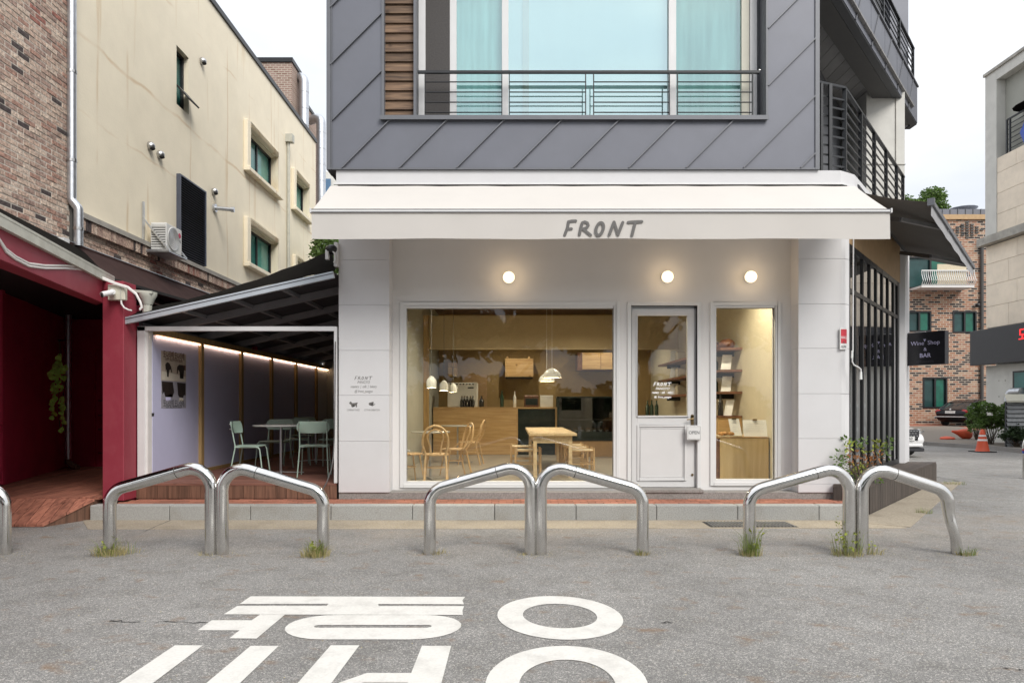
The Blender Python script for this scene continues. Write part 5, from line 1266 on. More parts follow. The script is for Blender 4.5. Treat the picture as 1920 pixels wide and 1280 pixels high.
# gutter on the beam
g0 = fr0+v*-.30; g1 = fr1; 
b = MB(); b.beam((g0.x-.02,g0.y,3.05),(g1.x-.02,g1.y,3.05),.14,.11); b.beam((g0.x+.04,g0.y,3.10),(g1.x+.04,g1.y,3.10),.03,.025); GT = b.build('gutter', 'gutter_cream', RS)
b = MB(); gx, gy = XW(277,9.0), 9.0
b.lathe([(.06,-.12),(.085,-.05),(.11,0),(.11,.03)], (gx, gy, 2.86), 12); b.beam((gx-.16,gy-.02,2.91),(gx+.1,gy-.02,2.89),.14,.035); b.cyl((gx,gy,2.76),(gx-.01,gy,2.6),.055,10); b.build('hopper', 'gutter_cream', RS, smooth=True)
# dark roof from the gutter up to the brick wall
XB = -6.5
b = MB(); b.slab([(g1.x-.05,g1.y,3.13),(g0.x-.05,g0.y,3.13),(XB+.02,10.3,3.76),(XB+.02,g1.y+.3,3.76)], .03); b.build('roof_awning', 'fabric_black', RS)
b = MB(); b.beam((XB+.05,4.5,3.80),(XB+.05,15.0,3.80),.05,.012); b.build('flashing', 'alu_light', RS)
b = MB(); b.beam((XB+.05,4.5,3.765),(XB+.05,15.0,3.765),.09,.05); b.build('roller', 'fabric_brown', RS)
BR = root('brown_awning', 'dark brown awning sloping between the brick wall and the terrace', 'awning', (-6, 11, 3.5))
vs = []
pa_, pb2, pc_, pd_ = Vector((XB+.08,9.75,3.76)), Vector((XB+.08,15.0,3.76)), Vector((-5.1,12.4,2.75)), Vector((-5.32,9.05,2.98))
for i in range(11):
    for j in range(6):
        p = pa_.lerp(pb2,i/10).lerp(pd_.lerp(pc_,i/10), j/5); p.z -= .05*math.sin(math.pi*j/5); vs.append(p)
b = MB(); b.add(vs, [(i*6+j,i*6+j+1,(i+1)*6+j+1,(i+1)*6+j) for i in range(10) for j in range(5)]); b.build('fabric', 'fabric_brown', BR, smooth=True)
b = MB(); b.box(-6.42,-6.3,9.6,9.72,3.66,3.78); b.build('end_cap', 'white_metal', BR)
# camera, junction box and cables on the post
CC = root('security_camera', 'white bullet camera on a cream box at the top of the crimson post', 'security camera', (-5.05, 8.7, 2.75))
b = MB(); b.box(XW(204,8.66),XW(236,8.66),8.63,8.70,ZW(563,8.66),ZW(534,8.66)); b.build('box', 'cream_plastic', CC, bevel=.008)
b = MB(); b.box(XW(225,8.62),XW(227,8.62),8.622,8.63,ZW(561,8.62),ZW(537,8.62)); b.build('hinge', 'gutter_cream', CC)
b = MB(); b.cyl((XW(207,8.6),8.63,ZW(548,8.6)),(XW(211,8.55),8.55,ZW(548,8.6)),.035,12); b.tube([(XW(211,8.55),8.57,ZW(548,8.6)),(XW(204,8.5),8.52,ZW(550,8.6))],.02,8); b.build('mount', 'white_metal', CC, smooth=True)
b = MB(); b.cyl((XW(206,8.5),8.53,ZW(547.5,8.5)),(XW(189,8.4),8.42,ZW(551.5,8.4)),.034,14); b.build('barrel', 'white_metal', CC, smooth=True)
b = MB(); b.cyl((XW(190,8.4),8.425,ZW(552.5,8.4)),(XW(188.5,8.4),8.415,ZW(553,8.4)),.028,14); b.build('lens', 'void_dark', CC, smooth=True)
def at_beam(px, py, off=.03):
    # point on the vertical beam face seen at this place
    k = (px-960)/F; t = (k*8.7+5.22)/(.242+k); p = Vector((-5.22+.242*t, 8.7-t, 0)); p.z = ZW(py, p.y)
    p += Vector((.97,-.0,0))*off*.5-Vector((0,off,0)); return p
CW = root('white_cables', 'pair of white cables sagging along the crimson beam to the post', 'cable', (-4.9, 7.5, 2.8))
for k, offs in ((0, 0), (1, 5)):
    pts = [at_beam(x, y+offs*(1 if 10 < x < 150 else .5)) for x, y in ((-60,400),(0,450),(12,468),(30,482),(55,495),(85,499),(120,499),(145,500),(165,506),(186,518))]
    pts += [Vector((XW(x,8.6),8.6,ZW(y+offs*.4,8.6))) for x, y in ((215,530),(240,538),(255,550),(263,565),(266,575),(262,579))]
    b = MB(); b.tube(pts, .012, 8); b.build('cable', 'cable_white', CW, smooth=True)
b = MB(); b.tube([(XW(x,8.64),8.64,ZW(y,8.64)) for x,y in ((227,563),(228,570),(233,577),(241,581),(247,582))], .011, 8); b.build('cable', 'cable_white', CW, smooth=True)
# red shop deck and ramp
RD = root('wooden_ramp_deck', 'reddish plank deck with a ramp down to the road before the red shop', 'deck', (-6.0, 8.5, 0))
zr_ = .26; sl = -.242
def dx(x0, y): return x0+sl*(y-8.5)
nP = 26
for i in range(nP):
    xa, xb = -5.17-.125*i, -5.17-.125*i-.118
    b = MB(); y0 = 8.52 if i > 1 else 8.6
    b.prism([(dx(xa,y0),y0),(dx(xb,y0),y0),(dx(xb,13.0),13.0),(dx(xa,13.0),13.0)], zr_-.03, zr_); b.build('plank', 'deck_red', RD)
    y1 = 7.93; pol = [(dx(xa,y1),y1),(dx(xa,8.5),8.5),(dx(xb,8.5),8.5),(dx(xb,y1),y1)]
    pol = clip(pol, -.57, .25, 5.089)
    if len(pol) > 2:
        zt_y = lambda y_: .035+(zr_-.04)*(y_-7.93)/.57; n = len(pol); b = MB()
        b.add([(x,y_,zt_y(y_)-.03) for x,y_ in pol]+[(x,y_,zt_y(y_)) for x,y_ in pol], [tuple(range(n)), tuple(range(n,2*n))[::-1]]+[((k+1)%n,k,n+k,n+(k+1)%n) for k in range(n)])
        b.build('plank', 'deck_red', RD)
b = MB(); b.prism([(dx(-5.2,8.6),8.56),(-8.6,8.56),(-9.7,13),(dx(-5.2,13),13)], 0, zr_-.035); b.add([(-5.215,8.5,0),(-5.215,8.5,zr_-.04),(-5.45,7.96,0.0),(-5.45,7.96,.015),(-9,8.5,0),(-9,8.5,zr_-.04),(-9,7.97,0),(-9,7.97,.02)],[(0,2,3,1),(2,6,7,3),(0,1,5,4),(1,3,7,5)]); b.build('frame', 'deck_fascia', RD)
# silver downpipe in the red shop with a hanging plant
DP = root('downpipe', 'steel downpipe with a dark elbow standing in the red shop entrance', 'downpipe', (-8.2, 12.6, .26))
yd_ = 12.4; xd = XW(128, yd_)
b = MB(); b.cyl((xd,yd_,.45),(xd,yd_,3.1),.055,14); b.build('pipe', 'galvanised', DP, smooth=True)
b = MB(); b.tube([(xd,yd_,.5),(xd,yd_,.40),(xd+.1,yd_-.02,.32),(xd+.2,yd_-.04,.30)],.055,12); b.build('elbow', 'deck_fascia', DP, smooth=True)
for z_ in (.95,2.6):
    b = MB(); b.lathe([(.06,-.012),(.066,-.012),(.066,.012),(.06,.012)], (xd,yd_,z_), 14); b.beam((xd-.2,yd_,z_),(xd,yd_,z_),.02,.02); b.build('clamp', 'steel_brushed', DP)
VN = root('hanging_vine', 'bright green trailing vine hanging in front of the steel downpipe', 'plant', (-7.6, 11.8, 1))
rv = random.Random(5); yv = 10.9; lf = []
pts_l = [(118,668),(121,678),(116,680),(107,701),(111,697),(124,697),(106,709),(125,709),(113,691),(109,723),(124,732),(114,734),(107,742),(124,748),(109,757),(122,756),(126,766),(108,766),(107,775),(125,783),(122,807),(112,716),(120,724),(118,702),(123,691),(110,750)]
pts_l += [(px_+rv.uniform(-4,4), py_+rv.uniform(-9,9)) for px_, py_ in pts_l]
b = MB()
for px, py in pts_l:
    c = Vector((XW(px,yv), yv-.1+rv.uniform(-.04,.04), ZW(py,yv))); n = 9; rr = rv.uniform(.034,.055)
    tl = Matrix.Rotation(rv.uniform(-.6,.6),3,'X') @ Matrix.Rotation(rv.uniform(-.6,.6),3,'Z')
    P = [c+tl @ Vector((math.cos(2*math.pi*k/n)*rr*(1 if k%3 else .8), -.012*(k%2), math.sin(2*math.pi*k/n)*rr*(1 if k%3 else .8))) for k in range(n)]
    for q in [P]: b.add([c-tl @ Vector((0,.015,0))]+q, [(0,1+k,1+(k+1)%n) for k in range(n)])
b.build('leaves', 'leaf_lime', VN, kind='stuff')
b = MB(); b.tube([(XW(x,yv),yv-.08,ZW(y,yv)) for x,y in ((117,640),(118,668),(117,720),(116,770),(118,800),(121,806))], .004, 5); b.tube([(XW(x,yv),yv-.06,ZW(y,yv)) for x,y in ((117,640),(122,690),(124,750),(122,800))], .004, 5); b.build('stem', 'leaf_dark', VN)

mat('window_teal', (.075,.23,.215), .3, var=.2)
# ------------------------------------------------------------------ left: brick and cream building
CBD = root('stucco_building', 'cream stucco building with brick front section and black-framed windows', 'building', (-8, 14, 0))
def YX(px, X=XB): return -X*F/(960-px)
yc0, yc1, zc0, zc1 = 10.12, 22.6, 4.22, 10.12
w1_ = (YX(331), YX(354), 7.26, 8.40); w2_ = (YX(463), YX(515), 7.22, 8.2); w3_ = (YX(463), YX(515), 4.9, 5.84); w4_ = (YX(550), YX(574), 7.3, 8.26); w5_ = (YX(552), YX(574), 4.9, 5.72)
lv = (YX(332), YX(379), 4.34, 5.88)
b = MB(); grid_wall(yc0, yc1, zc0, zc1, [w1_,w2_,w3_,w4_,w5_], lambda a,c,d,e: b.box(XB-.25, XB, a, c, d, e)); b.box(-14,XB-.25,yc1-.25,yc1,0,zc1)
b.build('stucco_wall', 'stucco_cream', CBD)
b = MB(); b.box(-14,XB+.04,yc0-2.5,yc1+.04,zc1,zc1+.12); b.build('roof_coping', 'black_frame', CBD)
b = MB(); b.box(-13.9,XB-.4,yc0,yc1-.3,3.2,zc1); b.build('rooms', 'interior_dark', CBD)
b = MB(); b.box(-14,XB-.02,10.13,yc1,3.15,zc0); b.build('lower_wall', 'mortar', CBD)
def ywin(rc, lab=None, sill=True, open_=False, two=True, bars=False):
    y0,y1,z0,z1 = rc; f = MB(); fx = XB-.16; t = .05
    f.box(fx,fx+.06,y0,y0+t,z0,z1); f.box(fx,fx+.06,y1-t,y1,z0,z1); f.box(fx,fx+.06,y0,y1,z1-t,z1); f.box(fx,fx+.06,y0,y1,z0,z0+t)
    if two: f.box(fx-.01,fx+.05,(y0+y1)/2-.04,(y0+y1)/2+.03,z0,z1)
    o = f.build('window', 'black_frame', CBD)
    g = MB(); g.box(fx+.02,fx+.026,y0+t,y1-t,z0+t,z1-t); g.build('pane', 'glass_teal', o)
    g = MB(); g.box(fx+.005,fx+.012,y0+t,(y0+y1)/2,z0+t,z1-t); g.build('curtain', 'window_green', o)
    g = MB(); g.box(fx-.004,fx+.004,(y0+y1)/2,y1-t,z0+t,z1-t); g.build('curtain', 'window_teal' if two else 'window_green', o)
    if sill:
        s_ = MB(); s_.box(XB,XB+.16,y0-.22,y1+.26,z0-.10,z0-.0); s_.box(XB,XB+.1,y0-.2,y0-.0,z0,z1+.17); s_.box(XB,XB+.1,y1,y1+.22,z0,z1+.17)
        s_.box(XB,XB+.1,y0,y1,z1+.02,z1+.17)
        for k in range(3): s_.box(XB+.1,XB+.12+.0*k,y0-.02,y1+.02,z1+.03+k*.045,z1+.05+k*.045)
        s_.build('window_surround', 'stucco_cream', CBD, bevel=.01)
    return o
ywin(w2_); ywin(w3_); ywin(w4_); ywin(w5_)
o = ywin(w1_, sill=False, two=False)
b = MB(); y0,y1,z0,z1 = w1_; b.beam((XB-.05,(y0+y1)/2,z0+.42),(XB+.22,(y0+y1)/2,z0+.12),(y1-y0)-.06,.03,up=(1,0,1)); b.build('open_sash', 'black_frame', o)
b = MB(); y0,y1,z0,z1 = lv; b.box(XB,XB+.03,y0,y1,z0,z1); LO = b.build('louvre_panel', 'void_dark', CBD)
b = MB(); b.box(XB,XB+.08,y0-.03,y0,z0,z1+.03); b.box(XB,XB+.08,y1,y1+.03,z0,z1+.03); b.box(XB,XB+.08,y0,y1,z1,z1+.03); b.build('louvre_frame', 'louvre_blue', LO)
z = z0+.02
while z < z1-.02:
    b = MB(); b.beam((XB+.05,y0,z),(XB+.05,y1,z),.045,.008,up=(.6,0,1)); b.build('slat', 'louvre_blue', LO); z += .048
# small wall vents
def vent(px, py, lab):
    Y = YX(px); r = root('wall_vent', lab, 'vent', (XB, Y, ZW(py, Y)), 0, 'round steel vents on the cream wall'); z = ZW(py, Y)
    b = MB(); b.sphere((XB+.03,Y,z), .075, 12, 7, (1.1,1,1)); b.build('hood', 'steel_brushed', r, smooth=True)
    b = MB(); b.sphere((XB+.055,Y+.0,z-.04), .058, 10, 6, (1,1,.6)); b.build('opening', 'void_dark', r)
vent(279,274,'left one of the pair of vents on the cream wall above the louvre'); vent(297,290,'right one of the pair of vents on the cream wall above the louvre'); vent(377,115,'topmost vent on the cream wall, right of the small open window'); vent(399,359,'vent directly above the short pipe stub on the cream wall')
Y = YX(401); r = root('pipe_stub', 'short grey pipe stub sticking out of the cream wall', 'pipe', (XB, Y, ZW(390,Y)))
b = MB(); b.cyl((XB,Y,ZW(390,Y)),(XB+.05,Y,ZW(390,Y)),.09,12); b.cyl((XB,Y,ZW(390,Y)),(XB+.36,Y+.05,ZW(390,Y)-.02),.045,12); b.cyl((XB+.36,Y+.05,ZW(390,Y)-.02),(XB+.42,Y+.06,ZW(390,Y)-.02),.06,12); b.build('pipe', 'galvanised', r, smooth=True)
# downpipes
r = root('downpipe', 'large galvanised downpipe between the brick and cream wall sections', 'downpipe', (XB+.1, 10.05, 3.8))
yy = 10.0; xx = XB+.12
b = MB(); b.tube(fillet([(xx-.07,yy,10),(xx-.07,yy,4.42),(xx+.03,yy,4.3),(xx+.03,yy,3.75)],[.08,.08],4), .062, 14); b.build('pipe', 'galvanised', r, smooth=True)
for z_ in (9,7.6,6.3,5,4.0):
    b = MB(); b.lathe([(.064,-.02),(.07,-.02),(.07,.02),(.064,.02)], (xx-.07 if z_>4.3 else xx+.03,yy,z_), 14); b.build('clamp', 'steel_brushed', r)
Y = YX(537); r = root('downpipe', 'thin cream downpipe with a hopper between the cream wall windows', 'downpipe', (XB+.06, Y, 4))
b = MB(); b.cyl((XB+.06,Y,3.9),(XB+.06,Y,9.0),.04,10); b.build('pipe', 'gutter_cream', r, smooth=True)
b = MB(); b.box(XB,XB+.2,Y-.1,Y+.1,9.0,9.22); b.build('hopper', 'gutter_cream', r)
# ledge with a soldier course
b = MB(); b.box(XB,XB+.1,10.14,17.2,4.22,4.30); b.build('ledge', 'coping_stone', CBD)
LG = MB(); y = 10.16
while y < 17.1: LG.box(XB-.02,XB+.075,y,y+.058,4.05,4.215); y += .072
LG.build('soldier_course', 'face_brick', CBD, kind='stuff')
b = MB(); b.box(XB-.3,XB-.0,6.5,10.12,3.3,10.3); b.box(XB-.02,XB-.0,10.12,17,3.6,4.2); b.build('mortar_wall', 'mortar', CBD)
# face bricks: the 280 that show largest are single parts, the rest joined
cand = []
zz_, row = 3.82, 0
while zz_ < 10.2:
    y = 8.2-(.11 if row % 2 else 0)
    while y < 10.0:
        y1 = min(y+.21, 10.03)
        if y1-y > .06: cand.append((y, y1, zz_, zz_+.062))
        y += .222
    zz_ += .076; row += 1
vis = sorted([c for c in cand if c[3] < 1.4+762*c[0]/F and c[0] > 8.3], key=lambda c: (Vector((XB,c[0],c[2]-1.4))).length)[:285]
vs_ = set(vis); src = None; rb = random.Random(9)
for c in vis:
    if abs(c[1]-c[0]-.21) < .001:
        if src is None: b = MB(); b.box(-.02,.006,0,.203,0,.057); src = b.build('brick', 'face_brick', world=False); o = src
        else: o = src.copy(); COL.objects.link(o)
        o.parent = CBD; o.location = Vector((XB+rb.uniform(-.004,.004), c[0], c[2]))-Vector((-8,14,0))
    else:
        b = MB(); b.box(XB-.02,XB+.005,*c); b.build('brick', 'face_brick', CBD)
b = MB()
for c in cand:
    if c not in vs_: b.box(XB-.02, XB+.006+rb.uniform(-.003,.003), c[0], c[1]-.007, c[2], c[3]-.005)
zz_, row = 3.60, 0
while zz_ < 4.0:
    y = 10.14-(.11 if row % 2 else 0)
    while y < 16.8: b.box(XB-.02, XB+.012+rb.uniform(-.003,.003), max(y,10.14), y+.203, zz_, zz_+.057); y += .222
    zz_ += .076; row += 1
b.build('brickwork', 'face_brick', CBD, kind='stuff')
b = MB(); b.box(XB+.0,XB+.045,10.02,10.12,3.7,10.2); b.build('corner_strip', 'beam_dark', CBD)
# air conditioner with brackets
Ya0, Ya1 = YX(312,-6.1), YX(341,-6.1); za0, za1 = ZW(468,Ya0), ZW(417,Ya0)
AC = root('air_conditioner', 'white outdoor air conditioner unit on a wall bracket below the vents', 'air conditioner', (-6.3, Ya0, za0))
b = MB(); b.box(-6.38,-6.1,Ya0,Ya1,za0,za1); b.build('casing', 'appliance_white', AC, bevel=.012)
b = MB(); b.box(-6.36,-6.12,Ya0-.003,Ya0+.002,za0+.05,za1-.05); b.build('grille_back', 'grille_dark', AC)
for i in range(9):
    z = za0+.06+i*(za1-za0-.12)/8.5; b = MB(); b.box(-6.37,-6.11,Ya0-.012,Ya0-.003,z,z+.022); b.build('fin', 'appliance_white', AC)
b = MB(); cz = (za0+za1)/2; cy = Ya0+(Ya1-Ya0)*.42; b.lathe([(.0,0),(.2,0),(.21,.008),(.2,.016),(.19,.01),(.0,.01)], (-6.1,cy,cz), 28, 'X'); b.build('fan_ring', 'appliance_white', AC, smooth=True)
for k in range(5):
    b = MB(); rr = .04+k*.035; b.tube([(-6.078,cy+rr*math.cos(a),cz+rr*math.sin(a)) for a in [2*math.pi*i/22 for i in range(22)]], .003, 4, closed=True); b.build('guard_ring', 'galvanised', AC)
b = MB(); b.lathe([(0,0),(.045,0),(.045,.003),(0,.003)], (-6.098,Ya1-.09,za1-.12), 18, 'X'); b.build('emblem', 'logo_red', AC)
text('LG', .075, 'lettering_grey', AC, (-6.096,Ya1-.09,za1-.22), rot=(R(90),0,R(90)))
for y in (Ya0-.05, Ya1+.02):
    b = MB(); b.beam((XB,y,za0-.02),(-6.02,y,za0-.02),.03,.03); b.beam((XB+.02,y,za1+.06),(-6.04,y,za0-.01),.025,.025); b.beam((XB+.02,y,za0-.1),(XB+.02,y,za1+(.35 if y<Ya0 else .1)),.03,.03,up=(1,0,0)); b.build('bracket', 'galvanised', AC)
b = MB(); b.box(XB,-6.02,Ya0-.06,Ya1+.05,za0-.05,za0-.035); b.build('tray', 'galvanised', AC)
# brick tower and ducts behind
TW = root('brick_tower', 'brick rooftop tower rising behind the cream building', 'building', (-8.3, 24, 0))
b = MB(); b.box(-8.95,-7.74,24,25.0,0,ZW(117,24)); 
mf = MATS['orange_brick'].copy(); mf.name = 'tower_brick'; MATS['tower_brick'] = mf
for n_ in mf.node_tree.nodes:
    if n_.type == 'TEX_BRICK': n_.inputs['Brick Width'].default_value = .2; n_.inputs['Row Height'].default_value = .075; n_.inputs['Mortar Size'].default_value = .012
    if n_.type == 'VALTORGB':
        for e_ in n_.color_ramp.elements: c_ = e_.color; e_.color = (.27+.25*(c_[0]-.2),.17+.2*(c_[0]-.2),.14+.2*(c_[0]-.2),1)
b.build('wall', 'tower_brick', TW)
b = MB(); b.box(-9.0,-7.7,23.95,25.02,ZW(117,24),ZW(117,24)+.15); b.build('coping', 'black_frame', TW)
b = MB(); b.box(-8.9,-7.74,25.03,27.3,0,12.7); b.build('wall', 'tower_brick', TW)
b = MB(); b.box(-8.95,-7.7,25.03,27.35,12.7,12.82); b.build('coping', 'black_frame', TW)
for px, zt2, Y in ((570,13.3,24.6),(602,12.2,25.5)):
    x = XW(px, Y); r = root('ventilation_duct', 'silver spiral duct nearer the brick tower' if px == 570 else 'silver spiral duct right beside the zinc facade edge', 'duct', (x,Y,3))
    b = MB(); b.tube(fillet([(x-.5,Y+.3,zt2),(x,Y,zt2),(x,Y,3)],[.25],6), .17, 16); b.build('pipe', 'galvanised', r, smooth=True)
    for i in range(14):
        b = MB(); z = zt2-.6-i*.6; b.lathe([(.168,-.015),(.178,0),(.168,.015)], (x,Y,z), 16); b.build('seam_ring', 'galvanised', r)
TB = root('pale_building', 'pale tower with a blue window seen through the gap left of the cafe', 'building', (XW(620,60),60,0))
b = MB(); x0_, x1_ = XW(560,60), XW(700,60); b.box(x0_,x1_,60,70,0,ZW(322,60)); b.build('wall', 'concrete_wall', TB)
for k in range(6):
    b = MB(); z = ZW(370,60)+.2-k*3.2; b.box(XW(611,59.95),XW(620,59.95),59.9,60.0,z,z+1.4); b.build('window', 'pane_blue', TB)
IV = root('green_shrub', 'green foliage showing behind the black awning left of the cafe', 'shrub', (XW(603,20),20,0))
b = MB(); ri = random.Random(4); leaves(b, (XW(604,20),20.5,ZW(468,20)), (.45,.8,.75), 1500, .13, ri); leaves(b, (XW(606,20),21.5,ZW(500,20)), (.5,.8,1.6), 1500, .13, ri)
b.build('foliage', 'leaf_lime2' if 'leaf_lime2' in MATS else 'leaf_green', IV, kind='stuff')
b = MB(); b.tube([(XW(604,20.5),20.8,0),(XW(603,20.5),20.9,2.5),(XW(604,20.5),20.6,5.5)], [.08,.06,.02], 8); b.build('trunk', 'bark', IV)
# ------------------------------------------------------------------ inside the cafe
ZI = .2; XL_, XR2 = -2.0, 3.78; YB_ = 18.6
b = MB(); b.box(XL_-.1, XR2+.1, 9.43, YB_, ZI-.1, ZI); b.build('inner_floor', 'floor_inside', BLD)
b = MB(); b.box(XL_-.1, XL_, 9.43, YB_, ZI, 3.9); b.build('inner_wall', 'wall_grey_inside', BLD)
b = MB(); b.box(XR2, XR2+.1, 9.43, YB_, ZI, 3.9); b.build('inner_wall', 'wall_cream_inside', BLD)
b = MB(); b.box(XL_, XR2, YB_, YB_+.1, ZI, 3.9); b.build('inner_wall', 'wall_ochre', BLD)
b = MB(); b.box(XL_, XR2, 9.43, YB_, 3.9, 4.0); b.build('inner_ceiling', 'ceiling_brown', BLD)
b = MB(); b.box(XL_, XR2, 15.5, 15.62, 2.70, 3.46); b.box(XL_, XR2, 15.46, 15.5, 2.69, 2.73); b.build('bulkhead', 'bulkhead_tan', BLD)
b = MB(); b.box(XL_, XL_+.12, 15.4, 15.5, ZI, 3.46); b.build('post', 'stud_wood', BLD)
for i in range(7):
    b = MB(); x = -1.6+i*.85; b.box(x, x+.09, 10, 15.4, 3.62, 3.8); b.build('ceiling_joist', 'case_wood', BLD)
def clamp_lamp(x, y, lab, e=42, z=3.5):
    r = root('ceiling_lamp', lab, 'lamp', (x,y,z), 0, 'ceiling spotlights inside the cafe')
    b = MB(); b.cyl((0,0,.0),(0,0,.14),.05,12); b.build('housing', 'black_frame', r, world=False); b = MB(); b.cyl((0,0,-.004),(0,0,.002),.042,14); b.build('lens', 'lamp_glow', r, world=False)
    ld = bpy.data.lights.new('bulb','SPOT'); ld.energy = e*2.5; ld.color = (1,.89,.70); ld.spot_size = R(155); ld.spot_blend = .6; ld.shadow_soft_size = .05
    o = bpy.data.objects.new('bulb', ld); COL.objects.link(o); o.parent = r; o.location = (0,0,-.02)
for k, (x, y, e) in enumerate(((-1.2,9.85,50),(1.0,9.95,60),(3.0,10.0,60),(-.4,13.6,60),(1.6,13.8,60),(.2,17.0,38),(2.4,17.0,30))):
    clamp_lamp(x, y, ('ceiling spotlight at the left over the round table','ceiling spotlight in the middle over the long table','ceiling spotlight over the wooden display cabinet',
      'ceiling spotlight left of centre before the bulkhead','ceiling spotlight right of centre before the bulkhead','spotlight behind the bulkhead over the counter','spotlight behind the bulkhead over the pastry case')[k], e, 3.5)
# pendants
def pendant(px, Y, zb, w_, dome, lab, e=6, zt=3.85):
    x = XW(px, Y); r = root('pendant_lamp', lab, 'lamp', (x,Y,zb), 0, 'white dome pendants over the long table' if dome else 'white bell pendants over the round tables'); R_ = w_/2
    if dome: prof = [(R_,0),(R_*.97,R_*.22),(R_*.85,R_*.52),(R_*.62,R_*.78),(R_*.32,R_*.95),(.02,R_*1.0),(.02,R_*.98),(R_*.3,R_*.92),(R_*.6,R_*.74),(R_*.82,R_*.5),(R_*.94,R_*.2),(R_*.97,0)]
    else: prof = [(R_,0),(R_,R_*1.25),(R_*.8,R_*1.75),(R_*.35,R_*2.25),(R_*.2,R_*2.35),(R_*.12,R_*2.3),(R_*.7,R_*1.7),(R_*.94,R_*1.2),(R_*.95,0)]
    b = MB(); b.lathe(prof, (0,0,0), 28); b.f = b.f[:-2]; b.mi = b.mi[:-2]; b.build('lamp_shade', 'enamel_white', r, world=False, smooth=True)
    b = MB(); b.sphere((0,0,R_*.35), .03, 12, 8); b.build('bulb_glass', 'lamp_glow', r, world=False, smooth=True)
    b = MB(); b.cyl((0,0,R_ if dome else R_*2.3),(0,0,zt-zb),.004 if not dome else .003,6); b.build('cord', 'cable_grey' if not dome else 'cable_white', r, world=False)
    ld = bpy.data.lights.new('bulb','POINT'); ld.energy = e; ld.color = (1,.75,.48); ld.shadow_soft_size = .03; o = bpy.data.objects.new('bulb', ld); COL.objects.link(o); o.parent = r; o.location = (0,0,R_*.35-.045)
pendant(809,10.8,ZW(727,10.8),.16,False,'nearest of the three white bell pendants in the big window')
pendant(832.5,12.4,ZW(732,12.4),.16,False,'middle one of the three white bell pendants in the big window')
pendant(850,14.2,ZW(735,14.2),.16,False,'farthest of the three white bell pendants in the big window')
pendant(1035,12.8,ZW(708,12.8),.35,True,'nearer, larger-looking white dome pendant over the long table')
pendant(1025,14.9,ZW(715,14.9),.35,True,'farther white dome pendant behind the other one')
# counter
CT = root('counter', 'pine-clad service counter with a dark drinks fridge front', 'counter', (-.4, 17, ZI))
zc = ZW(763,17)
xa, xb, xc, xd_ = XW(812,17), XW(968,17), XW(1041,17), XW(1046,17)
b = MB(); b.box(xa, xc+.05, 17.0, 17.65, zc-.04, zc); b.build('top', 'pine', CT)
b = MB(); b.box(xa, xb, 17.04, 17.6, ZI, zc-.04); b.build('body', 'case_wood', CT)
z = ZI+.01
while z < zc-.06:
    b = MB(); z1_ = min(z+.195, zc-.045); b.box(xa, xb, 17.015, 17.04, z, z1_); b.build('board', 'pine', CT); z += .2
b = MB(); b.box(xb, xb+.04, 17.0, 17.6, ZI, zc-.04); b.box(xc, xc+.045, 17.0, 17.6, ZI, zc-.04); b.build('upright', 'pine', CT)
b = MB(); b.box(xb+.04, xc, 17.03, 17.6, ZI, zc-.04); b.build('fridge_front', 'fridge_dark', CT)
# pastry case
PC = root('pastry_case', 'dark glass pastry display case with loaves on its shelf', 'display case', (1.9, 16.5, ZI))
Yc = 16.4; x0_, x1_ = XW(1046,Yc), XW(1150,Yc)+.15; zt2 = ZW(743,Yc); zm = ZW(809,Yc)
b = MB(); b.box(x0_,x1_,Yc,Yc+.7,ZI,zm-.22); b.build('base', 'case_wood', PC)
b = MB(); b.box(x0_-.02,x1_,Yc-.02,Yc+.7,zm-.22,zm); b.box(x0_-.02,x0_+.02,Yc-.02,Yc+.02,zm,zt2); b.box(x0_-.02,x1_,Yc-.02,Yc+.7,zt2-.03,zt2); b.box(x0_,x1_,Yc+.66,Yc+.7,zm,zt2); b.build('case_frame', 'fridge_dark', PC)
b = MB(); b.box(x0_+.02,x1_,Yc,Yc+.008,zm,zt2-.03); b.build('glass_front', 'glass_dark', PC)
b = MB(); b.box(x0_+.03,x1_-.02,Yc+.1,Yc+.6,zm+.28,zm+.29); b.build('shelf', 'galvanised', PC)
rb = random.Random(2)
for i in range(8):
    r = root('bread_loaf', 'loaf %s in the pastry case' % ('at the left end','second from the left','third from the left','fourth from the left','fourth from the right','third from the right','second from the right','at the right end')[i].strip(), 'bread', (x0_+.15+i*.15, Yc+.25, zm))
    b = MB(); b.sphere((0,0,.05), .06, 12, 7, (1,1.3,.75)); b.build('crust', 'bread', r, world=False, smooth=True)
    b = MB(); b.box(-.035,.035,-.11,-.1,0,.045); b.build('price_tag', 'paper', r, world=False)
# hood box, wall cabinet, panel boxes, machine
HB = root('plywood_box', 'plywood box hanging on the back wall over the counter', 'wall cabinet', (0,18.2,2))
Yh = 18.1
b = MB(); b.box(XW(947,Yh),XW(1000,Yh),Yh,Yh+.45,ZW(706,Yh),ZW(672,Yh)); b.build('box', 'pine', HB)
b = MB(); b.box(XW(948,Yh),XW(999,Yh),Yh+.02,Yh+.45,ZW(709,Yh),ZW(706,Yh)); b.build('shadow_gap', 'void_dark', HB)
for p in (951,992):
    b = MB(); b.sphere((XW(p,Yh),Yh+.1,ZW(670,Yh)),.035,10,6); b.build('knob', 'pine', HB)
WC = root('wall_cabinet', 'warm wooden wall cabinet with two doors over the pastry case', 'wall cabinet', (2.2,17.9,2))
b = MB(); b.box(XW(1083,17.9),XW(1165,17.9),17.9,18.5,ZW(694,17.9),ZW(661,17.9)); b.build('carcass', 'shelf_wood', WC)
for p, q in ((1092,1126),(1127,1163)):
    b = MB(); b.box(XW(p,17.88),XW(q,17.88),17.88,17.899,ZW(692,17.88),ZW(661,17.88)); b.build('door', 'pine', WC)
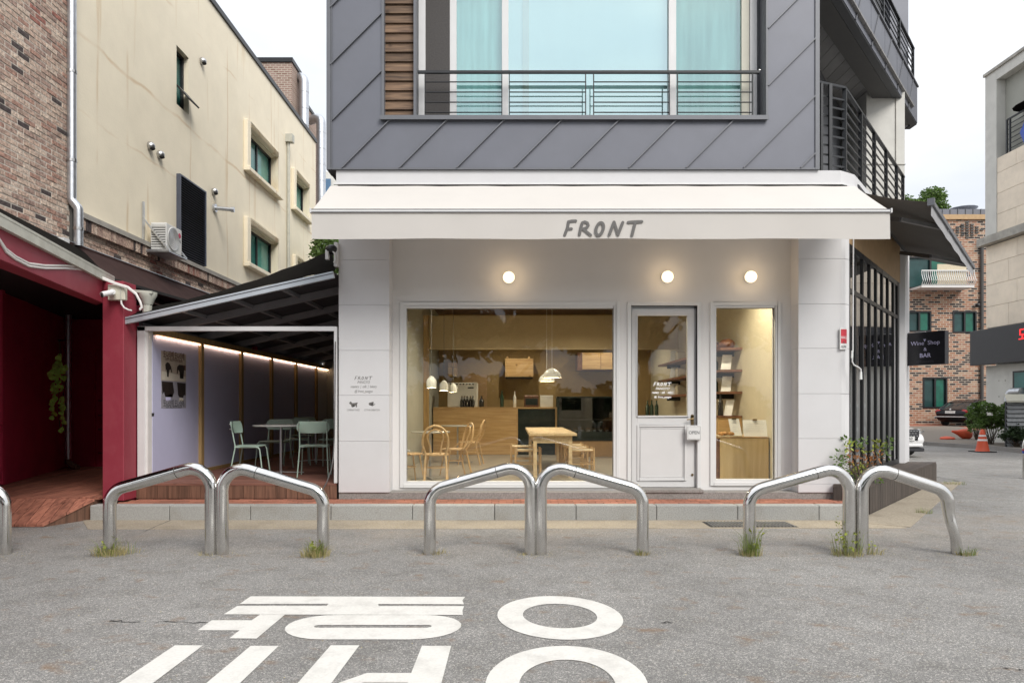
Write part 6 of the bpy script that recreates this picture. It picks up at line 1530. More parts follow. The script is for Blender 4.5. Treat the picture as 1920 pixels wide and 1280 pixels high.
BX = root('wooden_boxes', 'two small stacked wooden wall boxes at the left of the back wall', 'box', (-2,18.3,2))
for (p,q,t,u) in ((840,848,688,705),(849,857,688,705),(840,857,680,687)):
    b = MB(); b.box(XW(p,18.3)+.003,XW(q,18.3),18.3,18.55,ZW(u,18.3),ZW(t,18.3)); b.build('box', 'pine', BX)
b = MB(); b.box(XW(867,18.5),XW(913,18.5),18.52,18.59,ZI,ZW(702,18.5)); b.build('inner_door', 'case_wood', BLD)
EM = root('coffee_machine', 'pale coffee machine back panel standing on the counter', 'coffee machine', (-1.3,17.2,zc))
b = MB(); b.box(XW(839,17.1),XW(895,17.1),17.1,17.55,zc,ZW(717,17.1)); b.build('body', 'appliance_white', EM, bevel=.015)
for i in range(8):
    b = MB(); b.cyl((XW(845+i*6,17.09),17.085,ZW(720,17.1)),(XW(845+i*6,17.09),17.1,ZW(720,17.1)),.018,10); b.build('knob', 'bottle_dark', EM)
b = MB(); b.box(XW(877,17.09),XW(888,17.09),17.093,17.1,ZW(728,17.1),ZW(725.5,17.1)); b.build('name_plate', 'grille_dark', EM)
def bottle(x, y, z, h, m, lab, r_=.035):
    r = root('bottle', lab, 'bottle', (x,y,z), 0, 'bottles and jars inside the cafe')
    b = MB(); b.lathe([(r_*.95,0),(r_,.01),(r_,h*.6),(r_*.8,h*.68),(r_*.35,h*.78),(r_*.35,h*.97),(r_*.4,h)], (0,0,0), 14); b.build('glass', m, r, world=False, smooth=True)
    b = MB(); b.lathe([(r_*.4,h),(r_*.42,h+.02)], (0,0,0), 10); b.build('cap', 'brass', r, world=False)
for i, p in enumerate((866,871,876,882,887)):
    bottle(XW(p,17.05), 17.05+.02*(i%2), zc, .26, 'bottle_dark', ('leftmost','second','third','fourth','rightmost')[i]+' dark bottle in the row before the coffee machine', .04)
bottle(XW(941,17.2),17.2,zc,.42,'bottle_green','tall green bottle on the middle of the counter',.05)
bottle(XW(965,17.2),17.2,zc,.4,'plate_white','tall white bottle on the counter right of the green one',.04)
bottle(XW(903,17.2),17.2,zc,.28,'bottle_dark','dark utensil pot right of the coffee machine',.06)
PO = root('till_screen', 'white square screen on the counter beside the pastry case', 'screen', (1,17.1,zc))
b = MB(); b.box(XW(1013,17.1),XW(1037,17.1),17.1,17.15,zc,ZW(741,17.1)); b.build('screen', 'plate_white', PO, bevel=.008); b = MB(); b.box(XW(1020,17.1),XW(1030,17.1),17.15,17.3,zc,zc+.03); b.build('foot', 'plate_white', PO)
GRD = root('dark_appliance', 'low dark appliance on the counter left of the white screen', 'appliance', (.7,17.2,zc))
b = MB(); b.box(XW(983,17.2),XW(1010,17.2),17.15,17.5,zc,zc+.3); b.build('body', 'shelf_wood', GRD, bevel=.02); b = MB(); b.box(XW(985,17.2),XW(1008,17.2),17.14,17.15,zc+.05,zc+.22); b.build('panel', 'fridge_dark', GRD)

# long pale table
LT = root('long_table', 'long pale wooden table with square legs behind the big window', 'table', (.75,12.9,ZI))
h = .75; tx0, tx1, ty0, ty1 = .29, 1.10, 11.55, 14.9
b = MB(); b.box(tx0,tx1,ty0,ty1,ZI+h-.045,ZI+h); b.build('tabletop', 'pine_pale', LT, bevel=.004)
b = MB(); b.box(tx0+.08,tx1-.08,ty0+.07,ty0+.09,ZI+h-.17,ZI+h-.046); b.box(tx0+.08,tx1-.08,ty1-.09,ty1-.07,ZI+h-.17,ZI+h-.046); b.box(tx0+.08,tx0+.1,ty0+.09,ty1-.09,ZI+h-.17,ZI+h-.046); b.box(tx1-.1,tx1-.08,ty0+.09,ty1-.09,ZI+h-.17,ZI+h-.046); b.build('apron', 'pine_pale', LT)
for x in (tx0+.075, tx1-.135):
    for y in (ty0+.06, ty1-.12):
        b = MB(); b.box(x,x+.06,y,y+.06,ZI,ZI+h-.046); b.build('leg', 'pine_pale', LT)
def stool(label):
    r = root('stool', label, 'stool', (0,0,0), 0, 'woven-seat stools at the long table')
    b = MB(); b.box(-.2,.2,-.17,.17,.42,.45); b.build('seat', 'woven_seat', r, world=False, bevel=.01)
    for sx_ in (-1,1):
        for sy in (-1,1):
            b = MB(); b.cyl((sx_*.215,sy*.18,0),(sx_*.215,sy*.18,.48),.019,10); b.build('leg', 'bentwood', r, world=False, smooth=True)
    b = MB()
    for sy in (-1,1): b.cyl((-.215,sy*.18,.2),(.215,sy*.18,.2),.011,8); b.cyl((-.215,sy*.18,.43),(.215,sy*.18,.43),.013,8)
    for sx_ in (-1,1): b.cyl((sx_*.215,-.18,.26),(sx_*.215,.18,.26),.011,8); b.cyl((sx_*.215,-.18,.44),(sx_*.215,.18,.44),.013,8)
    b.build('rail', 'bentwood', r, world=False, smooth=True); return r
st = stool('nearest woven stool at the left side of the long table'); st.location = (.28,12.05,ZI)
copy_tree(st, (1.21,12.05,ZI), 0, 'nearest woven stool at the right side of the long table')
copy_tree(st, (.2,13.2,ZI), 0, 'second woven stool at the left side of the long table'); copy_tree(st, (1.18,12.8,ZI), 0, 'second woven stool at the right side of the long table')
copy_tree(st, (1.18,13.6,ZI), 0, 'third woven stool at the right side of the long table')
# bentwood chairs
def bent_chair(label):
    r = root('bentwood_chair', label, 'chair', (0,0,0), 0, 'bentwood chairs at the round tables')
    b = MB(); b.lathe([(0,.445),(.19,.445),(.205,.455),(.205,.468),(.19,.475),(0,.468)], (0,0,0), 28); b.build('seat', 'bentwood', r, world=False, smooth=True)
    pts = []
    for i in range(25):
        t = math.pi*i/24; zz = .62+.29*math.sin(t)**.75 if 0 < i < 24 else .62; pts.append((-.195*math.cos(t)*(1.0), -.22-.1*(zz-.45)/.45, zz))
    full = [(-.17,-.27,.0),(-.165,-.2,.3),(-.15,-.165,.46)]+pts+[(.15,-.165,.46),(.165,-.2,.3),(.17,-.27,.0)]
    b = MB(); b.tube(full, .017, 10); b.build('back_frame', 'bentwood', r, world=False, smooth=True)
    inner = [(-.07,-.17,.47),(-.085,-.2,.6),(-.12,-.24,.72)]+[(-.12*math.cos(math.pi*i/12), -.25-.03*math.sin(math.pi*i/12), .74+.11*math.sin(math.pi*i/12)) for i in range(13)]+[(.12,-.24,.72),(.085,-.2,.6),(.07,-.17,.47)]
    b = MB(); b.tube(inner, .013, 8); b.build('back_loop', 'bentwood', r, world=False, smooth=True)
    for s in (-1,1):
        b = MB(); b.tube([(s*.14,.12,.45),(s*.155,.15,.25),(s*.19,.19,0)], [.015,.013,.01], 8); b.build('leg', 'bentwood', r, world=False, smooth=True)
        b = MB(); b.tube([(s*.19,-.2,.60),(s*.215,-.12,.50),(s*.2,-.04,.46)], .010, 6); b.build('arm_brace', 'bentwood', r, world=False, smooth=True)
    b = MB(); b.tube([(.13*math.cos(a),.13*math.sin(a)-.02,.26) for a in [2*math.pi*i/20 for i in range(20)]], .008, 6, closed=True); b.build('ring', 'bentwood', r, world=False, smooth=True)
    return r
bc = bent_chair('bentwood chair with its back to the big window, nearest at the left'); bc.location = (XW(815,10.4),10.4+.2,ZI); bc.rotation_euler = (0,0,R(4))
copy_tree(bc, (XW(765,10.6),10.7,ZI), R(-60), 'bentwood chair cut off by the left window frame')
copy_tree(bc, (XW(851,11.9),11.9,ZI), R(115), 'bentwood chair turned sideways right of the nearest round table')
copy_tree(bc, (XW(880,14.2),14.2,ZI), R(80), 'bentwood chair by the second round table near the counter')
round_table('nearest grey round cafe table inside the big window', (XW(807,11.3),11.3,ZI), .325, .79, group='round tables inside the cafe')
round_table('farther grey round cafe table near the counter inside', (XW(858,14.6),14.6,ZI), .36, .80, group='round tables inside the cafe')
# display cabinet behind the narrow window
DC = root('display_cabinet', 'knotty pine cabinet standing behind the narrow right window', 'cabinet', (3.4,10.0,ZI))
dx0, dx1, dz = 3.03, XR2-.02, ZW(819,10.0)
b = MB(); b.box(dx0,dx1,10.02,10.75,ZI,dz-.02); b.build('carcass', 'shelf_wood', DC)
b = MB(); b.box(dx0+.02,dx1,9.998,10.019,ZI,dz-.021); b.build('front_board', 'pine_bright', DC)
b = MB(); b.box(dx0-.01,dx1,9.99,10.75,dz-.02,dz); b.build('top', 'case_wood', DC)
C2 = root('counter_cabinet', 'second wooden cabinet against the wall behind the display cabinet', 'cabinet', (3.3,11.3,ZI))
b = MB(); b.box(XW(1347,11.2),XR2-.01,11.2,11.8,ZI,ZW(782,11.2)); b.build('carcass', 'pine', C2); b = MB(); b.box(XW(1346,11.2)-.02,XR2-.01,11.18,11.8,ZW(782,11.2),ZW(779,11.2)); b.build('top', 'shelf_wood', C2)
def paper(px0, px1, py0, py1, Y, lab, tilt):
    r = root('clipboard_sheet', lab, 'paper sheet', (XW((px0+px1)/2,Y),Y,dz)); x0_,x1_,z0_,z1_ = XW(px0,Y),XW(px1,Y),ZW(py1,Y),ZW(py0,Y)
    z0_ = dz+.004; b = MB(); b.slab([(x0_+tilt,Y,z0_),(x1_+tilt,Y,z0_),(x1_,Y+.06,z1_),(x0_,Y+.06,z1_)], .006); b.build('sheet', 'paper', r)
    b = MB(); xm = (x0_+x1_)/2; b.box(xm-.03,xm+.03,Y+.04,Y+.055,z1_-.01,z1_+.014); b.build('clip', 'brass', r)
    b = MB(); 
    for k in range(5):
        zz = z0_+(z1_-z0_)*(.3+.11*k); t = (zz-z0_)/(z1_-z0_); xo = tilt*(1-t); b.slab([(x0_+xo+.04,Y+.06*t-.0015,zz),(x1_+xo-.05-.02*(k%2),Y+.06*t-.0015,zz),(x1_+xo-.05-.02*(k%2),Y+.06*t-.001,zz+.0015),(x0_+xo+.04,Y+.06*t-.001,zz+.0015)], .001)
    b.build('printed_lines', 'galvanised', r)
paper(1368,1388,785,813,10.1,'narrow tilted sheet on the display cabinet',.03); paper(1395,1440,787,815,10.1,'wide sheet on the display cabinet',0)
BT = root('bread_tray', 'tray of golden bread on the left of the display cabinet', 'bread', (3.2,10.1,dz))
b = MB(); b.box(dx0+.02,dx0+.36,10.03,10.3,dz,dz+.015)
for i in range(12): b.cyl((dx0+.02+i*.029,10.02,dz+.012),(dx0+.02+i*.029,10.3,dz+.012),.008,6)
b.build('tray', 'woven_seat', BT)
for i in range(4):
    b = MB(); b.sphere((dx0+.07+i*.075,10.12+.04*(i%2),dz+.045), .045, 12, 7, (1,1.1,.65)); b.build('bun', 'bread', BT, smooth=True)
# wall shelves along the right wall
SZ = [2.37,2.01,1.65]
for k, z in enumerate(SZ):
    r = root('wall_shelf', ('top','middle','lowest')[k]+' dark wooden shelf on the right wall inside', 'shelf', (3.55,13.5,z), 0, 'dark wooden shelves on the right wall')
    b = MB(); b.box(XR2-.36,XR2-.002,11.2,16.0,z-.04,z); b.build('board', 'shelf_wood', r)
    b = MB(); b.box(XR2-.3,XR2-.01,11.6,11.63,z-.12,z-.041); b.box(XR2-.3,XR2-.01,15.3,15.33,z-.12,z-.041); b.build('bracket', 'void_dark', r)
rs_ = random.Random(8)
nm = ('top','middle','lowest')
for k, z in enumerate(SZ):
    for j in range(7):
        y = 11.45+j*.62
        if k == 0 and j < 3:
            r = root('cloth_bundle', ('first','second','third')[j]+' brown bundle from the near end of the top shelf', 'bundle', (XR2-.18,y,z)); b = MB(); b.sphere((0,0,.07), .13, 12, 8, (1,1.4,.75)); b.sphere((.02,.1,.1), .08, 10, 6); b.build('cloth', 'shelf_wood', r, world=False, smooth=True)
        elif j % 3 == 0:
            r = root('leaning_card', ('white card leaning on the %s shelf, %s' % (nm[k], ('at its near end','in its middle','at its far end')[j//3])), 'card', (XR2-.2,y,z)); b = MB(); b.slab([(-.1,-.07,0),(.06,-.07,0),(.12,.02,.26),(-.04,.02,.26)], .012); b.build('card', 'paper', r, world=False)
        elif j % 3 == 1:
            bottle(XR2-.18, y, z, .27, 'bottle_green' if k else 'bottle_dark', '%s bottle on the %s shelf, %s half' % ('green' if k else 'dark', nm[k], 'near' if j < 4 else 'far'), .045)
        else:
            r = root('book_row', 'row of pale books on the %s shelf, %s half' % (nm[k], 'near' if j < 4 else 'far'), 'books', (XR2-.18,y,z))
            for q in range(5):
                b = MB(); b.box(-.1,.06,-.15+q*.055,-.105+q*.055,0,.17+.02*(q%3)); b.build('book', 'book_pale', r, world=False)
bottle(XW(1351,11.3), 11.3, ZW(779,11.2), .36, 'bottle_dark', 'dark wine bottle on the second cabinet under the shelves', .045)
r = root('leaning_card', 'white card leaning beside the wine bottle on the second cabinet', 'card', (XW(1356,11.3),11.3,ZW(779,11.2))); b = MB(); b.slab([(0,-.02,0),(.13,-.02,0),(.2,.04,.26),(.07,.04,.26)], .012); b.build('card', 'paper', r, world=False)
for i, p in enumerate((1214,1222,1231)):
    bottle(XW(p,15.5), 15.5, ZI+1.0, .34, 'bottle_green', ('left','middle','right')[i]+' green bottle on the low sideboard behind the door glass', .045)
SB = root('sideboard', 'low dark sideboard seen through the door glass', 'sideboard', (XW(1230,15.6),15.6,ZI))
b = MB(); b.box(XW(1205,15.5),XW(1285,15.5),15.4,15.9,ZI,ZI+.99); b.build('carcass', 'shelf_wood', SB)
b = MB(); b.box(XW(1208,15.4),XW(1244,15.4),15.385,15.4,ZI+.1,ZI+.9); b.build('door', 'case_wood', SB)
# ------------------------------------------------------------------ right: limestone building
LB = root('limestone_building', 'limestone-clad building with black shop sign at the right edge', 'building', (17.2, 22, 0))
XR = 17.0
def YR_(px): return XR*F/(px-960)
Yc_ = YR_(1849)           # far corner
z_cop, z_led = 13.2, 7.35
b = MB(); b.box(XR+.36, XR+14, 14, Yc_, 0, z_cop-.002); b.build('core', 'concrete_wall', LB)
b = MB(); b.box(XR-.02, XR+.45, Yc_-.55, Yc_+.02, z_led, z_cop); b.box(XR-.019,XR+.44,14,Yc_-.551,z_cop-.35,z_cop-.001); b.build('concrete_frame', 'concrete_wall', LB)
b = MB(); b.box(XR-.08, XR+14, 14, Yc_+.06, z_cop, z_cop+.1); b.build('coping', 'coping_stone', LB)
b = MB(); b.box(XR-.28, XR+.35, 14, Yc_+.1, z_led-.22, z_led+.05); b.build('ledge', 'coping_stone', LB)
# balcony recess: dark opening and railing
yb0, yb1 = 14.0, Yc_-.56; zb0 = ZW(300, YR_(1862)); 
b = MB(); b.box(XR+.3, XR+.36, yb0, yb1, zb0, z_cop-.35); b.build('balcony_recess', 'wall_grey_inside', LB)
zz_ = z_led+.06; k = 0
while zz_ < zb0-.05:
    h_ = min(.72, zb0-zz_-.01); y = Yc_-.56; q = 0
    while y > 14.2:
        w_ = 1.35 if (k+q) % 3 else .9; b = MB(); b.box(XR+.0, XR+.06, y-w_+.012, y, zz_, zz_+h_-.012); b.build('stone_panel', 'limestone', LB); y -= w_; q += 1
    zz_ += .72; k += 1
zz_ = 4.2; k = 0
while zz_ < z_led-.25:
    h_ = min(.76, z_led-.24-zz_); y = Yc_; q = 0
    while y > 14.2:
        w_ = 1.5 if (k+q) % 2 else 1.1; b = MB(); b.box(XR+.0, XR+.06, y-w_+.012, y, zz_, zz_+h_-.012); b.build('stone_panel', 'limestone', LB); y -= w_; q += 1
    zz_ += .76; k += 1
b = MB(); b.box(XR+.05, XR+.36, 14, Yc_, zb0*0+4.1, zb0); b.build('panel_backing', 'coping_stone', LB)
RLB = MB(); RLB.beam((XR+.05,14,zb0+1.15),(XR+.05,yb1-.4,zb0+1.15),.05,.05); RLB = RLB.build('railing', 'rail_black', LB)
for i in range(6):
    b = MB(); z = zb0+.12+i*.17; b.beam((XR+.05,14,z),(XR+.05,yb1-.4,z),.02,.025); b.build('bar', 'rail_black', RLB)
for y in (yb1-.4, yb1-.55, yb1-2.2, yb1-4):
    b = MB(); b.box(XR+.03,XR+.07,y-.03,y+.03,zb0,zb0+1.15); b.build('post', 'rail_black', RLB)
CL = root('blue_cloth', 'blue cloth and dark parasol on the balcony of the limestone building', 'cloth', (XR+.25, 22.4, zb0+.4))
ycl = YR_(1916); b = MB(); b.tube([(XR+.2,ycl-.3,zb0+.1),(XR+.2,ycl,zb0+.5),(XR+.2,ycl-.1,zb0+1.0)], [.3,.22,.08], 10); b.build('cloth', 'band_blue', CL, smooth=True); b = MB(); b.lathe([(.55,0),(.3,.14),(.02,.22)], (XR+.2,ycl-.2,zb0+1.25), 12); b.build('parasol', 'fabric_black', CL)
# ground floor concrete with window
b = MB(); b.box(XR+.0, XR+.35, 14, Yc_, 0, 2.85); b.build('base_wall', 'concrete_wall', LB)
y0_, y1_ = YR_(1935), YR_(1899)
b = MB(); b.box(XR-.01,XR+.02,y0_,y1_,1.6,2.6); bo = b.build('window', 'black_frame', LB); b = MB(); b.box(XR-.02,XR-.01,y0_+.06,y1_-.1,1.66,2.54); b.build('pane', 'window_green', bo)
for (yy_, z_) in ((YR_(1873),2.3),(YR_(1885),2.3),(YR_(1873),1.75),(YR_(1885),1.75)):
    b = MB(); b.cyl((XR-.004,yy_,z_),(XR+.01,yy_,z_),.03,10); b.build('tie_hole', 'coping_stone', LB)
# black sign band with red letters
BS = root('black_shop_sign', 'long black fascia sign with red lettering on the limestone building', 'sign', (XR-.3, 22, 3.4))
b = MB(); b.box(XR-.35, XR-.02, 14, Yc_+.35, 2.88, 4.12); b.build('box', 'sign_black', BS, bevel=.01)
text('되새', .55, 'sign_glow_red', BS, (XR-.36, (XR-.36)*F/949, ZW(631,22.4)), rot=(R(90),0,R(-90)), align='LEFT', extrude=.01)
b = MB(); b.tube(fillet([(XR-.15,YR_(1900)-.6,1.9),(XR-.15,YR_(1900),1.9),(XR-.15,YR_(1900),1.2)],[.2],5), .13, 14); b.build('vent_duct', 'galvanised', LB, smooth=True)
# louvred screen with cream top
LS = root('louvre_screen', 'grey louvred machine screen with a cream top at the right edge', 'screen', (16.4, 20, 0))
xs0, xs1, ys = XW(1889,21.6), XW(1889,21.6)+1.8, 21.6
b = MB(); b.box(xs0,xs1,ys+.052,ys+.12,0,ZW(752,ys)); b.build('core', 'grille_dark', LS)
b = MB(); z = .12
while z < ZW(754,ys):
    q = MB(); q.add([(xs0,ys,z),(xs1,ys,z),(xs1,ys+.05,z+.11),(xs0,ys+.05,z+.11),(xs0,ys+.02,z-.01),(xs1,ys+.02,z-.01)], [(0,1,2,3),(4,5,1,0)]); q.build('slat', 'galvanised', LS); z += .135
b = MB(); b.add([(xs0-.1,ys-.1,ZW(751,ys)),(xs1,ys-.1,ZW(751,ys)),(xs1,ys+.5,ZW(738,ys)),(xs0+.25,ys+.5,ZW(738,ys)),(xs0-.1,ys-.1,ZW(754,ys)),(xs1,ys-.1,ZW(754,ys))], [(0,1,2,3),(4,5,1,0)]); b.build('top', 'cream_plastic', LS)
# ------------------------------------------------------------------ orange brick apartment block
OB = root('brick_apartments', 'orange and black brick apartment block with dark green windows', 'building', (26, 40, .3))
YO = 40.0
def o_(px): return XW(px, YO)
def oz(py): return ZW(py, YO)
zt3 = oz(412)
wins = [(o_(1730),o_(1776),oz(765),oz(707)), (o_(1786),o_(1831),oz(624),oz(583)), (o_(1701),o_(1746),oz(622),oz(583)), (o_(1700),o_(1789),oz(541),oz(481))]
b = MB(); grid_wall(o_(1600), o_(1930), .1, zt3, wins, lambda a,c,d,e: b.box(a,c,YO,YO+.3,d,e)); b.build('wall', 'orange_brick', OB)
b = MB(); b.box(o_(1600),o_(1930),YO+.6,YO+14,.1,zt3); b.build('core', 'interior_dark', OB)
b = MB(); b.box(o_(1600)-.1,o_(1930),YO-.12,YO+.4,zt3,oz(403)); b.build('cornice', 'case_wood', OB)
b = MB(); b.box(o_(1600),o_(1930),YO+.1,YO+14,oz(403),oz(391)); b.build('roof', 'zinc', OB)
for i in range(30):
    b = MB(); x = o_(1740)+i*.45; b.box(x,x+.05,YO+.06,YO+.1,oz(403),oz(391)); b.build('roof_seam', 'zinc_trim', OB)
for (x0_,x1_,z0_,z1_) in wins:
    f = MB(); t = .09
    for a,c,d,e2 in ((x0_,x0_+t,z0_,z1_),(x1_-t,x1_,z0_,z1_),(x0_+t,x1_-t,z1_-t,z1_),(x0_+t,x1_-t,z0_,z0_+t),((x0_+x1_)/2-.05,(x0_+x1_)/2+.05,z0_+t,z1_-t)): f.box(a,c,YO-.03,YO+.12,d,e2)
    fo = f.build('window', 'black_frame', OB); xm = (x0_+x1_)/2
    g = MB(); g.box(x0_+t,xm-.05,YO+.08,YO+.1,z0_+t,z1_-t); g.build('pane', 'window_far', fo)
    g = MB(); g.box(xm+.05,x1_-t-.1,YO+.06,YO+.08,z0_+t,z1_-t); g.build('pane', 'window_green_bright', fo); g = MB(); g.box(x1_-t-.1,x1_-t,YO+.08,YO+.1,z0_+t,z1_-t); g.build('pane', 'window_far', fo)
# balcony with reed screen
bb0, bb1 = o_(1707), o_(1803); zb_, zt4 = oz(541), oz(514)
b = MB(); b.box(bb0,bb1,YO-1.1,YO,zb_-.12,zb_); BLC = b.build('balcony', 'white_wall', OB)
b = MB(); b.box(bb0,bb1,YO-1.12,YO-1.07,zt4-.03,zt4+.03); b.box(bb0,bb1,YO-1.12,YO-1.07,zb_+.02,zb_+.06); b.build('rail', 'white_paint', BLC)
for i in range(26):
    x = bb0+(bb1-bb0)*i/25; b = MB(); b.tube([(x,YO-1.1,zb_+.03),(x,YO-1.26,zb_+.25),(x,YO-1.12,zb_+.6),(x,YO-1.1,zt4)], .02, 5); b.build('baluster', 'white_paint', BLC)
b = MB(); b.box(o_(1737),o_(1790),YO-1.04,YO-1.0,zb_,oz(502)); b.build('reed_screen', 'woven_seat', BLC)
b = MB(); b.cyl((o_(1839),YO-.1,.3),(o_(1839),YO-.1,oz(455)),.09,10); b.box(o_(1835),o_(1843),YO-.25,YO,oz(458),oz(448)); b.build('downpipe', 'beam_dark', OB)
b = MB(); 
for i in range(7):
    for j in range(7-abs(i-3)*2 if abs(i-3)*2<7 else 0): b.box(o_(1813)+(j-(7-abs(i-3)*2)/2)*.28+.05, o_(1813)+(j-(7-abs(i-3)*2)/2)*.28+.23, YO-.06, YO+.0, oz(447)+i*.15, oz(447)+i*.15+.09)
b.build('brick_rosette', 'beam_dark', OB, kind='stuff')
r = root('security_camera', 'white security camera on the orange brick wall above a window', 'security camera', (o_(1829), YO-.1, oz(573)))
b = MB(); b.sphere((o_(1829),YO-.2,oz(573)),.13,10,6); b.build('dome', 'black_frame', r); b = MB(); b.box(o_(1826),o_(1829),YO-.2,YO,oz(574),oz(571)); b.build('mount', 'white_metal', r)
r = root('security_camera', 'pair of lamps on top of the downpipe of the orange brick block', 'security camera', (o_(1841), YO-.4, oz(452)))
b = MB(); b.sphere((o_(1837),YO-.35,oz(453)),.13,10,6); b.sphere((o_(1843),YO-.35,oz(453)),.13,10,6); b.build('dome', 'white_metal', r); b = MB(); b.box(o_(1835),o_(1845),YO-.35,YO-.05,oz(456),oz(455)); b.build('mount', 'black_frame', r)
r = root('satellite_dish', 'white satellite dish and rods on the roof of the brick block', 'satellite dish', (o_(1825), YO+1, oz(391)))
b = MB(); b.lathe([(.0,-.1),(.45,.0),(.8,.3),(.78,.3),(.4,.03)], (o_(1826),YO+1,oz(392)), 14); b.build('dish', 'galvanised', r, smooth=True); b = MB(); b.cyl((o_(1805),YO+1,oz(395)),(o_(1842),YO+1,oz(378)),.03,5); b.cyl((o_(1812),YO+1,oz(393)),(o_(1843),YO+1,oz(381)),.03,5); b.box(o_(1838),o_(1848),YO+2,YO+4,oz(395),oz(381)); b.build('rods', 'galvanised', r)

# ------------------------------------------------------------------ trees
def tree(name, label, base, h, crown, nleaf, lsz, m, seed, cat='tree', group=None, zlo=.5):
    rt2 = random.Random(seed); r = root(name, label, cat, base, 0, group); x, y, z = base
    b = MB(); b.tube([(x,y,z),(x+.05,y,z+h*.3),(x-.05,y+.1,z+h*.55),(x,y,z+h*.85)], [h*.03,h*.024,h*.016,h*.005], 8); b.build('trunk', 'bark', r, smooth=True)
    b = MB(); lb = MB()
    for k in range(26):
        a = rt2.uniform(0,6.28); rr = crown*rt2.uniform(.35,.95); zz = z+h*rt2.uniform(zlo,1.0); c = (x+math.cos(a)*rr, y+math.sin(a)*rr, zz)
        b.tube([(x,y,z+h*rt2.uniform(.3,.6)), ((x+c[0])/2,(y+c[1])/2,(z+h*.5+zz)/2), c], [h*.01,h*.006,h*.002], 5)
        s = crown*rt2.uniform(.2,.46); leaves(lb, c, (s,s,s*.6), nleaf//26, lsz, rt2)
    b.build('limb', 'bark', r); lb.build('crown', m, r, kind='stuff'); return r
tree('tree', 'tree crown showing above the grey awning and the brick roof', (XW(1716,52),52,.3), ZW(364,52)-.3, 2.3, 20000, .2, 'leaf_green', 2, zlo=.80)
def shrub(label, px, py, wd, h, n, lsz, m, seed, name='shrub'):
    x, y = GP(px, py, .12); rs = random.Random(seed); r = root(name, label, 'shrub', (x,y,.12))
    st = MB(); lb = MB()
    for k in range(22):
        a = rs.uniform(0,6.28); q = (x+math.cos(a)*wd*rs.uniform(.2,1), y+math.sin(a)*wd*.7*rs.uniform(.2,1), .12+h*rs.uniform(.45,1)); st.tube([(x+rs.uniform(-.15,.15)*wd,y,.12),((x+q[0])/2,(y+q[1])/2,q[2]*.55),q], [.012,.009,.004], 4)
        s = wd*rs.uniform(.2,.38); leaves(lb, q, (s,s,s*.8), n//22, lsz, rs)
    st.build('stem', 'bark', r); lb.build('foliage', m, r, kind='stuff'); return r
shrub('feathery green shrub before the concrete wall, behind the traffic cone', 1858, 833, .62, 1.3, 3000, .10, 'leaf_green', 5)
shrub('lower rounded shrub at the right edge below the louvred screen', 1908, 838, .55, .6, 2600, .08, 'leaf_dark', 6)
shrub('small shrub at the left foot of the feathery one', 1832, 826, .4, 1.0, 1200, .1, 'leaf_green', 16)
# nandina with orange leaves on the side deck
NX = root('nandina_plant', 'orange and green leafy plant growing at the corner by the glazed wall', 'plant', (4.62, 9.0, .38))
rn = random.Random(21); st = MB(); lg, lo, ly = MB(), MB(), MB()
YN = 8.95
tips = [(1592,836,'y'),(1604,832,'g'),(1612,842,'y'),(1622,826,'g'),(1578,850,'g'),(1572,866,'g'),(1586,862,'o'),(1597,852,'o'),(1602,866,'o'),(1627,858,'o'),(1630,870,'o'),(1648,832,'y'),(1642,842,'y'),(1668,828,'g'),(1664,840,'g'),(1660,850,'g'),(1645,858,'o'),(1582,876,'g'),(1606,878,'y'),(1616,876,'y'),(1600,888,'y'),(1626,882,'y'),(1636,892,'y'),(1645,898,'g'),(1598,898,'g'),(1570,857,'g'),(1588,824,'g'),(1610,885,'y')]
for px, py, c in tips:
    Yq = YN+rn.uniform(-.06,.12)+(px-1600)*.0035; q = Vector((XW(px,Yq), Yq, ZW(py,Yq))); bs = Vector((4.62+(px-1600)*.002, 9.0+(px-1600)*.002, .38)); 
    st.tube([bs, bs.lerp(q,.5)+Vector((0,0,.08)), q], [.005,.004,.002], 5)
    mb_ = {'g': lg, 'o': lo, 'y': ly}[c]
    for k in range(13):
        d = Vector((rn.uniform(-1,1), rn.uniform(-.6,.6), rn.uniform(-.7,.9))).normalized(); p = q+d*rn.uniform(0,.065); s = rn.uniform(.04,.07); u = d.cross(Vector((rn.uniform(-1,1),1,rn.uniform(-1,1)))).normalized()*s*.24
        mb_.add([p, p+d*s*.5+u, p+d*s, p+d*s*.5-u], [(0,1,2,3)])
st.build('stem', 'bark', NX); lg.build('foliage', 'leaf_green', NX, kind='stuff'); ly.build('foliage', 'leaf_yellow', NX, kind='stuff', label='yellow-green foliage'); lo.build('foliage', 'leaf_orange', NX, kind='stuff', label='orange foliage')

# ------------------------------------------------------------------ traffic cone and fallen barrier
cx2, cy2 = GP(1842, 847); CO = root('traffic_cone', 'orange traffic cone with two white bands standing on the road', 'traffic cone', (cx2, cy2, 0))
b = MB(); b.box(-.27,.27,-.27,.27,0,.03); b.build('base', 'rubber', CO, world=False, bevel=.008)
prof = [(.2,.03),(.185,.05),(.155,.2),(.125,.35),(.115,.40),(.098,.48),(.088,.53),(.07,.6),(.045,.68),(.03,.7),(.0,.7)]
b = MB(); b.lathe(prof, (0,0,0), 24); b.build('cone', 'cone_orange', CO, world=False, smooth=True)
for r0,r1,z0_,z1_ in ((.128,.117,.345,.40),(.101,.091,.48,.53)):
    b = MB(); b.lathe([(r0+.002,z0_),(r1+.002,z1_)], (0,0,0), 24); b.f = b.f[:-2]; b.mi = b.mi[:-2]; b.build('reflective_band', 'cone_white', CO, world=False, smooth=True)
fx, fy = GP(1797, 823, .15); FB = root('fallen_cone', 'red weighted traffic cone lying on its side in the yard', 'traffic cone', (fx, fy, .15))
b = MB(); M = Matrix.Rotation(R(97),4,'Y'); s_ = len(b.v)
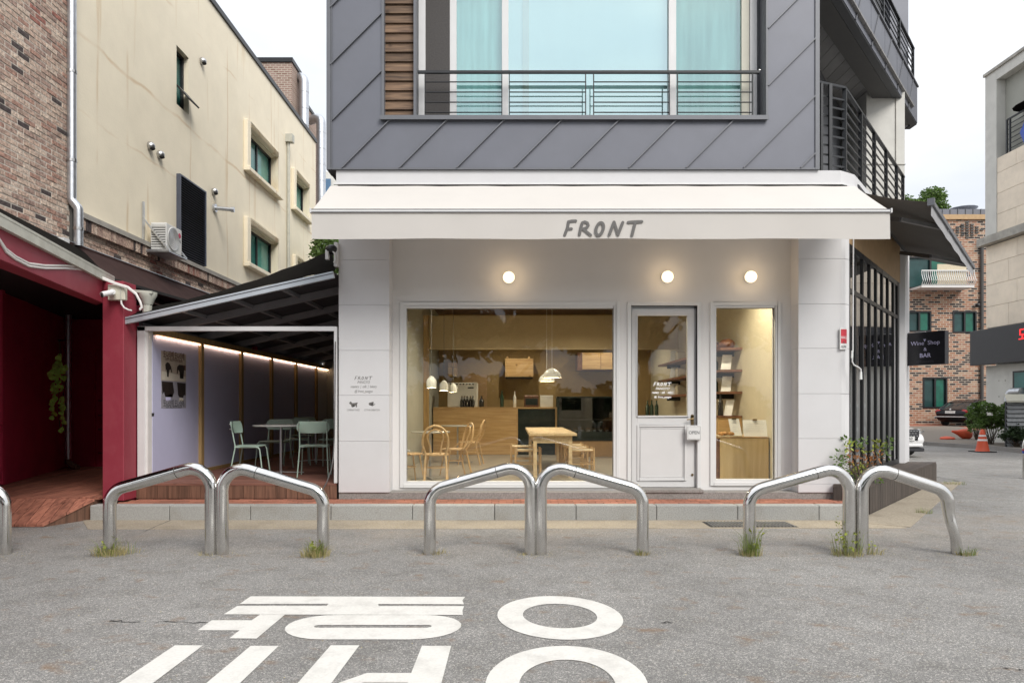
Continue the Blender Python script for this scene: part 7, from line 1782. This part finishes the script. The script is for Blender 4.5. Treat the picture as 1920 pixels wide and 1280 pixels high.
b.lathe([(.0,-.22),(.13,-.22),(.2,-.14),(.215,-.02),(.18,.1),(.11,.25),(.07,.36),(.04,.5),(.02,.52)], (0,0,0), 22); b.xf(Matrix.Translation((.25,0,.2)) @ Matrix.Rotation(R(-78),4,'Y')); b.build('cone', 'cone_orange', FB, world=False, smooth=True)
b = MB(); b.lathe([(.0,0),(.25,0),(.26,.04),(.22,.08),(.09,.11),(0,.11)], (-.45,-.05,-.0), 22); b.build('base', 'cone_orange', FB, world=False, smooth=True)

# ------------------------------------------------------------------ cars
def loft(st, n=None):
    """st: list of (x, [(y,z)...]) half-sections from sill to roof centre; mirrored"""
    vs = []; k = len(st[0][1])
    for x, sec in st:
        for y, z in sec: vs.append((x, y, z))
        for y, z in reversed(sec): vs.append((x, -y, z))
    m = 2*k; fs = []
    for i in range(len(st)-1):
        for j in range(m): fs.append((i*m+j, i*m+(j+1)%m, (i+1)*m+(j+1)%m, (i+1)*m+j))
    fs += [tuple(range(m))[::-1], tuple(range((len(st)-1)*m, len(st)*m))]
    b = MB(); b.add(vs, fs); return b
def car(name, label, loc, rz, paint, Lc=4.7, W=1.82, H=1.46, suv=False, front=True):
    r = root(name, label, 'car', loc, rz); hw = W/2; gc = .2 if not suv else .24; bl = .9 if not suv else 1.0
    # x: front is +x
    st = []
    prof = [(-.5,.62,.86),(-.485,.40,.95),(-.42,.28,1.0),(-.3,.2,1.01),(0,.2,.99),(.2,.2,.95),(.36,.2,.88),(.44,.26,.8),(.485,.32,.7),(.5,.42,.6)]
    for x, zb2, zt2 in prof:
        zt2 = zt2*(bl/.98); t = abs(x)/.5; wv = hw*(1-.16*max(0,t-.7)/.3)
        st.append((x*Lc, [(wv*.7,zb2*.9),(wv*.96,zb2),(wv,(zb2+zt2)/2),(wv*.985,zt2*.93),(wv*.9,zt2*.99),(wv*.5,zt2+.015),(0.01,zt2+.02)]))
    b = loft(st); b.build('body', paint, r, world=False, smooth=True, autosm=50)
    cab = [(-.44,bl),(-.30,H*.9),(-.2,H*.985),(-.02,H),(.12,H*.97),(.17,H*.92),(.33,bl*.93)] if not suv else [(-.49,bl),(-.44,H*.9),(-.3,H),(0,H),(.12,H*.97),(.18,H*.9),(.32,bl)]
    gs = [(x*Lc, [(hw*.9,bl*.9),(hw*.88,bl*.95+.02),(hw*.86-(z-bl)*.28,bl+(z-bl)*.6),(hw*.82-(z-bl)*.35,bl+(z-bl)*.9),(hw*.6,z-.005),(hw*.3,z),(.01,z)]) for x, z in cab]
    loft(gs).build('windows', 'car_glass', r, world=False, smooth=True, autosm=50)
    rf = [(x*Lc, z) for x, z in cab if z > H*.89]
    b = MB(); vs = []
    for x, z in rf:
        for y in (-.78,-.6,-.3,0,.3,.6,.78): vs.append((x, y*hw, z+.012-(.06 if abs(y)>.7 else 0)))
    b.add(vs, [(i*7+j,(i+1)*7+j,(i+1)*7+j+1,i*7+j+1) for i in range(len(rf)-1) for j in range(6)]); b.add([(x,y,z-.02) for x,y,z in vs], [(i*7+j,i*7+j+1,(i+1)*7+j+1,(i+1)*7+j) for i in range(len(rf)-1) for j in range(6)]); b.build('roof', paint, r, world=False, smooth=True)
    for s in (-1,1):
        b = MB(); pts = [(x*Lc, s*(hw*.86-(z-bl)*.3), bl+(z-bl)*.93) for x, z in cab]; b.tube(pts, .028, 6); b.build('window_trim', paint, r, world=False, smooth=True)
        for xw in (-.3,.3):
            b = MB(); b.lathe([(.0,-.1),(.2,-.1),(.32,-.09),(.335,-.05),(.335,.05),(.32,.09),(0,.09)], (xw*Lc,s*(hw-.1),.335), 24, 'Y'); wv = b.build('wheel', 'tyre', r, world=False, smooth=True)
            b = MB(); b.lathe([(0,0),(.2,0),(.22,.02)], (xw*Lc,s*(hw-.0)+(-.0 if s>0 else 0),.335), 18, 'Y'); b.build('rim', 'car_silver', wv, world=False)
    return r
# dark sedan, rear towards the street
BC = car('parked_car', 'black sedan parked by the brick block, its red tail lights towards the street', (26.2, 38.6, .33), R(28), 'car_black', 4.9, 1.85, 1.45)
for s in (-1,1):
    b = MB(); b.sphere((-2.36, s*.68, .80), .17, 12, 7, (.35,1.15,.62)); b.build('tail_light', 'lamp_red', BC, world=False, smooth=True)
b = MB(); b.box(-2.475,-2.44,-.26,.26,.70,.84); b.build('licence_plate', 'plate_white', BC, world=False); b = MB(); b.box(-2.46,-2.40,-.84,.84,.50,.54); b.build('bumper_trim', 'chrome', BC, world=False)
b = MB(); b.lathe([(0,0),(.05,0),(.05,.02)], (-2.44,0,.93), 12, 'X'); b.build('badge', 'chrome', BC, world=False)
# white suv nose
WX = GP(1733, 856)
WCAR = car('parked_car', 'white car with a large black mesh grille, half hidden by the pillar', (XW(1733,18.7)-.78, 18.7+2.3, 0), R(-90), 'car_white', 4.6, 1.86, 1.5)
b = MB(); b.box(2.12,2.30,-.66,.66,.42,.78); b.build('grille', 'grille_dark', WCAR, world=False, bevel=.05, seg=2)
g_ = MB()
for i in range(5):
    for j in range(15):
        yy = -.58+j*.083+(.04 if i % 2 else 0); zz = .47+i*.065
        if abs(yy) < .62: g_.box(2.298,2.312,yy-.024,yy+.024,zz-.008,zz+.008)
g_.build('grille_studs', 'car_silver', WCAR, world=False, kind='stuff')
for s in (-1,1):
    b = MB(); b.sphere((2.12, s*.72, .72), .15, 12, 7, (.7,1,.42)); b.build('headlight', 'chrome', WCAR, world=False, smooth=True)
    b = MB(); b.box(2.15,2.24,s*.70-.1,s*.70+.1,.36,.5); b.build('fog_light', 'grille_dark', WCAR, world=False, bevel=.03)
b = MB(); b.box(2.05,2.29,-.8,.8,.17,.27); b.build('lower_intake', 'grille_dark', WCAR, world=False, bevel=.02)
b = MB(); b.box(2.06,2.325,-.74,.74,.30,.38); b.build('bumper', 'car_white', WCAR, world=False, bevel=.03, seg=2)
b = MB(); b.box(2.313,2.335,-.02,.5,.47,.58); LPp = b.build('licence_plate', 'plate_white', WCAR, world=False)
text('860', .105, 'lettering_dark', WCAR, (2.337, .36, .525), rot=(R(90),0,R(90)), world=False, bold=.002, extrude=.0008)
# pale car behind the shrub
PCAR = car('parked_car', 'silver-white car mostly hidden behind the feathery shrub', (26.0, 31.5, .22), R(95), 'car_white', 4.3, 1.75, 1.45)
b = MB(); b.box(-2.1,-2.06,-.6,.6,.6,.75); b.build('tail_panel', 'car_silver', PCAR, world=False)
# ------------------------------------------------------------------ the far side of the street (it shows in the shop glass)
for k, (x, y, h_, cr_) in enumerate(((-11,-9,8,3.6),(-5.5,-10.5,8,3.6),(0,-9.5,7.5,3.4),(5.5,-10,8.5,3.6),(11,-9.5,8,3.6))):
    tree('street_tree', ('leftmost','second','middle','fourth','rightmost')[k]+' street tree across the road, reflected in the shop window', (x,y,0), h_, cr_, 5200, .42, 'leaf_dark', 30+k, group='street trees across the road')
for k, x in enumerate((-9,-1,7)):
    h = root('hedge', ('left','middle','right')[k]+' stretch of hedge across the road, reflected in the shop glass', 'hedge', (x,-11.5,0), 0, 'hedge across the road'); rh = random.Random(70+k)
    b = MB(); leaves(b, (x,-11.5,1.3), (4.6,.8,1.5), 5000, .34, rh); b.build('foliage', 'leaf_dark', h, kind='stuff'); b = MB(); b.box(x-3.9,x+3.9,-12.1,-11.4,0,1.9); b.build('core', 'leaf_dark', h)
OP = root('opposite_building', 'narrow pale building across the road, reflected in the shop glass', 'building', (.9,-25,0))
b = MB(); b.box(-.4,2.2,-33,-25,0,7.2); b.build('wall', 'concrete_wall', OP)
for j in range(4):
    b = MB(); b.box(.2,1.8,-24.99,-24.97,1+j*1.6,1.9+j*1.6); b.build('window', 'black_frame', OP)
